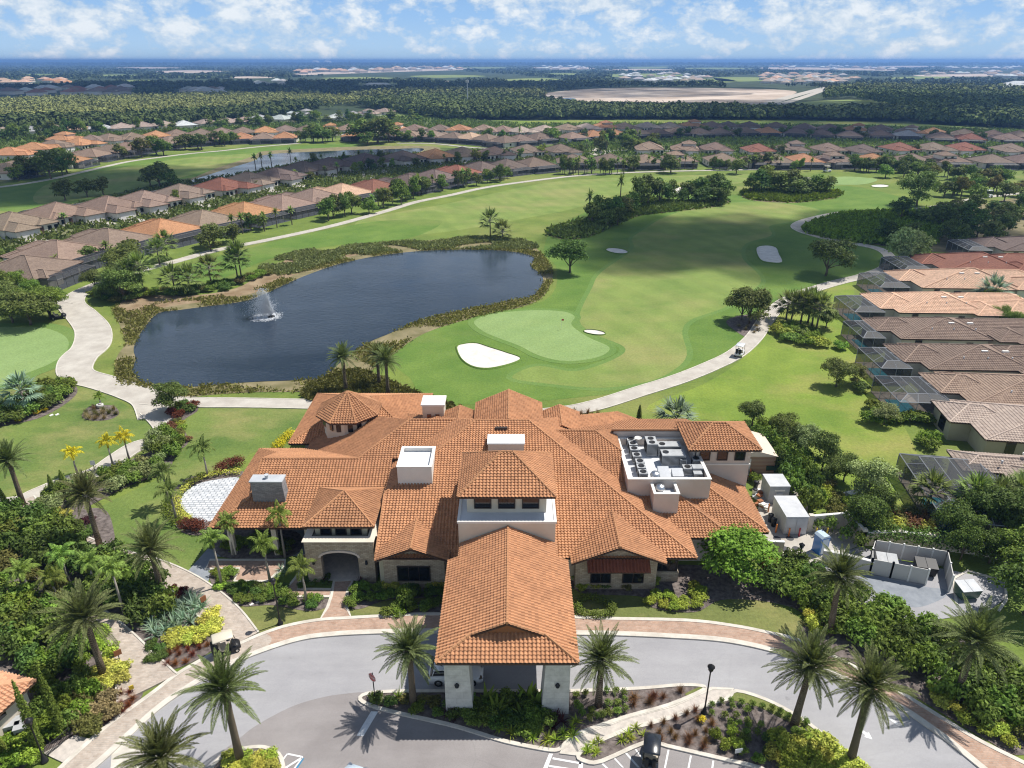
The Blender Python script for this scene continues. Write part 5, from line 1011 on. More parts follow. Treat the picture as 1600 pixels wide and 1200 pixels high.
# entrance beds
shrubs([(330, 897), (368, 895), (362, 912), (345, 925)], 12, .8, .7, 'small shrub left of the brick patio, {o}', 'shrubs left of the patio', ['mid', 'lime', 'bright'], .7)
shrubs([(352, 918), (430, 914), (460, 935), (505, 940), (500, 950), (440, 945), (370, 940)], 30, .85, .75, 'low green shrub in front of the brick patio, {o}', 'low shrubs before the patio', ['mid', 'dark', 'bright'], .6)
shrubs([(350, 862), (360, 845), (450, 845), (450, 864)], 16, 1.0, .95, 'green shrub in the shade of the porch, {o}', 'shrubs under the porch eaves', ['mid', 'dark', 'bright'], 1.0)
shrubs([(475, 905), (515, 905), (516, 918), (472, 918)], 7, .8, .6, 'dark low shrub in the strip under the arch wall, {o}', 'shrubs under the arch wall', 'dark', .4); shrubs([(425, 905), (440, 890), (455, 890), (445, 905)], 5, .8, .8, 'pale spiky plant beside the brick patio, {o}', 'spiky plants by the patio', ['lime', 'silver'], .9, 'rosette_plant', 'rosette', 3, 'spiky plant')
shrubs([(546, 945), (552, 918), (600, 918), (615, 932), (570, 945)], 18, .85, .8, 'green shrub right of the entry path, {o}', 'shrubs right of entry path', ['mid', 'bright', 'mid'], .8)
shrubs([(600, 918), (690, 918), (690, 930), (620, 932)], 14, .9, .8, 'yellow green shrub under the bay window, {o}', 'shrubs under the bay window', ['lime', 'yellow', 'dark'], .8)
shrubs([(600, 962), (625, 948), (678, 945), (675, 956), (640, 962)], 14, .9, .85, 'green shrub in the lens shaped lawn bed, {o}', 'shrubs in the lawn bed', ['mid', 'bright'], .7)
plant(G(634, 945), 'shrub', 5, 1.3, 'tall round bush in the lens shaped lawn bed', 'shrub', 'tall round bush', 'mid', 'shrub', 1.9)
for x in (612, 700, 508, 562): plant(G(x, 912), 'rosette', 3, .9, 'dark spiky plant against the stone wall, {o}', 'spiky plant', 'spiky plants against the wall', 'maroon', 'rosette_plant', 1.1)
shrubs([(900, 905), (1020, 905), (1020, 918), (910, 920)], 18, .9, .85, 'yellow green shrub under the right bay windows, {o}', 'shrubs under right bay windows', ['olive', 'lime', 'dark'], .8)
shrubs([(1012, 942), (1030, 930), (1070, 935), (1085, 920), (1098, 925), (1095, 945), (1060, 955)], 22, .85, .75, 'yellow green shrub in the curved bed, {o}', 'yellow shrubs in the curved bed', 'lime', .65)
hedge('hedge', 'oval clipped hedge ring on the lawn right of the porch', [(902, 950), (908, 941), (925, 937), (945, 944), (957, 955), (950, 963), (930, 965), (910, 961)], .9, .8, 'mid', 170, .18, True, True)
t = tree(1142, 903, 5.8, 4.5, 'broad bright green tree at right corner of clubhouse', 'corner tree', 'bright', v=1)
shrubs([(1195, 905), (1240, 880), (1260, 905), (1235, 945), (1200, 930)], 14, 1.5, 1.6, 'dark green shrub right of the broad bright tree, {o}', 'dark shrubs by the broad tree', ['dark', 'mid'], 2.0)
for x, y, r in ((1208, 900, 1.4), (1222, 925, 1.6), (1198, 880, 1.0)): plant(G(x, y), 'shrub', 5, r, 'rust red shrub beside the broad bright tree, {o}', 'shrub', 'rust red shrubs', 'rustred', 'shrub', r)
for x, y, r in ((1248, 940, 1.7), (1235, 905, 1.6), (1258, 915, 1.4)): plant(G(x, y), 'shrub', 5, r, 'rounded green shrub at the service road corner, {o}', 'shrub', 'rounded corner shrubs', 'mid', 'shrub', r*1.2)
# porch island
shrubs([(690, 1105), (700, 1098), (840, 1098), (860, 1130), (830, 1150), (760, 1135), (700, 1120)], 34, .85, .95, 'dark glossy shrub between the porch piers, {o}', 'glossy shrubs between the piers', ['dark', 'mid', 'mid'], .9)
for x, y in ((760, 1102), (775, 1120), (805, 1105), (825, 1098), (838, 1108), (750, 1112), (815, 1122)): plant(G(x, y), 'broadleaf', 3, 1.2, 'big leaved tropical plant between the porch piers, {o}', 'plant', 'big leaved plants', 'bright', 'broad_leaved_plant', 1.5)
for x, y in ((703, 1120), (713, 1123), (733, 1122), (858, 1128), (870, 1120), (878, 1130), (866, 1138)): plant(G(x, y), 'rosette', 3, 1.0, 'maroon strap leaved plant at a pier foot, {o}', 'spiky plant', 'maroon plants at pier feet', 'maroon', 'strap_leaved_plant', 1.4)
for x, y in ((780, 1142), (798, 1148), (815, 1150), (832, 1155), (855, 1158), (868, 1158), (893, 1140), (900, 1130), (880, 1148), (843, 1145), (895, 1152)): plant(G(x, y), 'rosette', 3, .95, 'lime green arching plant on front of the porch island, {o}', 'spiky plant', 'lime plants on porch island', 'lime', 'rosette_plant', 1.0)
shrubs([(580, 1095), (640, 1090), (690, 1098), (690, 1118), (630, 1110)], 20, .9, .7, 'low dark shrub by the stop sign, {o}', 'low shrubs by the stop sign', ['dark', 'olive', 'mid'], .6); plant(G(622, 1092), 'rosette', 3, 1.2, 'large spiky green plant left of the date palm', 'spiky plant', 'large spiky plant', 'mid', 'rosette_plant', 1.3)
for i, (x, y) in enumerate(((900, 1090), (914, 1088), (900, 1104), (925, 1115), (948, 1084), (962, 1085), (975, 1087), (950, 1105), (964, 1103), (976, 1098), (977, 1113), (964, 1116), (952, 1118), (940, 1122), (932, 1122), (922, 1128), (910, 1118), (905, 1110))): plant(G(x, y), 'ball', 3, .72, 'small clipped green ball shrub right of the porch, {o}', 'shrub', 'clipped ball shrubs right of porch', 'mid', 'ball_shrub', .75)
for x, y in ((990, 1092), (990, 1103), (1018, 1095), (1022, 1090), (1036, 1092), (1063, 1083), (1015, 1100)): plant(G(x, y), 'tuft', 3, .62, 'copper brown grass tuft above the shell path, {o}', 'grass tuft', 'copper tufts above the path', 'copper', 'grass_tuft', .8)
# right island
for x, y in ((1017, 1137), (1037, 1132), (1055, 1125), (1072, 1118), (1086, 1112), (1090, 1128), (1030, 1148), (1048, 1146), (1055, 1155), (1076, 1155), (1086, 1150), (1112, 1133), (1103, 1145), (1102, 1162), (1098, 1170), (1075, 1163), (1032, 1158)): plant(G(x, y), 'tuft', 3, .55, 'copper brown grass tuft below the shell path, {o}', 'grass tuft', 'copper tufts below the path', 'copper', 'grass_tuft', .75)
for x, y in ((1111, 1106), (1126, 1101), (1142, 1100), (1158, 1103), (1174, 1105), (1144, 1110), (1111, 1120), (1131, 1122), (1150, 1124), (1166, 1114), (1190, 1108), (1205, 1112), (1218, 1117), (1230, 1123), (1140, 1134), (1153, 1135), (1168, 1132), (1168, 1140), (1183, 1150), (1188, 1138), (1165, 1150), (1258, 1133), (1246, 1128)): plant(G(x, y), 'ball', 3, .68, 'small clipped green ball shrub beneath the lamp post, {o}', 'shrub', 'clipped ball shrubs by lamp post', 'mid', 'ball_shrub', .75)
for x, y in ((993, 1140), (982, 1150), (972, 1158), (985, 1157), (935, 1160), (927, 1165), (918, 1172), (932, 1178), (917, 1178), (1006, 1150)): plant(G(x, y), 'rosette', 3, .75, 'lime green arching plant on the parking corner, {o}', 'spiky plant', 'lime plants on parking corner', 'lime', 'rosette_plant', .8)
shrubs([(1115, 1148), (1140, 1135), (1160, 1150), (1160, 1165), (1125, 1178), (1112, 1168)], 12, .9, .7, 'bright green mounded plant in the middle bed, {o}', 'bright mounded plants', ['bright', 'lime', 'mid'], .9); shrubs([(1150, 1180), (1160, 1150), (1250, 1150), (1210, 1185), (1190, 1195)], 12, 1.1, .6, 'dark green shrub in the palm shade, {o}', 'dark shrubs in the palm shade', ['dark', 'mid'], .7)
shrubs([(1200, 1180), (1215, 1160), (1250, 1170), (1275, 1150), (1320, 1180), (1340, 1210), (1240, 1225)], 30, .95, 1.05, 'yellow variegated shrub at the lower right bend, {o}', 'variegated shrubs lower right', ['yellow', 'yellow', 'lime'], .9)
plant(G(1096, 1130), 'ball', 3, .7, 'single yellow flower clump among copper tufts', 'shrub', 'flower clump', 'gold', 'flower_clump', .7)
shrubs([(345, 1205), (360, 1185), (395, 1178), (425, 1185), (428, 1210)], 20, .7, .75, 'yellow variegated shrub on the kerbed oval island, {o}', 'variegated shrubs on oval island', ['yellow', 'yellow', 'lime'], .7)
# right hand hedge belt
shrubs([(1262, 905), (1300, 925), (1380, 955), (1440, 985), (1500, 1020), (1600, 1080), (1640, 1150), (1560, 1140), (1490, 1090), (1430, 1060), (1350, 1015), (1290, 975), (1265, 945)], 62, 1.6, 1.75, 'dense green shrub in the long right hedge, {o}', 'dense shrubs of the right hedge', ['dark', 'mid', 'dark', 'mid', 'mid'], 2.2)
shrubs([(1255, 930), (1275, 945), (1300, 1000), (1260, 985)], 10, .9, .8, 'yellow mottled shrub in front of the right hedge, {o}', 'yellow shrubs before right hedge', ['yellow', 'lime'], .8); shrubs([(1460, 1080), (1520, 1105), (1600, 1150), (1590, 1175), (1520, 1140), (1455, 1095)], 20, 1.0, .9, 'yellow mottled shrub along the outer walkway, {o}', 'yellow shrubs along outer walkway', ['yellow', 'lime', 'olive'], .8)
# behind the service yard
shrubs([(1190, 680), (1225, 690), (1255, 735), (1275, 792), (1265, 805), (1232, 770), (1212, 730), (1180, 695)], 30, 1.6, 1.7, 'dense green bush behind the pale containers, {o}', 'bushes behind the containers', ['mid', 'dark', 'mid'], 3.0)
for a in ((1284, 735, 5.5, 2.6), (1255, 715, 5, 2.3), (1318, 752, 4.2, 2.0), (1352, 782, 5.8, 3.0), (1236, 706, 4.2, 2.0), (1222, 690, 4.6, 2.4), (1175, 665, 4, 2.4), (1300, 752, 3.8, 1.8)): tree(*a, 'grey green olive tree behind the service yard, {o}', 'olive trees behind the yard', random.choice(['sage', 'oak', 'mid']), 'olive_tree')
for a in ((1348, 838, 5.2, 2.9), (1375, 810, 4, 2.2)): tree(*a, 'dark dense tree on the white boundary wall, {o}', 'dark trees by the wall', 'dark', 'dense_tree')
shrubs([(1265, 775), (1290, 760), (1335, 798), (1300, 805)], 16, 1.3, 1.1, 'pale olive scrub above the service yard wall, {o}', 'olive scrub above the wall', ['olive', 'lime', 'olive'], 1.2); shrubs([(1355, 815), (1400, 800), (1450, 815), (1450, 830), (1360, 828)], 18, 1.3, 1.3, 'yellow bronze shrub beyond the white wall, {o}', 'bronze shrubs beyond the wall', ['olive', 'yellow', 'copper'], 1.2)
hedge('hedge', 'dark clipped hedge between white wall and dumpster yard', [(1350, 848), (1400, 850), (1450, 856), (1490, 862)], 2.4, 2.6, 'dark', 60, .3)
for x, y, h in ((1276, 832, 2.2), (1294, 832, 2.3), (1318, 848, 2.6), (1330, 838, 2.6), (1342, 862, 2.4)): o = plant(G(x, y), 'ball', 3, 1.7, 'upright green shrub inside the service yard wall, {o}', 'shrub', 'upright shrubs in the yard', 'mid', 'upright_shrub', h)
for a in ((1490, 850, 5.5, 2.6), (1525, 835, 6, 3.0), (1560, 840, 6.5, 3.4), (1590, 850, 6.5, 3.2), (1545, 880, 4, 2.4), (1598, 905, 6, 3.2), (1600, 960, 6.5, 3.5), (1500, 875, 4.5, 1.9), (1585, 885, 4.5, 2.5)): tree(*a, 'dark tree screening the service road at right edge, {o}', 'dark trees at right edge', random.choice(['dark', 'mid', 'dark']), 'dense_tree')
for a in ((1447, 800, 770), (1512, 815, 775), (1545, 815, 778), (1580, 812, 775), (1597, 800, 765)): fanpalm(*a, 'fan palm by the caged pool at right, {o}', 'fan palms by the caged pool', 1.7, 'palm')
shrubs([(1495, 845), (1600, 850), (1600, 880), (1500, 870)], 14, 1.5, 1.4, 'green understorey shrub along the right wall, {o}', 'understorey shrubs by right wall', ['dark', 'mid', 'bright'], 1.4)
# right lawn and gardens of the houses
for a in ((1306, 604, 5.2, 3.0, 'oak'), (1335, 600, 3.6, 2.2, 'olive')): tree(*a[:4], 'small shade tree beside the caged patio, {o}', 'shade trees by caged patio', a[4])
tree(1380, 664, 3.6, 2.0, 'young thin tree on the bright right lawn', 'young lawn tree', 'sage')
for a in ((1235, 507, 478), (1250, 510, 475), (1268, 512, 478), (1275, 516, 482), (1228, 500, 476), (1262, 505, 472)): fanpalm(*a, 'cabbage palm in clump by the cart path, {o}', 'cabbage palm clump', 2.0, 'palm')
tree(1290, 513, 4.5, 2.4, 'small tree at the right of the cabbage palm clump', 'clump tree', 'oak')
shrubs([(1210, 518), (1230, 515), (1270, 525), (1282, 540), (1260, 545), (1225, 530)], 16, 1.9, 2.0, 'dense green bush under the cabbage palms, {o}', 'bushes under cabbage palms', ['mid', 'bright', 'lime'], 1.7)
for x, y in ((1313, 545), (1360, 660), (1400, 660), (1420, 658), (1440, 660), (1450, 700), (1455, 730), (1448, 690), (1440, 740), (1430, 745), (1345, 610), (1362, 640), (1370, 655)): plant(G(x, y), 'shrub', 5, 1.7, 'garden shrub along the house patios on the right, {o}', 'shrub', 'garden shrubs of right houses', random.choice(['mid', 'dark', 'bright']), 'shrub', 1.6)
hedge('hedge', 'clipped hedge at the foot of the tan roofed house', [(1388, 659), (1420, 660), (1452, 660)], 2.0, 1.6, 'mid', 70, .28)
for a in ((1170, 505, 7.6, 5.0), (1158, 500, 6.6, 3.6), (1185, 498, 6.0, 3.4)): tree(*a, 'oak in the clump beside the cart path bend, {o} of three', 'oak clump on the course', 'oak', 'oak_tree')
shrubs([(1150, 508), (1175, 512), (1190, 508), (1180, 524), (1165, 520)], 12, 1.6, .9, 'dry brown tuft beneath the oak clump, {o}', 'dry tufts beneath the oaks', 'tan', .7, 'grass_tuft', 'tuft', 3, 'grass tuft')
tree(890, 426, 8.6, 5.8, 'lone round oak by the right end of the pond', 'lone oak by pond', 'dark', 'oak_tree', 0); tree(1290, 431, 10.3, 6.2, 'lone round oak on the shaded fairway', 'lone oak on the fairway', 'dark', 'oak_tree', 2)
tree(1432, 322, 13, 7.8, 'very large spreading oak beyond the far bunkers', 'large spreading oak', 'oak', 'oak_tree', 3)
for x, y, c in ((766, 372, 345), (785, 375, 362)): fanpalm(x, y, c, 'cabbage palm on the far bank of the pond, {o}', 'palms on the far bank', 2.4, 'palm')
shrubs([(880, 648), (900, 645), (935, 648), (925, 656), (890, 657)], 16, 1.0, .9, 'brown grass tuft behind the clubhouse roof, {o}', 'brown tufts behind the roof', ['tan', 'copper'], .9, 'grass_tuft', 'tuft', 3, 'grass tuft')
# left bank of the pond
for a in ((195, 470, 7.5, 4.6), (205, 440, 9, 5.2), (150, 452, 5, 3), (180, 455, 6.0, 3.6), (170, 468, 4.5, 3.0)): tree(*a, 'dark oak on the pond bank by the cart path, {o}', 'oaks by the pond bank', 'oak', 'oak_tree')
for a in ((226, 460, 418), (182, 464, 440), (209, 463, 428), (275, 462, 436), (298, 458, 436), (331, 447, 420), (372, 440, 408), (378, 438, 398), (250, 414, 393), (262, 405, 380)): fanpalm(*a, 'cabbage palm along the left pond bank, {o}', 'palms on left pond bank', 2.3, 'palm')
shrubs([(140, 462), (200, 460), (300, 452), (370, 440), (420, 425), (420, 432), (340, 458), (230, 466), (180, 474)], 44, 1.9, 1.6, 'green shrub along the upper edge of the dry bank, {o}', 'shrubs along the dry bank', ['mid', 'dark', 'olive', 'bright'], 1.4)
for a in ((20, 505, 6.5, 4.5), (48, 508, 7, 5.4), (78, 498, 6.5, 4.4), (10, 485, 6.5, 4.4), (60, 490, 6.5, 4), (90, 480, 4.5, 2.6), (0, 470, 7, 4), (30, 462, 6, 3.4), (55, 470, 5, 3)): tree(*a, 'oak in the grove above the practice green, {o}', 'oak grove by the practice green', random.choice(['oak', 'mid']), 'oak_tree')
# reeds and ground cover
bwp = GP(BANK, True, True, 4)
stuffveg('reeds', bwp, 60000, .62, 'reed', 2, sub=[GP(POND, True, True, 4), GP([(186, 478), (215, 464), (300, 463), (370, 451), (415, 426), (470, 400), (520, 402), (460, 427), (400, 452), (330, 464), (250, 474), (205, 488)])], world=True, patchy=.75)
stuffveg('bank_shrubbery', [(405, 420), (450, 398), (520, 387), (600, 381), (690, 374), (760, 371), (816, 376), (832, 390), (690, 390), (600, 396), (520, 410), (450, 430)], 9000, .85, 'sage', 3, patchy=.9)
stuffveg('tall_grass_bed', [(478, 612), (520, 590), (560, 580), (610, 600), (660, 620), (700, 632), (705, 645), (640, 640), (500, 628)], 5200, .8, 'olive', 3)
stuffveg('marsh_plants', [(1256, 360), (1277, 348), (1317, 337), (1357, 334), (1440, 332), (1500, 328), (1440, 392), (1388, 384), (1333, 379), (1283, 370)], 6500, 1.7, 'bright', 3)
stuffveg('island_shrubbery', [(854, 363), (882, 353), (930, 340), (1000, 312), (1060, 317), (1132, 313), (1122, 322), (1050, 331), (1000, 337), (960, 352), (920, 370), (880, 374)], 3500, 1.5, 'oak', 3); stuffveg('far_island_shrubbery', [(1160, 305), (1175, 299), (1300, 300), (1308, 308), (1280, 313), (1240, 316), (1180, 313)], 1800, 1.6, 'bright', 3)
# ------------------------------------------------------------ houses of the neighbourhood
RC = dict(t=(.30, .218, .168), b=(.245, .18, .145), d=(.19, .142, .125), o=(.50, .262, .140), r=(.29, .13, .092), s=(.60, .40, .285), g=(.40, .40, .41), w=(.58, .60, .62), p=(.42, .34, .29))
def screencage(mb_s, mb_f, x0, x1, y0, y1, h, hr, axis='y'):
    """screened pool enclosure: sides, mansard roof, bronze frame"""
    ix, iy = min(1.6, (x1-x0)*.3), min(1.6, (y1-y0)*.3)
    a = [(x0, y0), (x1, y0), (x1, y1), (x0, y1)]; b = [(x0+ix, y0+iy), (x1-ix, y0+iy), (x1-ix, y1-iy), (x0+ix, y1-iy)]
    V = [(*p, 0) for p in a]+[(*p, h) for p in a]+[(*p, hr) for p in b]
    mb_s.add(V, [(i, (i+1) % 4, 4+(i+1) % 4, 4+i) for i in range(4)]+[(4+i, 4+(i+1) % 4, 8+(i+1) % 4, 8+i) for i in range(4)]+[(8, 9, 10, 11)])
    for i in range(4):
        j = (i+1) % 4
        for q in ((V[4+i], V[4+j]), (V[8+i], V[8+j]), (V[i], V[4+i]), (V[4+i], V[8+i])): mb_f.tube(q, .07, 4)
        n = max(2, int(math.dist(a[i], a[j])/2.4))
        for k in range(1, n):
            t = k/n; l = lambda p, q: tuple(p[c]+(q[c]-p[c])*t for c in range(3)); mb_f.tube([l(V[i], V[j]), l(V[4+i], V[4+j])], .05, 4); mb_f.tube([l(V[4+i], V[4+j]), l(V[8+i], V[8+j])], .05, 4)
    n = max(2, int((x1-x0)/2.4))
    for k in range(1, n): x = x0+ix+(x1-x0-2*ix)*k/n; mb_f.tube([(x, y0+iy, hr), (x, y1-iy, hr)], .05, 4)
HOUSES = {}
def housetype(key, W_, D_, mir, two=False):
    """local: garage faces +y, screened patio at -y"""
    m = -1 if mir else 1; P = {}
    X = lambda a, b: (min(m*a, m*b), max(m*a, m*b))
    blocks = [(*X(-W_/2, W_/2), -D_*.36, D_*.30), (*X(-W_/2+.4, -W_/2+7.2), D_*.05, D_*.5), (*X(2.0, W_/2-.5), D_*.1, D_*.36)]
    if not mir: blocks.append((*X(-W_/2+1.5, -1.5), -D_*.44, -D_*.2))
    rf = MB(); cp = MB(); wl = MB()
    for x0, x1, y0, y1 in blocks:
        f, e = hipfaces(x0-.5, x1+.5, y0-.5, y1+.5, 2.75, .40)
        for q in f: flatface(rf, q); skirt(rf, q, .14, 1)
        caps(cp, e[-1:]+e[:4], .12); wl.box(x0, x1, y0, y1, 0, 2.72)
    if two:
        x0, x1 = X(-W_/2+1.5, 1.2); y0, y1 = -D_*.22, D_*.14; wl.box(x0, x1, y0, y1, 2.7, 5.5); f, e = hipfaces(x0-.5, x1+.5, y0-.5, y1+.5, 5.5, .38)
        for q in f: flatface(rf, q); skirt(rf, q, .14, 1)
        caps(cp, e, .12)
    P['roof'] = rf.mesh('house_roof', [MAT['tilefar'], MAT['darkwood']], False, True); P['ridge_cap'] = cp.mesh('house_ridge', MAT['tilefar'], False, True); P['wall'] = wl.mesh('house_wall', MAT['housewall'])
    gx = sum(X(-W_/2+.4, -W_/2+7.2))/2; P['garage_door'] = MB().box(gx-2.4, gx+2.4, D_*.5, D_*.5+.06, 0, 2.2).mesh('garage_door', MAT['garage'])
    a, b = X(1.6, 2.8); P['front_door'] = MB().box(a, b, D_*.36, D_*.36+.06, 0, 2.2).mesh('front_door', MAT['darkwood'])
    ws = []
    for q in (4.6, 6.6): ws.append(MB().box(m*q-.6, m*q+.6, D_*.36-.02, D_*.36+.06, .8, 2.1).mesh('window', MAT['glass']))
    for yy in (-D_*.15, D_*.1):
        for sx in (-1, 1): ws.append(MB().box(sx*W_/2-.05, sx*W_/2+.05, yy-.7, yy+.7, .8, 2.0).mesh('window', MAT['glass']))
    if two:
        x0, x1 = X(-W_/2+1.5, 1.2)
        for q in (.25, .7): ws.append(MB().box(x0+(x1-x0)*q-.6, x0+(x1-x0)*q+.6, -D_*.22-.06, -D_*.22+.05, 3.7, 5.0).mesh('window', MAT['glass']))
    P['windows'] = ws; sc, fr = MB(), MB(); a, b = X(-W_/2+.8, W_/2-1.5); screencage(sc, fr, a, b, -D_*.36-5, -D_*.36-.1, 2.35, 3.0)
    P['screen'] = sc.mesh('patio_screen', MAT['screen']); P['screen_frame'] = fr.mesh('screen_frame', MAT['screenframe']); P['patio'] = MB().box(a, b, -D_*.36-5, -D_*.36, 0, .1).mesh('patio', MAT['greypave'])
    P['drive'] = MB().box(gx-2.6, gx+2.6, D_*.5+.1, D_*.5+7, 0, .07).mesh('driveway', MAT['concrete']); HOUSES[key] = P
for k, a in enumerate(((15.4, 25, 0), (15.4, 26, 1), (14.8, 24, 0, True), (15.4, 24, 1))): housetype(k, *a)
def house(p, rz, rc, tmpl, group, k=None, sc=1.0, cage=True):
    k = random.randrange(4) if k is None else k; P = HOUSES[k]; t = thing('house', None, None, (p[0], p[1], 0), rz, None, sc); col = jit(RC[rc], .07)
    link('wall', P['wall'], t, False); r = link('roof', P['roof'], t, False, col); link('ridge_cap', P['ridge_cap'], r, False, tuple(min(1, c*1.2) for c in col)); link('garage_door', P['garage_door'], t); link('front_door', P['front_door'], t)
    for w in P['windows']: link('window', w, t)
    link('driveway', P['drive'], t)
    if cage: l = link('patio_cage', P['screen'], t); link('cage_frame', P['screen_frame'], l); link('patio', P['patio'], t)
    return reg(t, tmpl, 'house', group)
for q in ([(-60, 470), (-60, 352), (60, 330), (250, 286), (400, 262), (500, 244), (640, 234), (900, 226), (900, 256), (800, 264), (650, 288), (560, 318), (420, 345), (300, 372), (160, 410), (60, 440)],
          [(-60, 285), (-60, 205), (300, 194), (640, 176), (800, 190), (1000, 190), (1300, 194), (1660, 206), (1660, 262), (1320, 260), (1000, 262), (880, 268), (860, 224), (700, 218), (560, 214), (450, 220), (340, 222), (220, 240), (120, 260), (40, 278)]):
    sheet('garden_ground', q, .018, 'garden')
CN = dict(t='tan tiled', b='brown tiled', d='dark brown tiled', o='orange tiled', r='red brown tiled', s='salmon tiled', g='grey roofed', w='white roofed', p='pale tiled')
HPOS = []
def row(L, side, where, two=(), cage=True, sc=1.0):
    """side: which side of the row (seen walking left to right) the screened patios face"""
    P = [G(x, y, 4) for x, y, c in L]; n = len(P)
    for i, (x, y, c) in enumerate(L):
        a, b = P[max(0, i-2)], P[min(n-1, i+2)]; d = Vector((b.x-a.x, b.y-a.y)); ang = math.atan2(d.y, d.x)+(0 if side > 0 else PI)
        house(P[i], ang, c, CN[c]+' house in the row '+where+', {o}', 'houses in the row '+where, 2 if i in two else random.choice((0, 1, 3)), sc, cage); HPOS.append((P[i].x, P[i].y))
row([(35, 412, 't'), (85, 387, 't'), (165, 368, 't'), (250, 352, 'o'), (315, 338, 't'), (380, 325, 'o'), (437, 313, 't'), (487, 303, 't'), (533, 295, 's'), (582, 288, 'r'), (636, 280, 'd'), (676, 272, 'd'), (712, 265, 'r'), (750, 259, 'd'), (790, 255, 'd'), (832, 252, 'b')], 1, 'along the left fairway edge')
row([(22, 342, 't'), (92, 326, 't'), (172, 316, 't'), (228, 307, 't'), (284, 296, 'b'), (348, 286, 'r'), (390, 277, 'b'), (434, 270, 'd'), (476, 259, 'd'), (517, 253, 'd'), (572, 246, 'd'), (632, 242, 'd'), (682, 239, 'o'), (724, 236, 'b'), (774, 235, 'b'), (824, 231, 'b'), (877, 231, 'b')], -1, 'between street and far pond')
row([(895, 247, 'b'), (952, 246, 'b'), (1008, 247, 't'), (1062, 245, 't'), (1128, 245, 't'), (1188, 246, 't'), (1212, 247, 't'), (1254, 246, 'o'), (1308, 246, 't'), (1362, 246, 'o'), (1424, 246, 'b'), (1482, 246, 't'), (1548, 247, 'b'), (1598, 247, 'd')], 1, 'at the head of the fairway', (3, 8, 11))
row([(1014, 227, 't'), (1070, 228, 't'), (1118, 228, 'b'), (1185, 230, 'r'), (1238, 228, 'b'), (1294, 229, 'b'), (1349, 231, 'd'), (1406, 228, 'r'), (1458, 228, 'b'), (1508, 228, 'r'), (1580, 230, 'b')], -1, 'behind the fairway head row', (1, 4))
row([(812, 215, 'b'), (842, 212, 'b'), (893, 211, 't'), (925, 208, 'o'), (957, 206, 'o'), (995, 205, 'b'), (1027, 205, 'd'), (1058, 203, 'b'), (1092, 204, 'd'), (1124, 204, 'd'), (1165, 203, 'b'), (1200, 203, 'o'), (1243, 204, 'd'), (1284, 206, 'd'), (1327, 208, 'd'), (1376, 207, 'd'), (1418, 208, 'g'), (1470, 211, 'd'), (1517, 213, 'r'), (1575, 213, 'b')], 1, 'below the dark wood')
row([(815, 202, 'p'), (852, 200, 'p'), (887, 198, 't'), (917, 197, 'p'), (943, 195, 'o'), (977, 196, 't'), (1012, 195, 'p'), (1047, 195, 'p'), (1081, 193, 'o'), (1113, 194, 'b'), (1138, 194, 'd'), (1171, 194, 'd'), (1212, 195, 'd'), (1257, 197, 'd'), (1296, 198, 'd'), (1336, 199, 'o'), (1376, 199, 'b'), (1418, 202, 't'), (1457, 204, 'o'), (1506, 206, 't'), (1552, 208, 't'), (1592, 209, 't')], -1, 'right under the dark wood', (4, 8, 15, 17), False)
row([(7, 262, 't'), (55, 251, 't'), (100, 247, 'o'), (140, 238, 't'), (170, 232, 't'), (197, 228, 't'), (222, 224, 't'), (242, 221, 't'), (264, 218, 't'), (302, 216, 't'), (342, 213, 't'), (377, 212, 'o'), (412, 212, 't'), (445, 211, 'o')], 1, 'above the left fairway path')
row([(18, 236, 'o'), (55, 228, 'o'), (86, 224, 't'), (100, 214, 'o'), (125, 221, 'o'), (142, 216, 'b'), (172, 214, 't'), (207, 212, 't'), (245, 209, 'o'), (277, 207, 't'), (315, 206, 't'), (347, 204, 't'), (381, 203, 't'), (415, 202, 'o'), (447, 200, 'b'), (480, 200, 'b'), (512, 199, 'o'), (545, 198, 't'), (575, 197, 't'), (615, 198, 'o'), (647, 199, 't'), (687, 199, 'b'), (717, 199, 'o'), (755, 199, 't'), (785, 201, 't')], -1, 'behind the left fairway houses', (3, 16, 19), False)
row([(555, 208, 'o'), (605, 207, 't'), (640, 208, 't'), (677, 209, 't'), (710, 211, 'b'), (737, 212, 's'), (762, 214, 't'), (790, 217, 'b')], 1, 'above the far pond')
row([(5, 203, 'p'), (47, 201, 'g'), (85, 199, 'p'), (120, 198, 's'), (155, 197, 'w'), (190, 196, 'p'), (222, 194, 'p'), (257, 193, 'p'), (287, 192, 'w'), (322, 189, 'p'), (355, 188, 'p'), (382, 186, 'p'), (405, 183, 'g'), (437, 183, 'w'), (460, 179, 'w'), (482, 175, 'g'), (525, 181, 'w'), (552, 177, 'g'), (577, 175, 'p'), (600, 172, 'p')], 1, 'against the pale left wood', (14, 15, 18), False)
# far subdivisions: houses of a few pixels
def tinymesh(rc):
    m = MB(); m.box(-7, 7, -9, 9, 0, 3); f, e = hipfaces(-7.6, 7.6, -9.6, 9.6, 3, .42)
    for q in f: flatface(m, q, 1)
    return m.mesh('distant_house', [MAT['housewall'], MAT['tilefar']], False, True)
TM = tinymesh(0)
def tiny(poly, n, cols, lab, group, sc=1.0):
    pix = scatter(poly, n, 3.2)
    for x, y in pix:
        o = link('distant_house', TM, None, False, jit(RC[random.choice(cols)], .1)); p = G(x, y); o.location = p; k = sc*random.uniform(.9, 1.3); o.scale = (k, k, k); o.rotation_euler = (0, 0, random.uniform(0, 3.1)); tag(o, lab, 'house', group)
tiny([(955, 118), (1040, 115), (1110, 122), (1090, 130), (985, 129)], 34, 'pwwg', 'tiny pale house in subdivision behind the bare earth', 'tiny houses behind the bare earth', 1.3)
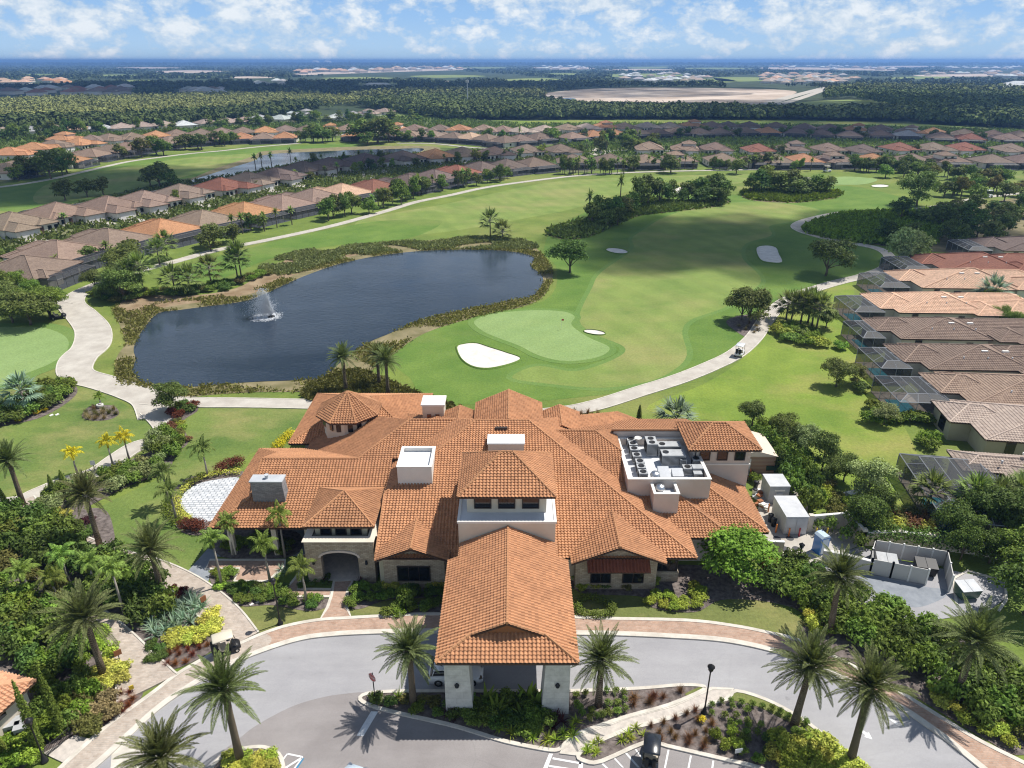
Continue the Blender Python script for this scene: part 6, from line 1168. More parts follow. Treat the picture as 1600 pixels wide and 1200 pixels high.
tiny([(1180, 117), (1260, 115), (1350, 120), (1330, 131), (1200, 132)], 60, 'ppsg', 'tiny pink grey house in subdivision beyond the highway', 'tiny houses beyond the highway', 1.3)
tiny([(0, 126), (60, 124), (115, 127), (110, 133), (0, 134)], 14, 'so', 'tiny orange roofed house far off at left', 'tiny orange houses at left', 1.4)
tiny([(0, 142), (60, 140), (210, 140), (210, 147), (60, 150), (0, 151)], 22, 'rwbd', 'tiny red brown house before the left wood', 'tiny houses before left wood', 1.3)
tiny([(470, 112), (560, 108), (720, 105), (720, 109), (560, 114), (460, 116)], 34, 'wps', 'tiny white building in far bright strip left of centre', 'tiny buildings in the bright strip', 2.2)
tiny([(840, 104), (915, 104), (915, 109), (840, 109)], 12, 'ww', 'tiny white building on the far plain near the centre', 'tiny buildings near the centre', 2.0); tiny([(1205, 103), (1320, 104), (1400, 107), (1395, 111), (1300, 109), (1205, 107)], 24, 'wwp', 'tiny white building on the far right plain', 'tiny buildings on right plain', 2.0)
tiny([(1440, 114), (1560, 112), (1600, 115), (1600, 122), (1450, 119)], 22, 'pwg', 'tiny pale house at the far right', 'tiny houses at far right', 1.4); tiny([(1475, 105), (1600, 105), (1600, 110), (1480, 109)], 14, 'ww', 'tiny white building under the right horizon', 'tiny buildings under right horizon', 2.0)
tiny([(265, 143), (350, 140), (360, 149), (280, 147)], 9, 'wgb', 'tiny white and brown house left of centre wood', 'tiny houses left of centre', 1.3); tiny([(395, 130), (445, 128), (445, 135), (400, 136)], 7, 'wg', 'tiny white house in the shaded wood', 'tiny houses in shaded wood', 1.4)
def longhouse(px, py, w, d, h, lab, rc='w', sc=1):
    p = G(px, py); t = thing('distant_building', lab, 'building', p); MB().box(-w/2, w/2, -d/2, d/2, 0, h).build('wall', MAT['housewall'], t, world=False); m = MB(); f, e = hipfaces(-w/2-.5, w/2+.5, -d/2-.5, d/2+.5, h, .35)
    for q in f: flatface(m, q)
    o = m.build('roof', MAT['tilefar'], t, False, True, False); o.color = (*RC[rc], 1)
longhouse(590, 136, 50, 16, 5, 'long white building in the shaded wood at centre left'); longhouse(462, 144, 26, 16, 5, 'white roofed house at the front of the shaded wood'); longhouse(1578, 141, 60, 30, 6, 'large white building at the far right before the wood'); longhouse(1592, 135, 50, 24, 6, 'large white building at far right, farther of two'); longhouse(318, 144, 22, 14, 6, 'white block house behind the left pale wood')
for px, lab in ((493, 'white domed tank on the left horizon, left of two'), (512, 'white domed tank on the left horizon, right of two')):
    p = G(px, 99.3); MBo = MB().lathe([(70, 0), (70, 22), (62, 34), (45, 44), (22, 49), (2, 50)], n=24).build('storage_tank', MAT['trim'], None, True); MBo.location = p; tag(MBo, lab, 'tank')
def mast(px, pyb, pyt, r, lab, panels=True):
    p = G(px, pyb); h = ZT(pyb, pyt); t = thing('radio_mast', lab, 'mast', p); MB().tube([(0, 0, 0), (0, 0, h)], [r, r*.6], 8).build('pole', MAT['metal'], t, world=False)
    if panels:
        m = MB()
        for i in range(9): q = 2*PI*i/9; m.obox((1.5*math.cos(q), 1.5*math.sin(q), h-3.2), .5, .6, 2.6, q)
        m.build('antenna_array', MAT['metal'], t, world=False); MB().lathe([(1.5, h-2.2), (1.5, h-2.0), (1.3, h-2.0), (1.3, h-2.2)], n=12).build('platform', MAT['metal'], t, world=False)
mast(731, 172, 124, .6, 'tall cell tower with antenna ring above the wood'); mast(425, 97.5, 84, 2.2, 'thin mast on the horizon at left', False); mast(443, 97.5, 90, 2.0, 'shorter pale mast on the horizon beside the domes', False)
# the near houses on the right: long, tiled, with screened pools
def nearhouse(lab, rc, cx, cy, L, Dp, rz, blocks, cage, ze=3.0, wall='housewall', tiles=True, wins=(), pool=False):
    t = thing('house', lab, 'house', (cx, cy, 0), rz, 'tiled houses beside the right lawn'); F, E, w = [], [], MB(); rf = MB(); cp = MB()
    for x0, x1, y0, y1 in blocks:
        f, e = hipfaces(x0-.5, x1+.5, y0-.5, y1+.5, ze, .37, None, .2 if x0 == 0 else None); w.box(x0, x1, y0, y1, 0, ze-.02); E += e
        for q in f: tileface(rf, q, 0, .36, .42, .075, .05, 4) if tiles else flatface(rf, q); skirt(rf, q, .16, 1)
    o = rf.build('roof', [MAT['tile' if tiles else 'tilefar'], MAT['darkwood']], t, False, True, False); o.color = (*RC[rc], 1)
    caps(cp, E, .13); c = link('ridge_cap', cp.mesh('ridge', MAT['tile'], False, True), o, False, tuple(min(1, q*1.25) for q in RC[rc])); w.build('wall', MAT[wall], t, world=False)
    for x, y, a, z, h, fc in wins:
        b = MB(); b.box(x-a/2, x+a/2, y-.05, y+.08, z, z+h) if fc == 'F' else b.box(x-.08, x+.08, y-a/2, y+a/2, z, z+h); b.build('window', MAT['glass'], t, world=False)
    for q in cage:
        s, f = MB(), MB(); screencage(s, f, *q, 2.8, 3.5); l = s.build('patio_cage', MAT['screen'], t, world=False); link('cage_frame', f.mesh('cage_frame', MAT['cageframe']), l); MB().box(q[0], q[1], q[2], q[3], 0, .09).build('patio', MAT['palebrick'], t, world=False)
        if pool or q[0] > -99: MB().box(q[0]+.9, q[0]+.9+(q[1]-q[0])*.42, q[2]+1.8, q[2]+1.8+(q[3]-q[2])*.5, .09, .13).build('swimming_pool', MAT['poolwater'], t, world=False)
    for i in range(2): link('roof_vent', MB().obox((L*.42+i*L*.14, Dp*.36, ze+.37*(Dp*.36+.5)-.1), 1.0, .4, .28).mesh('roof_vent', MAT['trim']), o)
    for i in range(3): link('vent_pipe', MB().lathe([(.1, 0), (.1, .35), (.14, .36), (.12, .42)], (L*.25+i*L*.16, Dp*.2, ze+.37*(Dp*.2+.5)-.1), 8).mesh('vent_pipe', MAT['metal']), o)
    return t
def nh(px, pyf, lab, rc, L, Dp, rz, cagew, **k):
    """px, pyf: left front corner of the front eave (3 m up)"""
    p = G(px, pyf, 3.0); r = math.radians(rz); rr = random.Random(px); u = rr.uniform(.5, .7); bl = [(0, L, 0, Dp), (-2.6, 5, Dp*rr.uniform(.2, .45), Dp*.95), (L*.5, L+5, Dp*.25, Dp*.97), (L*u, L*(u+.22), -rr.uniform(.8, 1.8), Dp*.5)]; yv = bl[3][2]; bl[0] = (0, L*rr.uniform(.62, .85), 0, Dp); bl.append((L*.82, L+6.5, -rr.uniform(.5, 2.2), Dp*.55))
    return nearhouse(lab, rc, p.x+3.2+(3.4 if pyf > 550 else 4.2), p.y+.5, L, Dp, r, k.pop('bl', bl), [(-2.65-cagew, -2.65, .4, Dp*.9)] if cagew else [], wins=[(3, 0, 1.2, .6, 2.0, 'F'), (7.5, 0, 1.6, 1.5, .7, 'F'), (12, 0, 1.2, 1.0, 1.3, 'F'), (L*u+2, yv, 1.3, .8, 1.5, 'F'), (-2.62, Dp*.65, 1.8, .5, 2.0, 'L')], **k)
nh(1527, 392, 'grey brown tiled house at right, farthest of the lawn row', 'd', 26, 13, -4, 6, tiles=False); nh(1432, 424, 'dark red tiled house at right with a dark pool cage', 'r', 26, 14.5, -3, 7, tiles=False); nh(1392, 450, 'salmon tiled house with a dark blue cage at left end', 's', 24, 13, -2, 6.5, tiles=False)
nh(1350, 489, 'bright salmon tiled house with pale cage at left end', 's', 24, 12, -2, 6.0); nh(1347, 530, 'brown tiled house in front of the bright salmon house', 'b', 24, 10.5, -2, 4.0)
nh(1393, 578, 'brown tiled house with a grey pool cage, middle of lawn row', 'b', 24, 10.5, -2, 5.0); nh(1454, 634, 'tan brown tiled house with large cage facing the young tree', 't', 24, 11, -4, 7.5)
nh(1468, 688, 'pale brown tiled house with olive walls at the right edge', 'p', 22, 11, -9, 0, wall='olive_wall')
p = G(1503, 742, 3.0); nearhouse('pale brown tiled house with a big caged swimming pool', 'p', p.x, p.y, 20, 10, math.radians(-9), [(1, 20, 1.5, 5.5), (5.5, 22, -4, 3), (4.5, 20, -9, -3)], [(-5.5, 4.4, -10, 4.6)], wall='olive_wall', pool=True, wins=[(6, -9, 1.4, .8, 1.4, 'F')])
# cottage at the lower left edge
co = thing('cottage', 'orange tiled cottage cut by the lower left edge', 'cottage', G(0, 1120), 0)
q = G(57, 1064, 3.1); dd = G(0, 1116, 3.1)-q; ra = math.atan2(-dd.y, -dd.x)
def tr(pt, r=ra): x, y, z = pt; return (q.x+x*math.cos(r)-y*math.sin(r), q.y+x*math.sin(r)+y*math.cos(r), z)
for rc in ((-12, 0, 0, 8), (-11, -4.5, 5, 11)):
    F, E = hipfaces(*rc, 3.1, .42); roof('roof', co, [[tr(v) for v in f] for f in F], [(tr(a), tr(b)) for a, b in E], (.60, .33, .20), th=.15)
    MB().prism([tr(v)[:2] for v in ((rc[0]+.6, rc[2]+.6, 0), (rc[1]-.6, rc[2]+.6, 0), (rc[1]-.6, rc[3]-.6, 0), (rc[0]+.6, rc[3]-.6, 0))], 0, 3.05).build('wall', MAT['stucco'], co)
for xx in (-3.0, -6.0): c = tr((xx, .57, 0)); MB().obox((c[0], c[1], 2.1), .9, .14, .55, ra).build('window', MAT['glass'], co)
# ------------------------------------------------------------ trees between the houses and on the course
def line_trees(pts, n, hr, rr, tmpl, group, cols, kinds=('fartree',), spread=3, name='tree'):
    if 'garden' in tmpl and name == 'tree': name = 'garden_tree'
    elif 'dark' in tmpl and name == 'tree': name = 'dark_tree'
    w = GP(pts, True, False, 6); L = [0]
    for a, b in zip(w, w[1:]): L.append(L[-1]+math.dist(a, b))
    for i in range(n):
        s = L[-1]*(i+random.uniform(.15, .85))/n; j = max(k for k in range(len(L)) if L[k] <= s) if s > 0 else 0; j = min(j, len(w)-2); t = (s-L[j])/max(1e-6, L[j+1]-L[j])
        p = (w[j][0]+(w[j+1][0]-w[j][0])*t+random.uniform(-spread, spread), w[j][1]+(w[j+1][1]-w[j][1])*t+random.uniform(-spread, spread)); k = random.choice(kinds); h = random.uniform(*hr)
        if any((p[0]-q[0])**2+(p[1]-q[1])**2 < 70 for q in HPOS): continue
        if k == 'farpalm': fartree(p, h, 2.1, tmpl.replace('tree', 'palm'), group.replace('trees', 'palms'), 'palm', k, 'palm_tree', 'palm tree')
        else: fartree(p, h, random.uniform(*rr), tmpl, group, random.choice(cols), k, name)
OK = ['oak', 'dark', 'oak', 'mid']
line_trees([(5, 450), (60, 428), (130, 412), (190, 395), (260, 380)], 11, (4, 6.5), (2, 3.4), 'tree behind the cages of left fairway houses, {o}', 'trees behind the left fairway houses', OK, ('fartree', 'farpalm', 'fartree'))
for x, y, h, r in ((205, 432, 9, 5), (335, 385, 7.5, 4.8), (365, 380, 6, 3), (330, 392, 6, 3.6)): fartree(G(x, y), h, r, 'large oak beside the left cart path, {o}', 'oaks beside left cart path', 'oak', name='oak_tree')
line_trees([(365, 375), (415, 358), (450, 350)], 9, (5, 7), (2, 3), 'tree screening the orange roofed houses, {o}', 'trees screening the orange houses', OK, ('fartree', 'farpalm', 'farpalm'))
line_trees([(500, 348), (540, 335), (580, 330), (630, 315), (660, 300)], 18, (5.5, 9), (2.8, 4.4), 'tree in belt by the curve of the cart path, {o}', 'trees in the belt by the path curve', ['mid', 'oak', 'bright', 'oak'], ('fartree', 'fartree', 'fartree', 'farpalm'))
line_trees([(600, 310), (700, 296), (760, 285), (800, 278)], 16, (5, 8.5), (2.4, 4), 'tree behind dark roofed houses at left centre, {o}', 'trees behind the dark houses', OK, ('fartree', 'fartree', 'farpalm'))
line_trees([(20, 372), (90, 352), (170, 336), (250, 324), (320, 312), (400, 296), (470, 282), (540, 272), (620, 262)], 44, (3.5, 6.5), (1.8, 3.2), 'front garden tree along the left street, {o}', 'garden trees along the left street', ['mid', 'oak', 'bright', 'dark'], ('fartree', 'farpalm', 'fartree'), 5)
line_trees([(640, 258), (720, 252), (780, 250), (850, 244), (900, 240), (950, 238)], 24, (4, 7), (2, 3.6), 'garden tree round the street court, {o}', 'garden trees round the court', ['mid', 'oak', 'lime'], ('fartree', 'farpalm', 'fartree'), 7)
for x, y, h, r in ((102, 313, 8.5, 5), (137, 308, 8, 4.6), (162, 305, 8, 4.4), (250, 293, 11, 7.5), (235, 290, 8, 5), (268, 294, 8, 5)): fartree(G(x, y), h, r, 'tree on lower edge of the left fairway, {o}', 'trees on left fairway edge', 'oak', name='oak_tree')
for x, y, h, r in ((45, 278, 11, 7), (60, 276, 9, 6), (80, 280, 13, 7), (105, 270, 12, 7), (98, 274, 9, 5), (190, 248, 8, 5), (222, 246, 11, 7), (245, 242, 11, 7), (256, 243, 10, 6), (290, 234, 9, 7), (310, 233, 10, 7), (315, 234, 9, 6), (30, 283, 8, 5)): fartree(G(x, y), h, r, 'dark oak along the left fairway path, {o}', 'oaks along left fairway path', random.choice(['dark', 'oak']), name='oak_tree')
line_trees([(330, 228), (420, 222), (480, 222), (540, 218)], 18, (6, 10), (3, 5), 'tree along the top of the left fairway, {o}', 'trees along the fairway top', OK, ('fartree', 'farpalm', 'fartree'), 8)
for x, y, h, r in ((565, 222, 15, 12), (590, 224, 17, 14), (608, 222, 13, 9), (575, 227, 9, 7), (490, 222, 12, 8), (505, 223, 11, 7), (520, 221, 10, 6)): fartree(G(x, y), h, r, 'big tree on the shore of far pond, {o}', 'big trees by the far pond', random.choice(['oak', 'mid']), name='oak_tree')
line_trees([(620, 221), (680, 220), (740, 222), (800, 226)], 22, (6, 10), (3, 5.5), 'tree between far pond and houses, {o}', 'trees beyond the far pond', OK, ('fartree',), 6)
line_trees([(450, 262), (540, 255), (600, 252), (480, 272)], 14, (4, 6.5), (2, 3.5), 'garden tree among dark roofs by the far pond, {o}', 'garden trees by the dark roofs', OK, ('fartree', 'farpalm'), 5)
for x, y in ((425, 263), (410, 265), (455, 257), (400, 267)): fartree(G(x, y), 8, 2.6, 'palm leaning over the far pond, {o}', 'palms over the far pond', 'palm', 'farpalm', 'palm_tree', 'palm tree')
line_trees([(870, 272), (920, 271), (980, 271)], 22, (5.5, 9), (2.2, 3.8), 'tree in the clump at the head of the fairway, {o}', 'trees in the fairway head clump', OK, ('fartree', 'farpalm', 'farpalm'), 4)
for x, y, h, r in ((1048, 270, 8.5, 6), (1150, 272, 7.5, 4.6), (1178, 262, 8, 5), (1200, 262, 8, 5), (990, 266, 8, 5)): fartree(G(x, y), h, r, 'oak behind the far fairway bunkers, {o}', 'oaks behind far bunkers', 'oak', name='oak_tree')
line_trees([(1000, 266), (1080, 265), (1130, 265), (1180, 264), (1260, 266)], 26, (4, 7), (2, 3), 'tree behind cages of the fairway head row, {o}', 'trees behind the fairway head row', OK, ('farpalm', 'fartree', 'farpalm'), 4)
line_trees([(1330, 266), (1380, 268), (1420, 268)], 16, (5.5, 8.5), (3, 4.5), 'dark tree right of the far putting green, {o}', 'dark trees right of far green', ['dark', 'oak'], ('fartree',), 5)
line_trees([(1420, 280), (1480, 278), (1540, 285), (1600, 288)], 24, (5, 8), (3, 4.6), 'tree in the right hand grove, {o}', 'trees in the right grove', ['oak', 'mid', 'olive', 'dark'], ('fartree', 'fartree', 'farpalm'), 9)
line_trees([(1460, 305), (1500, 315), (1540, 298), (1600, 318)], 14, (5, 9), (3, 4.5), 'tree by the far right cart path, {o}', 'trees by the far right path', ['oak', 'mid', 'olive'], ('fartree',), 8)
line_trees([(1420, 345), (1480, 350), (1540, 345), (1600, 340)], 18, (5.5, 8.5), (3.2, 4.8), 'dark tree in the marsh wood at right, {o}', 'dark trees of the marsh wood', ['dark', 'dark', 'oak'], ('fartree',), 9)
line_trees([(1395, 378), (1440, 385), (1500, 378), (1600, 365)], 16, (5, 7.5), (3, 4.5), 'dark tree on the front of the marsh wood, {o}', 'front trees of the marsh wood', ['dark', 'dark', 'oak'], ('fartree',), 6)
for x, y, h, r in ((1405, 408, 9, 4), (1420, 414, 8, 4), (1430, 405, 8, 4), (1412, 418, 6, 3), (1398, 424, 4, 3)): fartree(G(x, y), h, r, 'grey green tree by the path loop, {o}', 'grey green trees by path loop', 'sage', name='tree')
for x, y, h, r in ((925, 352, 9, 4.5), (938, 345, 11, 5.5), (958, 345, 10, 5), (972, 340, 9.5, 5), (985, 335, 10, 5), (1000, 325, 13, 6), (1012, 322, 14, 6.5), (1030, 320, 12, 5.5), (948, 356, 7, 4), (1045, 318, 11, 4), (965, 352, 7, 4)): fartree(G(x, y), h*.85, r*.9, 'tree on left part of the long island bed, {o}', 'trees of the long island bed', random.choice(['dark', 'oak']), name='tree')
for x, y, h, r in ((1075, 316, 9, 5), (1088, 314, 11, 5.5), (1102, 312, 11, 5.5), (1115, 314, 12, 6), (1128, 315, 10, 5), (1066, 318, 7, 4), (1098, 320, 8, 5), (1122, 320, 8, 5)): fartree(G(x, y), h*.85, r*.9, 'dark tree on right part of the long island bed, {o}', 'dark trees of the long island bed', 'dark', name='tree')
fartree(G(920, 350), 11, 2.4, 'cabbage palm at tip of the long island bed, {o}', 'palms of the island bed', 'palm', 'farpalm', 'palm_tree', 'palm tree'); fartree(G(968, 330), 13, 2.4, 'cabbage palm at tip of the long island bed, {o}', 'palms of the island bed', 'palm', 'farpalm', 'palm_tree', 'palm tree')
for x, y, h, r in ((1185, 303, 10, 6), (1198, 300, 11, 6.5), (1212, 303, 9, 5.5), (1230, 302, 10, 6), (1240, 306, 8, 6), (1258, 304, 7, 5), (1272, 302, 8, 4.5), (1290, 304, 8, 5), (1172, 304, 7, 4)): fartree(G(x, y), h, r, 'tree on the round island bed of far fairway, {o}', 'trees of the round island bed', random.choice(['oak', 'dark', 'mid']), name='tree')
line_trees([(0, 212), (120, 208), (260, 202), (400, 196), (520, 190), (640, 188)], 60, (6, 11), (3, 5.5), 'tree in green belt behind left houses, {o}', 'trees of the left green belt', ['mid', 'oak', 'dark'], ('fartree', 'farpine'), 14)
line_trees([(0, 222), (60, 218), (140, 208)], 14, (6, 12), (3, 5.5), 'tree by the orange houses at the left edge, {o}', 'trees by the orange houses', OK, ('fartree',), 8)
line_trees([(820, 222), (900, 222), (960, 222), (1000, 238), (900, 236)], 40, (6, 11), (3, 5.5), 'tree in gardens at right centre, {o}', 'garden trees at right centre', ['mid', 'oak', 'bright', 'dark'], ('fartree', 'farpalm', 'fartree'), 9)
line_trees([(1010, 215), (1100, 213), (1200, 213), (1300, 216), (1400, 218), (1500, 222), (1600, 224)], 70, (5, 8), (2.5, 4.5), 'dark garden tree between the right rows, {o}', 'garden trees between right rows', ['dark', 'oak', 'dark'], ('fartree',), 9)
line_trees([(1030, 240), (1120, 238), (1220, 240), (1320, 242), (1420, 240), (1600, 242)], 34, (4, 6.5), (2, 3.2), 'garden tree on the fairway head street, {o}', 'garden trees of the head street', ['mid', 'oak', 'dark'], ('fartree', 'farpalm'), 8)
line_trees([(60, 228), (160, 220), (260, 212), (360, 208), (460, 205), (560, 203), (680, 205), (780, 208)], 56, (4, 7), (2, 3.6), 'garden tree between the left rows, {o}', 'garden trees between left rows', ['mid', 'oak', 'bright'], ('fartree', 'fartree', 'farpalm'), 8)
for x, y in ((1545, 480), (1572, 492), (1580, 520), (1560, 512)): tree(x, y, 4.6, 2.6, 'garden tree among the right hand houses, {o}', 'garden trees of right houses', 'mid', 'garden_tree')
fanpalm(1545, 478, 458, 'silvery palm between the salmon and red houses', 'silver palms', 2.6, 'silver', 'silver_palm')
# ------------------------------------------------------------ woods that read as one mass
CLEAR = [[(945, 122), (1050, 113), (1115, 120), (1100, 133), (985, 134)], [(1170, 120), (1260, 113), (1355, 119), (1335, 134), (1200, 135)], [(-10, 124), (120, 124), (115, 138), (-10, 138)], [(-10, 140), (215, 139), (215, 152), (-10, 153)], [(455, 115), (560, 107), (725, 104), (725, 112), (560, 118), (460, 120)], [(835, 103), (920, 103), (920, 112), (840, 112)], [(1200, 102), (1400, 104), (1400, 114), (1300, 112), (1200, 110)], [(1430, 113), (1610, 111), (1610, 125), (1440, 123)], [(1470, 104), (1610, 104), (1610, 112), (1475, 112)], [(260, 142), (352, 139), (362, 152), (280, 151)], [(390, 129), (450, 127), (450, 138), (400, 139)],
    [(785, 122), (880, 121), (885, 131), (790, 132)], [(1050, 122), (1150, 121), (1155, 132), (1060, 133)], [(495, 122), (515, 122), (515, 131), (495, 131)], [(145, 125), (262, 123), (265, 131), (180, 132)], [(640, 117), (760, 116), (765, 124), (690, 125)], [(980, 104), (1042, 103), (1042, 109), (985, 110)], [(1385, 119), (1485, 117), (1488, 126), (1395, 127)], [(555, 133), (625, 132), (628, 141), (560, 142)], [(1540, 136), (1610, 130), (1610, 148), (1545, 147)]]
EXTRA = [(300, 112, 70, 2.2), (180, 118, 60, 1.6), (60, 117, 50, 1.5), (390, 121, 40, 1.6), (560, 122, 60, 1.8), (880, 116, 45, 1.6), (1000, 109, 60, 1.4), (1120, 107, 60, 1.3), (1250, 125, 40, 1.5), (1420, 104, 50, 1.2), (760, 106, 50, 1.2), (640, 101, 60, 0.8), (230, 106, 60, 1.1), (1060, 101.5, 70, 0.7), (1530, 101.5, 60, 0.7), (700, 128, 35, 1.6)]
CLEAR += [[(x-w, y), (x, y-d*1.2), (x+w, y), (x, y+d*2.6)] for x, y, w, d in EXTRA]
for i, (x, y, w, d) in enumerate(EXTRA): sheet('far_field' if i % 3 else 'pale_clearing', [(x-w, y), (x, y-d), (x+w, y), (x, y+d)], .08, 'field' if i % 3 else 'site')
def woods(name, poly, n, h, r, col, k=14, rows=None):
    """many rough crowns over an area given in pixels (ground points), one object"""
    pix = np.array(scatter(poly, n, 0, 40)); m = MB()
    if 'middle' in name or 'far' in name:
        for q in CLEAR: pix = pix[~inside_np(pix, q)]
    c = [G(x, y) for x, y in pix]; C = np.array([(p.x, p.y) for p in c]); n = len(C); H = (.5+.8*rng.beta(2, 2.2, n))*h; R = (.5+1.1*rng.beta(1.6, 2.4, n))*r
    for j in range(k):
        u = unit(n); u[:, 2] = np.abs(u[:, 2])*.9+.05; P = np.stack([C[:, 0]+u[:, 0]*R*.8, C[:, 1]+u[:, 1]*R*.8, H*(.42+.52*u[:, 2])], 1); N = u+unit(n)*.5; N /= np.linalg.norm(N, axis=1, keepdims=True)
        t = np.cross(N, unit(n)); t /= np.linalg.norm(t, axis=1, keepdims=True)+1e-9; b = np.cross(N, t); s = (R*rng.uniform(.55, 1.0, n))[:, None]
        m.add(np.stack([P-t*s*.42, P+b*s*.3, P+t*s*.42, P-b*s*.3], 1).reshape(-1, 3), np.arange(4*n).reshape(-1, 4))
    o = m.build(name, MAT['woods']); o.color = (*col, 1); return tag(o, None, None, None, 'stuff')
woods('pale_pine_wood', [(-30, 190), (-30, 165), (60, 160), (200, 156), (330, 152), (480, 152), (560, 158), (640, 168), (640, 178), (560, 166), (480, 166), (380, 178), (250, 188), (100, 196)], 10000, 9, 3.0, (0.228, 0.252, 0.096), 22)
woods('dark_wood_edge', [(-30, 200), (100, 196), (250, 188), (380, 178), (480, 166), (520, 170), (400, 186), (250, 198), (100, 206), (-30, 208)], 1500, 10, 4.5, (.08, .11, .04), 24)
woods('centre_wood', [(560, 168), (640, 158), (760, 154), (840, 163), (905, 174), (1000, 177), (1130, 178), (1190, 180), (1240, 182), (1400, 180), (1420, 190), (1240, 188), (1000, 187), (800, 187), (700, 188), (640, 180)], 8000, 11, 4.0, (0.11, 0.146, 0.054), 26)
woods('right_wood', [(1285, 157), (1300, 149), (1400, 148), (1500, 152), (1900, 168), (1900, 214), (1560, 200), (1450, 194), (1400, 186), (1400, 170), (1330, 155)], 8000, 12, 4.2, (0.11, 0.154, 0.054), 26)
woods('upper_right_wood', [(1285, 151), (1300, 142), (1400, 138), (1500, 142), (1900, 152), (1900, 169), (1500, 153), (1400, 149)], 1600, 13, 6, (0.138, 0.168, 0.066), 22)
woods('upper_centre_wood', [(540, 158), (640, 148), (760, 148), (850, 152), (840, 158), (760, 155), (640, 160)], 1700, 12, 5.5, (0.15, 0.174, 0.072), 22)
woods('middle_distance_woods', [(-40, 150), (-40, 134), (100, 132), (260, 132), (400, 130), (560, 128), (700, 128), (850, 127), (960, 131), (1130, 133), (1130, 137), (1000, 136.5), (900, 139), (840, 148), (700, 147), (560, 150), (400, 150), (200, 149)], 5200, 10, 8, (0.06, 0.086, 0.043), 12)
woods('right_middle_woods', [(1230, 135), (1300, 130), (1440, 122), (1950, 122), (1950, 154), (1560, 146), (1480, 136), (1380, 137), (1290, 140)], 1900, 9, 8, (0.06, 0.086, 0.043), 12)
woods('far_woods', [(-60, 133), (-60, 101), (500, 99), (800, 98), (1200, 100), (1950, 101), (1950, 123), (1440, 121), (1180, 116), (1110, 121), (1040, 114), (950, 117), (960, 130), (850, 121), (700, 110), (560, 116), (460, 122), (260, 124), (120, 124)], 8000, 7, 14, (0.072, 0.102, 0.048), 9)
woods('horizon_woods', [(-80, 101.5), (-80, 96.5), (1950, 96.5), (1950, 102)], 5000, 12, 60, (.040, .056, .032), 7)
stuffveg('garden_shrubbery', [(-60, 450), (-60, 356), (60, 334), (250, 292), (400, 268), (500, 250), (640, 240), (900, 232), (900, 250), (800, 258), (650, 282), (560, 310), (420, 338), (300, 362), (160, 398), (60, 428)], 9000, 1.5, 'oak', 3, houses=True)
stuffveg('garden_shrubbery', [(-60, 275), (-60, 208), (300, 197), (640, 182), (800, 193), (1000, 193), (1300, 197), (1660, 209), (1660, 258), (1320, 256), (1000, 257), (880, 264), (860, 222), (700, 216), (560, 212), (450, 216), (340, 218), (220, 234), (120, 252), (40, 268)], 22000, 2.0, 'oak', 3, houses=True)
# ------------------------------------------------------------ vehicles, lamps, signs, yard furniture, fountain
def wheel(t, x, y, r, w, name='wheel'):
    o = MB().lathe([(r*.55, -w/2), (r*.95, -w/2), (r, -w*.3), (r, w*.3), (r*.95, w/2), (r*.55, w/2)], n=18).build(name, MAT['rubber'], t, True, world=False)
    o.location = (x, y, r); o.rotation_euler = (PI/2, 0, 0); h = MB().lathe([(r*.12, -w*.54), (r*.5, -w*.52), (r*.58, -w*.45), (r*.58, w*.45), (r*.5, w*.52), (r*.12, w*.54)], n=12).mesh('rim', MAT['chrome']); link('rim', h, o); return o
def loft(mb, secs, mi=0):
    """sections along x: (x, half width, z low, z high, tumblehome)"""
    V = []
    for x, w, z0, z1, k in secs: V += [(x, -w, z0), (x, -w, (z0*.45+z1*.55)), (x, -w*k, z1), (x, w*k, z1), (x, w, (z0*.45+z1*.55)), (x, w, z0)]
    n = len(secs); F = [(6*i+j, 6*i+6+j, 6*i+6+(j+1) % 6, 6*i+(j+1) % 6) for i in range(n-1) for j in range(6)]+[tuple(range(6)), tuple(range(6*n-1, 6*n-7, -1))]
    return mb.add(V, F, mi)
def car(label, loc, rz, paint, suv=True):
    t = thing('parked_car', label, 'car', loc, rz); b = MB()
    loft(b, [(-2.28, .78, .42, .80, .95), (-2.2, .88, .28, 1.02, .93), (-1.6, .92, .24, 1.08, .93), (0, .93, .24, 1.06, .93), (.9, .92, .24, 1.02, .92), (1.7, .90, .26, .92, .88), (2.2, .80, .32, .74, .85), (2.32, .68, .42, .62, .9)]); b.build('body', MAT[paint], t, True, world=False)
    g = MB(); loft(g, [(-2.12, .80, 1.0, 1.06, .95), (-1.75, .82, 1.0, 1.52, .84), (-.2, .82, 1.0, 1.62, .82), (.35, .82, 1.0, 1.56, .82), (1.15, .80, .98, 1.03, .9)]); g.build('cabin_glass', MAT['glass'], t, True, world=False)
    r = MB(); loft(r, [(-1.82, .70, 1.50, 1.58, .9), (-1.2, .72, 1.57, 1.655, .88), (-.2, .72, 1.60, 1.68, .88), (.4, .70, 1.55, 1.60, .9)])
    for s in (-1, 1):
        for x0, x1 in ((-1.72, -1.95), (-.75, -.72), (.32, 1.1)): r.tube([(x0, s*.69, 1.56), (x1, s*.83, 1.03)], .045, 5)
    r.build('roof', MAT[paint], t, True, world=False)
    for s in (-1, 1):
        l = MB().obox((2.1, s*.62, .66), .28, .3, .13, -s*.3).build('headlight', MAT['chrome'], t, world=False); MB().obox((-2.2, s*.7, .80), .12, .3, .2).build('tail_light', MAT['red'], t, world=False); MB().obox((.75, s*.98, 1.0), .2, .2, .14).build('mirror', MAT[paint], t, world=False)
        for x in (-1.42, 1.42): wheel(t, x, s*.84, .36, .24)
    MB().box(-2.33, -2.27, -.26, .26, .55, .67).build('number_plate', MAT['trim'], t, world=False); return t
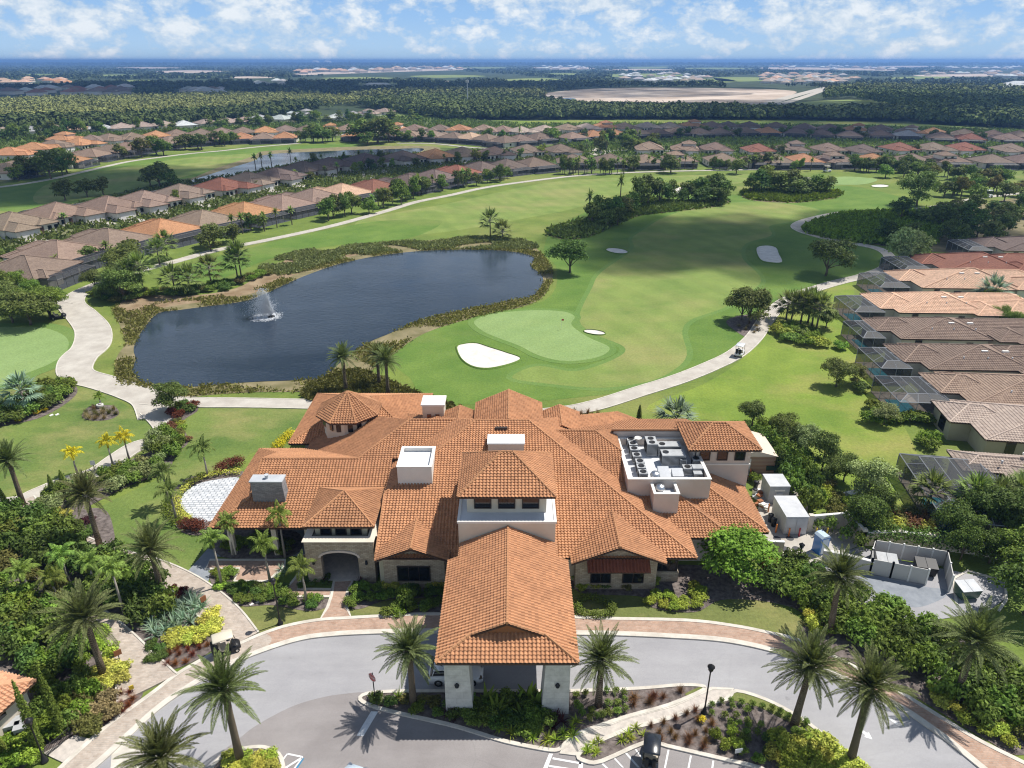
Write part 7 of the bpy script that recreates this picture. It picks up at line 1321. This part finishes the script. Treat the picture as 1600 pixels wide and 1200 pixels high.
p = G(712, 1070); car('white hatchback SUV waiting under the porch roof', (p.x, p.y+.7, .03), 0, 'carwhite')
p = G(546, 1212); car('pale blue car cut by the bottom edge of the lot', (p.x, p.y-1.9, .045), math.radians(72), 'carblue')
def golfcart(label, loc, rz, body, roof, sc=1.0):
    """drives to +x"""
    t = thing('golf_cart', label, 'golf cart', loc, rz, None, sc); b = MB(); loft(b, [(-1.15, .52, .32, .62, .95), (-.9, .58, .26, .72, .95), (-.45, .58, .24, .60, .95), (-.35, .56, .22, .34, 1), (.35, .56, .22, .32, 1), (.55, .56, .24, .80, .9), (.95, .52, .28, .74, .85), (1.2, .42, .34, .56, .85)]); b.build('body', MAT[body], t, True, world=False)
    s = MB().box(-.42, .05, -.52, .52, .58, .72).build('seat', MAT['seat'], t, world=False); MB().add([(-.5, -.52, .72), (-.38, -.52, .72), (-.38, .52, .72), (-.5, .52, .72), (-.62, -.5, 1.15), (-.52, -.5, 1.15), (-.52, .5, 1.15), (-.62, .5, 1.15)], [(0, 1, 5, 4), (1, 2, 6, 5), (2, 3, 7, 6), (3, 0, 4, 7), (4, 5, 6, 7)]).build('backrest', MAT['seat'], t, world=False)
    r = MB(); loft(r, [(-1.0, .55, 1.80, 1.85, .95), (-.9, .60, 1.79, 1.90, .93), (.6, .60, 1.79, 1.90, .93), (.75, .54, 1.80, 1.85, .95)]); r.build('roof', MAT[roof], t, True, world=False)
    f = MB()
    for q in (-1, 1): f.tube([(.62, q*.5, 1.8), (.85, q*.5, .78)], .03, 5); f.tube([(-.85, q*.5, 1.8), (-.62, q*.5, .7)], .03, 5)
    f.build('roof_frame', MAT['black'], t, world=False); MB().tube([(.5, .26, .78), (.3, .26, .98)], .025, 5).lathe([(.14, 0), (.17, .03), (.14, .05), (.12, .03)], (.28, .26, .96), 12).build('steering_wheel', MAT['black'], t, world=False)
    for q in (-.25, .25): MB().lathe([(.13, .6), (.16, .75), (.15, 1.35), (.05, 1.4)], (-1.05, q, 0), 10).build('golf_bag', MAT['black'], t, True, world=False)
    for x in (-.78, .82):
        for q in (-.48, .48): wheel(t, x, q, .23, .19)
    return t
p = G(355, 1020); golfcart('cream golf cart on the brick walkway at left', (p.x, p.y, .14), math.radians(28), 'black', 'cream', 1.0)
p = G(1016, 1188); golfcart('black golf cart in a parking bay by the bottom edge', (p.x, p.y, .05), math.radians(76), 'carblack', 'carblack', 1.05)
p = G(1155, 556); golfcart('pale golf cart on path beside the fairway', (p.x, p.y, .1), math.radians(60), 'carwhite', 'carwhite', 1.15)
p = G(1543, 309); golfcart('white golf cart parked by the far right path', (p.x, p.y, .1), math.radians(20), 'carwhite', 'carwhite', 1.5); p = G(1292, 269); golfcart('tiny golf cart near the far putting green', (p.x, p.y, .05), 0, 'carwhite', 'cream', 1.5)
p = G(92, 498); golfcart('dark cart parked at the path by the oak grove', (p.x, p.y, .05), .5, 'black', 'black', 1.2)
def lamp(px, pyb, pyt, label):
    h = ZT(pyb, pyt); t = thing('street_lamp', label, 'lamp post', G(px, pyb), 0, 'black lamp posts'); MB().lathe([(.28, 0), (.28, .12), (.18, .2), (.14, .55), (.09, .65), (.065, .9), (.055, h-.85), (.09, h-.8), (.09, h-.72)], n=12).build('pole', MAT['black'], t, True, world=False)
    MB().lathe([(.09, h-.72), (.20, h-.6), (.24, h-.3), (.22, h-.25)], n=8).build('lantern', MAT['glass'], t, world=False); MB().lathe([(.30, h-.28), (.30, h-.24), (.12, h-.08), (.05, h-.04), (.05, h)], n=10).build('lantern_cap', MAT['black'], t, True, world=False)
lamp(1100, 1115, 1038, 'black lamp post at the end of the shell path'); lamp(438, 975, 903, 'black lamp post on the small lawn before the arch'); lamp(1246, 886, 848, 'black lamp post at the service yard edge'); lamp(70, 1190, 1122, 'black lamp post beside the left cottage')
t = thing('stop_sign', 'red stop sign on dark post at the island tip', 'road sign', (*G(586, 1096)[:2], .1), math.radians(-38)); hz_ = ZT(1096, 1056)
MB().tube([(0, .03, 0), (0, .03, hz_+.2)], .045, 8).build('post', MAT['black'], t, world=False); oc8 = [(.42*math.cos(PI/8+i*PI/4), hz_-.25+.42*math.sin(PI/8+i*PI/4)) for i in range(8)]; pl_ = MB().prism_xz(oc8, -.05, -.015).build('sign_plate', MAT['red'], t, world=False)
oc9 = [(.385*math.cos(PI/8+i*PI/4), hz_-.25+.385*math.sin(PI/8+i*PI/4)) for i in range(8)]; bo = MB()
for i in range(8):
    a, b = oc9[i], oc9[(i+1) % 8]; bo.tube([(a[0], -.056, a[1]), (b[0], -.056, b[1])], .012, 4)
link('border', bo.mesh('border', MAT['trim']), pl_)
def text(body, size, loc, rot, parent, mat='trim', name='lettering', ex=.006):
    c = bpy.data.curves.new('txt', 'FONT'); c.body = body; c.size = size; c.align_x = 'CENTER'; c.align_y = 'CENTER'; c.extrude = ex; o = bpy.data.objects.new('txt', c); COL.objects.link(o); dg = bpy.context.evaluated_depsgraph_get(); me = bpy.data.meshes.new_from_object(o.evaluated_get(dg)); bpy.data.objects.remove(o)
    me.materials.clear(); me.materials.append(MAT[mat]); o = link(name, me, parent); o.location = loc; o.rotation_euler = rot; return o
text('STOP', .27, (0, -.06, hz_-.25), (PI/2, 0, 0), pl_)
def panel(name, label, cat, px, py, w, h, zb, rz, mat, pm='black', d=.06):
    t = thing(name, label, cat, G(px, py), rz); MB().tube([(0, 0, 0), (0, 0, zb+h*.6)], .04, 6).build('post', MAT[pm], t, world=False); MB().obox((0, -.06, zb), w, d, h).build('panel', MAT[mat], t, world=False); return t
panel('path_sign', 'small white sign board on post beside the golden palms', 'sign', 149, 738, .55, .65, 1.1, .2, 'trim'); panel('path_sign', 'small rusty brown sign by the silver green bed', 'sign', 320, 948, .55, .6, .7, .9, 'rust'); panel('path_sign', 'small rusty brown sign beside lower brick path', 'sign', 187, 1031, .6, .55, .6, .7, 'rust')
panel('path_sign', 'small dark sign at the fork of the cart paths', 'sign', 112, 601, .4, .6, .9, .1, 'rust'); panel('path_sign', 'small yellow sign among orange bedding plants', 'sign', 208, 1083, .35, .4, .5, .6, 'yellow'); panel('path_sign', 'small pale plaque in the bed of the right island', 'sign', 1152, 1182, .6, .4, .5, .2, 'trim'); panel('path_sign', 'small dark post sign beside the path bend on left', 'sign', 50, 835, .3, .5, 1.0, .3, 'frame')
for i, (x, y) in enumerate(((393, 945), (403, 941))): tag(MB().prism(GP([(x-3.5, y+1.5), (x+2, y-1.8), (x+4, y-.4), (x-1.5, y+2.6)], False), 0, .12).build('valve_box', MAT['trim']), ('white utility lid on the small lawn, nearer', 'white utility lid on the small lawn, farther')[i], 'valve box')
for i, (x, y) in enumerate(((80, 649), (89, 648))): tag(MB().prism(GP([(x-3, y+1.2), (x+2, y-1.5), (x+4, y), (x-1.5, y+2)], False), 0, .12).build('valve_box', MAT['trim']), ('white lid on the left lawn, larger of two', 'white lid on the left lawn, smaller of two')[i], 'valve box')
# railing by the cottage, its wall units
t = thing('railing', 'black scrolled railing at the shell landing', 'railing', G(95, 1165)); m = MB(); pts = [G(112, 1150), G(95, 1166), G(78, 1180), G(68, 1192)]
for a, b in zip(pts, pts[1:]):
    for z in (.25, .95): m.tube([(a.x, a.y, z), (b.x, b.y, z)], .03, 5)
    for k in range(8): q = a.lerp(b, k/8); m.tube([(q.x, q.y, 0), (q.x, q.y, .95)], .018, 4)
m.build('rails', MAT['black'], t)
for x, y, w, l in ((26, 1145, 1.0, 'grey equipment cabinet against the cottage wall'), (38, 1150, .8, 'smaller grey cabinet beside the cottage wall')):
    t = thing('utility_cabinet', l, 'cabinet', G(x, y), math.radians(22)); MB().obox((0, 0, .1), w, .9, 1.1).obox((0, 0, 1.2), w+.08, .98, .05).build('casing', MAT['acgrey'], t, world=False); MB().obox((0, 0, 0), w+.3, 1.2, .1).build('plinth', MAT['concrete'], t, world=False); MB().obox((0, -.46, .3), w*.7, .03, .6).build('louvre', MAT['frame'], t, world=False)
# fountain in the pond
c = G(424, 495, .09); t = thing('fountain', 'white plume fountain spraying in the large pond', 'fountain', c); m = MB()
def drops(m, n, vmax, spread, lean, sz):
    for _ in range(n):
        a = random.uniform(0, 2*PI); v = vmax*random.uniform(.55, 1); sp = random.gauss(0, spread); tt = random.uniform(.02, 1.9*v/9.8)
        x = math.cos(a)*sp*tt*v*.2+lean*tt*tt; y = math.sin(a)*sp*tt*v*.2; z = v*tt-4.9*tt*tt
        if z > 0: s = sz*random.uniform(.5, 1.4); m.add([(x-s, y, z), (x, y-s, z+s), (x+s, y, z), (x, y+s, z-s)], [(0, 1, 2, 3)])
drops(m, 3400, 11.0, .32, -1.0, .085); m.build('jet', MAT['spray'], t, world=False); m = MB(); drops(m, 3600, 8.0, 1.3, -1.5, .075); m.build('spray', MAT['spray'], t, world=False); m = MB()
for _ in range(1700): a = random.uniform(0, 2*PI); r = abs(random.gauss(1.7, .8)); s = random.uniform(.05, .13); x, y = r*math.cos(a)-1.0, r*math.sin(a); m.add([(x-s, y, .02), (x, y-s, .05), (x+s, y, .02), (x, y+s, .06)], [(0, 1, 2, 3)])
m.build('foam', MAT['spray'], t, world=False); MB().lathe([(.7, -.1), (.75, .1), (.5, .2), (.1, .3)], n=14).build('float', MAT['black'], t, True, world=False)
# service yard
def boxhouse(name, label, cat, px, py, w, d, h, mat, rz=0, extra=None):
    t = thing(name, label, cat, G(px, py), rz); MB().box(0, w, 0, d, .08, h).build('wall', MAT[mat], t, world=False); MB().box(-.05, w+.05, -.05, d+.05, h, h+.1).build('roof', MAT['container'], t, world=False); MB().box(.1, w-.1, .1, d-.1, 0, .08).build('base', MAT['concrete'], t, world=False); return t
t = boxhouse('cold_store', 'large white box container in the service yard', 'container', 1224, 836, 2.45, 4.1, 2.35, 'container'); MB().box(.12, 2.33, -.04, 0, .15, 2.25).build('door', MAT['container'], t, world=False); MB().tube([(1.22, -.08, .3), (1.22, -.08, 2.1)], .03, 5).build('door_bar', MAT['metal'], t, world=False)
t = boxhouse('cold_store', 'smaller grey white box container behind the large one', 'container', 1199, 787, 2.35, 2.7, 2.35, 'acgrey'); MB().box(.8, 1.6, -.12, 0, .9, 1.5).build('fan_unit', MAT['metal'], t, world=False); MB().box(.6, 1.8, -.03, 0, 1.75, 1.95).build('label_plate', MAT['trim'], t, world=False)
sh = thing('shed', 'tan metal shed with a grey roller door beside stair tower', 'shed', (28.1, 77.6, 0)); MB().box(0, 5.2, 0, 5.4, 0, 2.7).build('wall', MAT['tanmetal'], sh, world=False)
m = MB()
for i in range(13): m.box(-.03, 5.23, -.03, -.005, .1+i*.2, .13+i*.2)
link('siding_ribs', m.mesh('ribs', MAT['rust']), sh); MB().prism_xz([(-.2, 2.7), (5.4, 2.7), (2.6, 3.5)], -.25, 5.7).build('roof', MAT['tanroof'], sh, world=False); d = MB().box(.3, 1.95, -.08, -.03, 0, 2.15).build('roller_door', MAT['frame'], sh, world=False)
link('door_frame', MB().box(.15, .3, -.1, -.02, 0, 2.3).box(1.95, 2.1, -.1, -.02, 0, 2.3).box(.3, 1.95, -.1, -.02, 2.15, 2.3).mesh('door_frame', MAT['trim']), d)
def bwall(label, pts, h, mat='stucco', cap=True):
    w = [G(*p) for p in pts]; t = thing('boundary_wall', label, 'wall', w[0]); m = MB().ribbon([p[:2] for p in w], .25, 0, h); m.build('wall', MAT[mat], t); c = MB().ribbon([p[:2] for p in w], .36, h, h+.1); c.build('coping', MAT['trim'], t)
    for p in w:
        if cap: MB().obox((p.x, p.y, 0), .5, .5, h+.22).build('pillar', MAT[mat], t)
bwall('cream wall round the back of the service yard', [(1263, 830), (1320, 825), (1345, 852)], 2.0); bwall('long white boundary wall behind the dark clipped hedge', [(1345, 852), (1400, 851), (1450, 857), (1540, 868), (1600, 888), (1640, 900)], 1.7); bwall('pale low wall between blue toilet and dumpster yard', [(1283, 878), (1320, 886), (1362, 897)], 1.5, 'vinyl', False); bwall('pale wall section at the back corner of tiled wing', [(1172, 864), (1222, 866)], 1.6, 'stucco', False)
t = thing('dumpster_enclosure', 'pale panelled fence enclosure with double gates', 'fence', G(1360, 880)); E = [G(1358, 882), G(1362, 868), G(1474, 886), G(1482, 925)]
def fpan(a, b, h, nm, n, inset=0):
    for k in range(n):
        p, q = a.lerp(b, k/n), a.lerp(b, (k+.97)/n); MB().ribbon([p[:2], q[:2]], .08, .1, h).build(nm, MAT['vinyl'], t)
    for k in range(n+1): p = a.lerp(b, k/n); MB().obox((p.x, p.y, 0), .16, .16, h+.12).build('post', MAT['trim'], t)
fpan(E[0], E[1], 2.0, 'panel', 1); fpan(E[1], E[2], 2.0, 'panel', 5); fpan(E[2], E[3], 2.0, 'panel', 2); fpan(G(1358, 897), G(1390, 903), 1.9, 'panel', 1); fpan(G(1390, 903), G(1445, 914), 1.9, 'gate', 2); fpan(E[0], G(1358, 897), 1.9, 'panel', 1)
def dumpster(label, px, py, rz, col, lid):
    t = thing('dumpster', label, 'dumpster', (*G(px, py)[:2], .06), rz); MB().add([(-.9, -.55, .12), (.9, -.55, .12), (.9, .55, .12), (-.9, .55, .12), (-1, -.7, 1.1), (1, -.7, 1.1), (1, .7, 1.35), (-1, .7, 1.35)], [(0, 1, 5, 4), (1, 2, 6, 5), (2, 3, 7, 6), (3, 0, 4, 7), (3, 2, 1, 0)]).build('bin', MAT[col], t, world=False)
    for s in (-1, 1): MB().add([(s*.02, -.72, 1.12), (s*1.0, -.72, 1.12), (s*1.0, .72, 1.38), (s*.02, .72, 1.38), (s*.02, -.72, 1.17), (s*1.0, -.72, 1.17), (s*1.0, .72, 1.43), (s*.02, .72, 1.43)], [(0, 1, 5, 4), (1, 2, 6, 5), (2, 3, 7, 6), (3, 0, 4, 7), (4, 5, 6, 7)]).build('lid', MAT[lid], t, world=False)
    for x in (-.7, .7):
        for y in (-.45, .45): MB().lathe([(.07, 0), (.07, .12)], (x, y, 0), 8).build('wheel', MAT['rubber'], t, world=False)
dumpster('dark green dumpster with grey lids in the parking bay', 1508, 932, .1, 'dkgreen', 'metal'); dumpster('open dark dumpster in right part of the fenced yard', 1443, 896, -.25, 'black', 'black'); dumpster('pale lidded dumpster in left part of the fenced yard', 1382, 888, -.25, 'acgrey', 'acgrey'); dumpster('dark green bin behind the small white container', 1205, 737, 0, 'dkgreen', 'dkgreen')
t = thing('portable_toilet', 'bright blue portable toilet in the service yard', 'portable toilet', G(1280, 862), .35); MB().box(-.55, .55, -.55, .55, .1, 2.15).box(-.6, .6, -.6, .6, 0, .1).build('cabin', MAT['bluetoilet'], t, world=False); MB().prism_xz([(-.6, 2.15), (.6, 2.15), (.35, 2.38), (-.35, 2.38)], -.6, .6).build('roof', MAT['carblue'], t, world=False); MB().box(-.4, .4, -.58, -.55, .15, 2.0).build('door', MAT['carblue'], t, world=False); MB().tube([(.4, .45, 2.2), (.4, .45, 2.7)], .06, 6).build('vent_pipe', MAT['black'], t, world=False)
for i, (x, y, c) in enumerate(((1212, 832, 'orange'), (1232, 838, 'orange'), (1248, 838, 'red'), (1200, 800, 'orange'), (1274, 838, 'yellow'), (1291, 838, 'yellow'))):
    o = MB().lathe([(.09, 0), (.09, 1.05), (.05, 1.12)], n=10).build('bollard', MAT[c], None, True, world=False); o.location = G(x, y, .06); reg(o, {'orange': 'orange safety post beside the white container, {o}', 'red': 'red safety post at the front of white container', 'yellow': 'yellow safety post by the yard wall, {o}'}[c], 'bollard', 'coloured safety posts')
def clutter(name, label, cat, px, py, builder):
    t = thing(name, label, cat, G(px, py, .06), random.uniform(0, 3)); builder(t); return t
def bin_(mat): return lambda t: (MB().lathe([(.24, 0), (.3, .9), (.3, .95)], n=12).build('bin', MAT[mat], t, True, world=False), MB().lathe([(.32, .95), (.32, 1.0), (.12, 1.06)], n=12).build('lid', MAT['black'], t, True, world=False))
for x, y in ((1203, 815), (1208, 822)): reg(clutter('wheeled_bin', None, 'bin', x, y, bin_('black')), 'black bin against the white container side, {o}', 'bin', 'black bins in yard')
for x, y, mt, l in ((1180, 763, 'black', 'black bin by the clubhouse back door'), (1178, 775, 'trim', 'white bin by the clubhouse back door')): clutter('bin', l, 'bin', x, y, bin_(mt))
def junk(t):
    for k in range(4): MB().obox((random.uniform(-.5, .5), random.uniform(-.4, .4), .2*k), .6, .5, .2, random.random()).build('board', MAT[random.choice(['metal', 'rust', 'trim'])], t, world=False)
for x, y in ((1184, 780), (1190, 790), (1196, 795), (1188, 770)): reg(clutter('scrap_pile', None, 'scrap', x, y, junk), 'small heap of boards beside the small container, {o}', 'scrap', 'scrap heaps in yard')
def scooter(t): MB().tube([(-.6, 0, .3), (0, 0, .35), (.5, 0, .8), (.55, 0, 1.05)], [.1, .12, .08, .04], 7).build('body', MAT['orange'], t, True, world=False); MB().box(-.55, 0, -.14, .14, .62, .74).build('seat', MAT['black'], t, world=False); [wheel(t, x, 0, .28, .1) for x in (-.6, .65)]
for x, y in ((1167, 747), (1174, 743), (1179, 738)): reg(clutter('scooter', None, 'scooter', x, y, scooter), 'orange and yellow scooter by the shed door, {o}', 'scooter', 'scooters by the shed')
plant(G(1180, 752), 'shrub', 5, .9, 'bright green potted bush by the shed scooters', 'shrub', 'yard bush', 'bright', 'yard_bush', 1.1)
t = thing('picnic_table', 'small white bench under the olive trees', 'bench', G(1333, 777), .4); MB().box(-.9, .9, -.35, .35, .7, .76).build('table_top', MAT['trim'], t, world=False); [MB().box(-.9, .9, y-.13, y+.13, .42, .46).build('seat', MAT['trim'], t, world=False) for y in (-.65, .65)]; [MB().box(x-.05, x+.05, -.6, .6, 0, .7).build('leg', MAT['metal'], t, world=False) for x in (-.7, .7)]
p = G(841, 535); t = thing('flagstick', 'thin flagstick standing on the putting green', 'flagstick', G(877, 515)); MB().tube([(0, 0, .05), (0, 0, 2.2)], .02, 5).build('pole', MAT['trim'], t, world=False); MB().box(0, .45, -.01, .01, 1.85, 2.2).build('flag', MAT['red'], t, world=False)
for i, o in enumerate(q for q in COL.objects if q.name.startswith('manhole_cover')): reg(o, 'dark round manhole cover in the yard concrete, {o}', 'manhole cover', 'manhole covers in the service yard')
# ------------------------------------------------------------ clouds high overhead, whose shadows lie on the land
def cloud(sx, sy, rx, ry, alt=620, n=9):
    c = Vector((sx, sy, 0))+SUN*(alt/SUN.z); bm = bmesh.new()
    for i in range(n):
        a = i*2.4; d = math.sqrt(i/n)*.75; r = 1-.35*i/n
        bmesh.ops.create_icosphere(bm, subdivisions=3, radius=1, matrix=Matrix.Translation((rx*d*math.cos(a), ry*d*math.sin(a), random.uniform(-4, 8))) @ Matrix.Diagonal((rx*.5*r, ry*.5*r, 16*r, 1)))
    for v in bm.verts: v.co += v.normal*random.uniform(-2.5, 2.5)
    me = bpy.data.meshes.new('cloud'); bm.to_mesh(me); bm.free(); me.materials.append(MAT['cloud']); o = link('cloud', me); o.location = c; tag(o, None, None, None, 'stuff')
def cs(px, py, rx, ry): p = G(px, py); cloud(p.x, p.y, rx, ry)
cs(1030, 372, 38, 42); cs(1225, 378, 36, 44); cs(1400, 360, 40, 34); cs(200, 282, 75, 50); cs(50, 300, 60, 40); cs(560, 258, 80, 50); cs(1230, 208, 170, 95)
cs(1350, 172, 330, 240); cs(450, 141, 900, 420); cs(150, 141, 700, 330); cs(1000, 165, 200, 90)
# ------------------------------------------------------------ the air
hz = MB().box(-26500, 26500, -60, 39500, -1, 66).build('haze', [newmat('haze_air')[0]]); tag(hz, None, None, None, 'stuff'); m = hz.data.materials[0]; t = m.node_tree; t.nodes.clear()
o = t.nodes.new('ShaderNodeOutputMaterial'); v = nd(t, 'ShaderNodeVolumePrincipled', i_Color=(.26, .50, .98, 1), i_Density=.00016, i_Anisotropy=.25); t.links.new(v.outputs[0], o.inputs[1])
finish_labels()
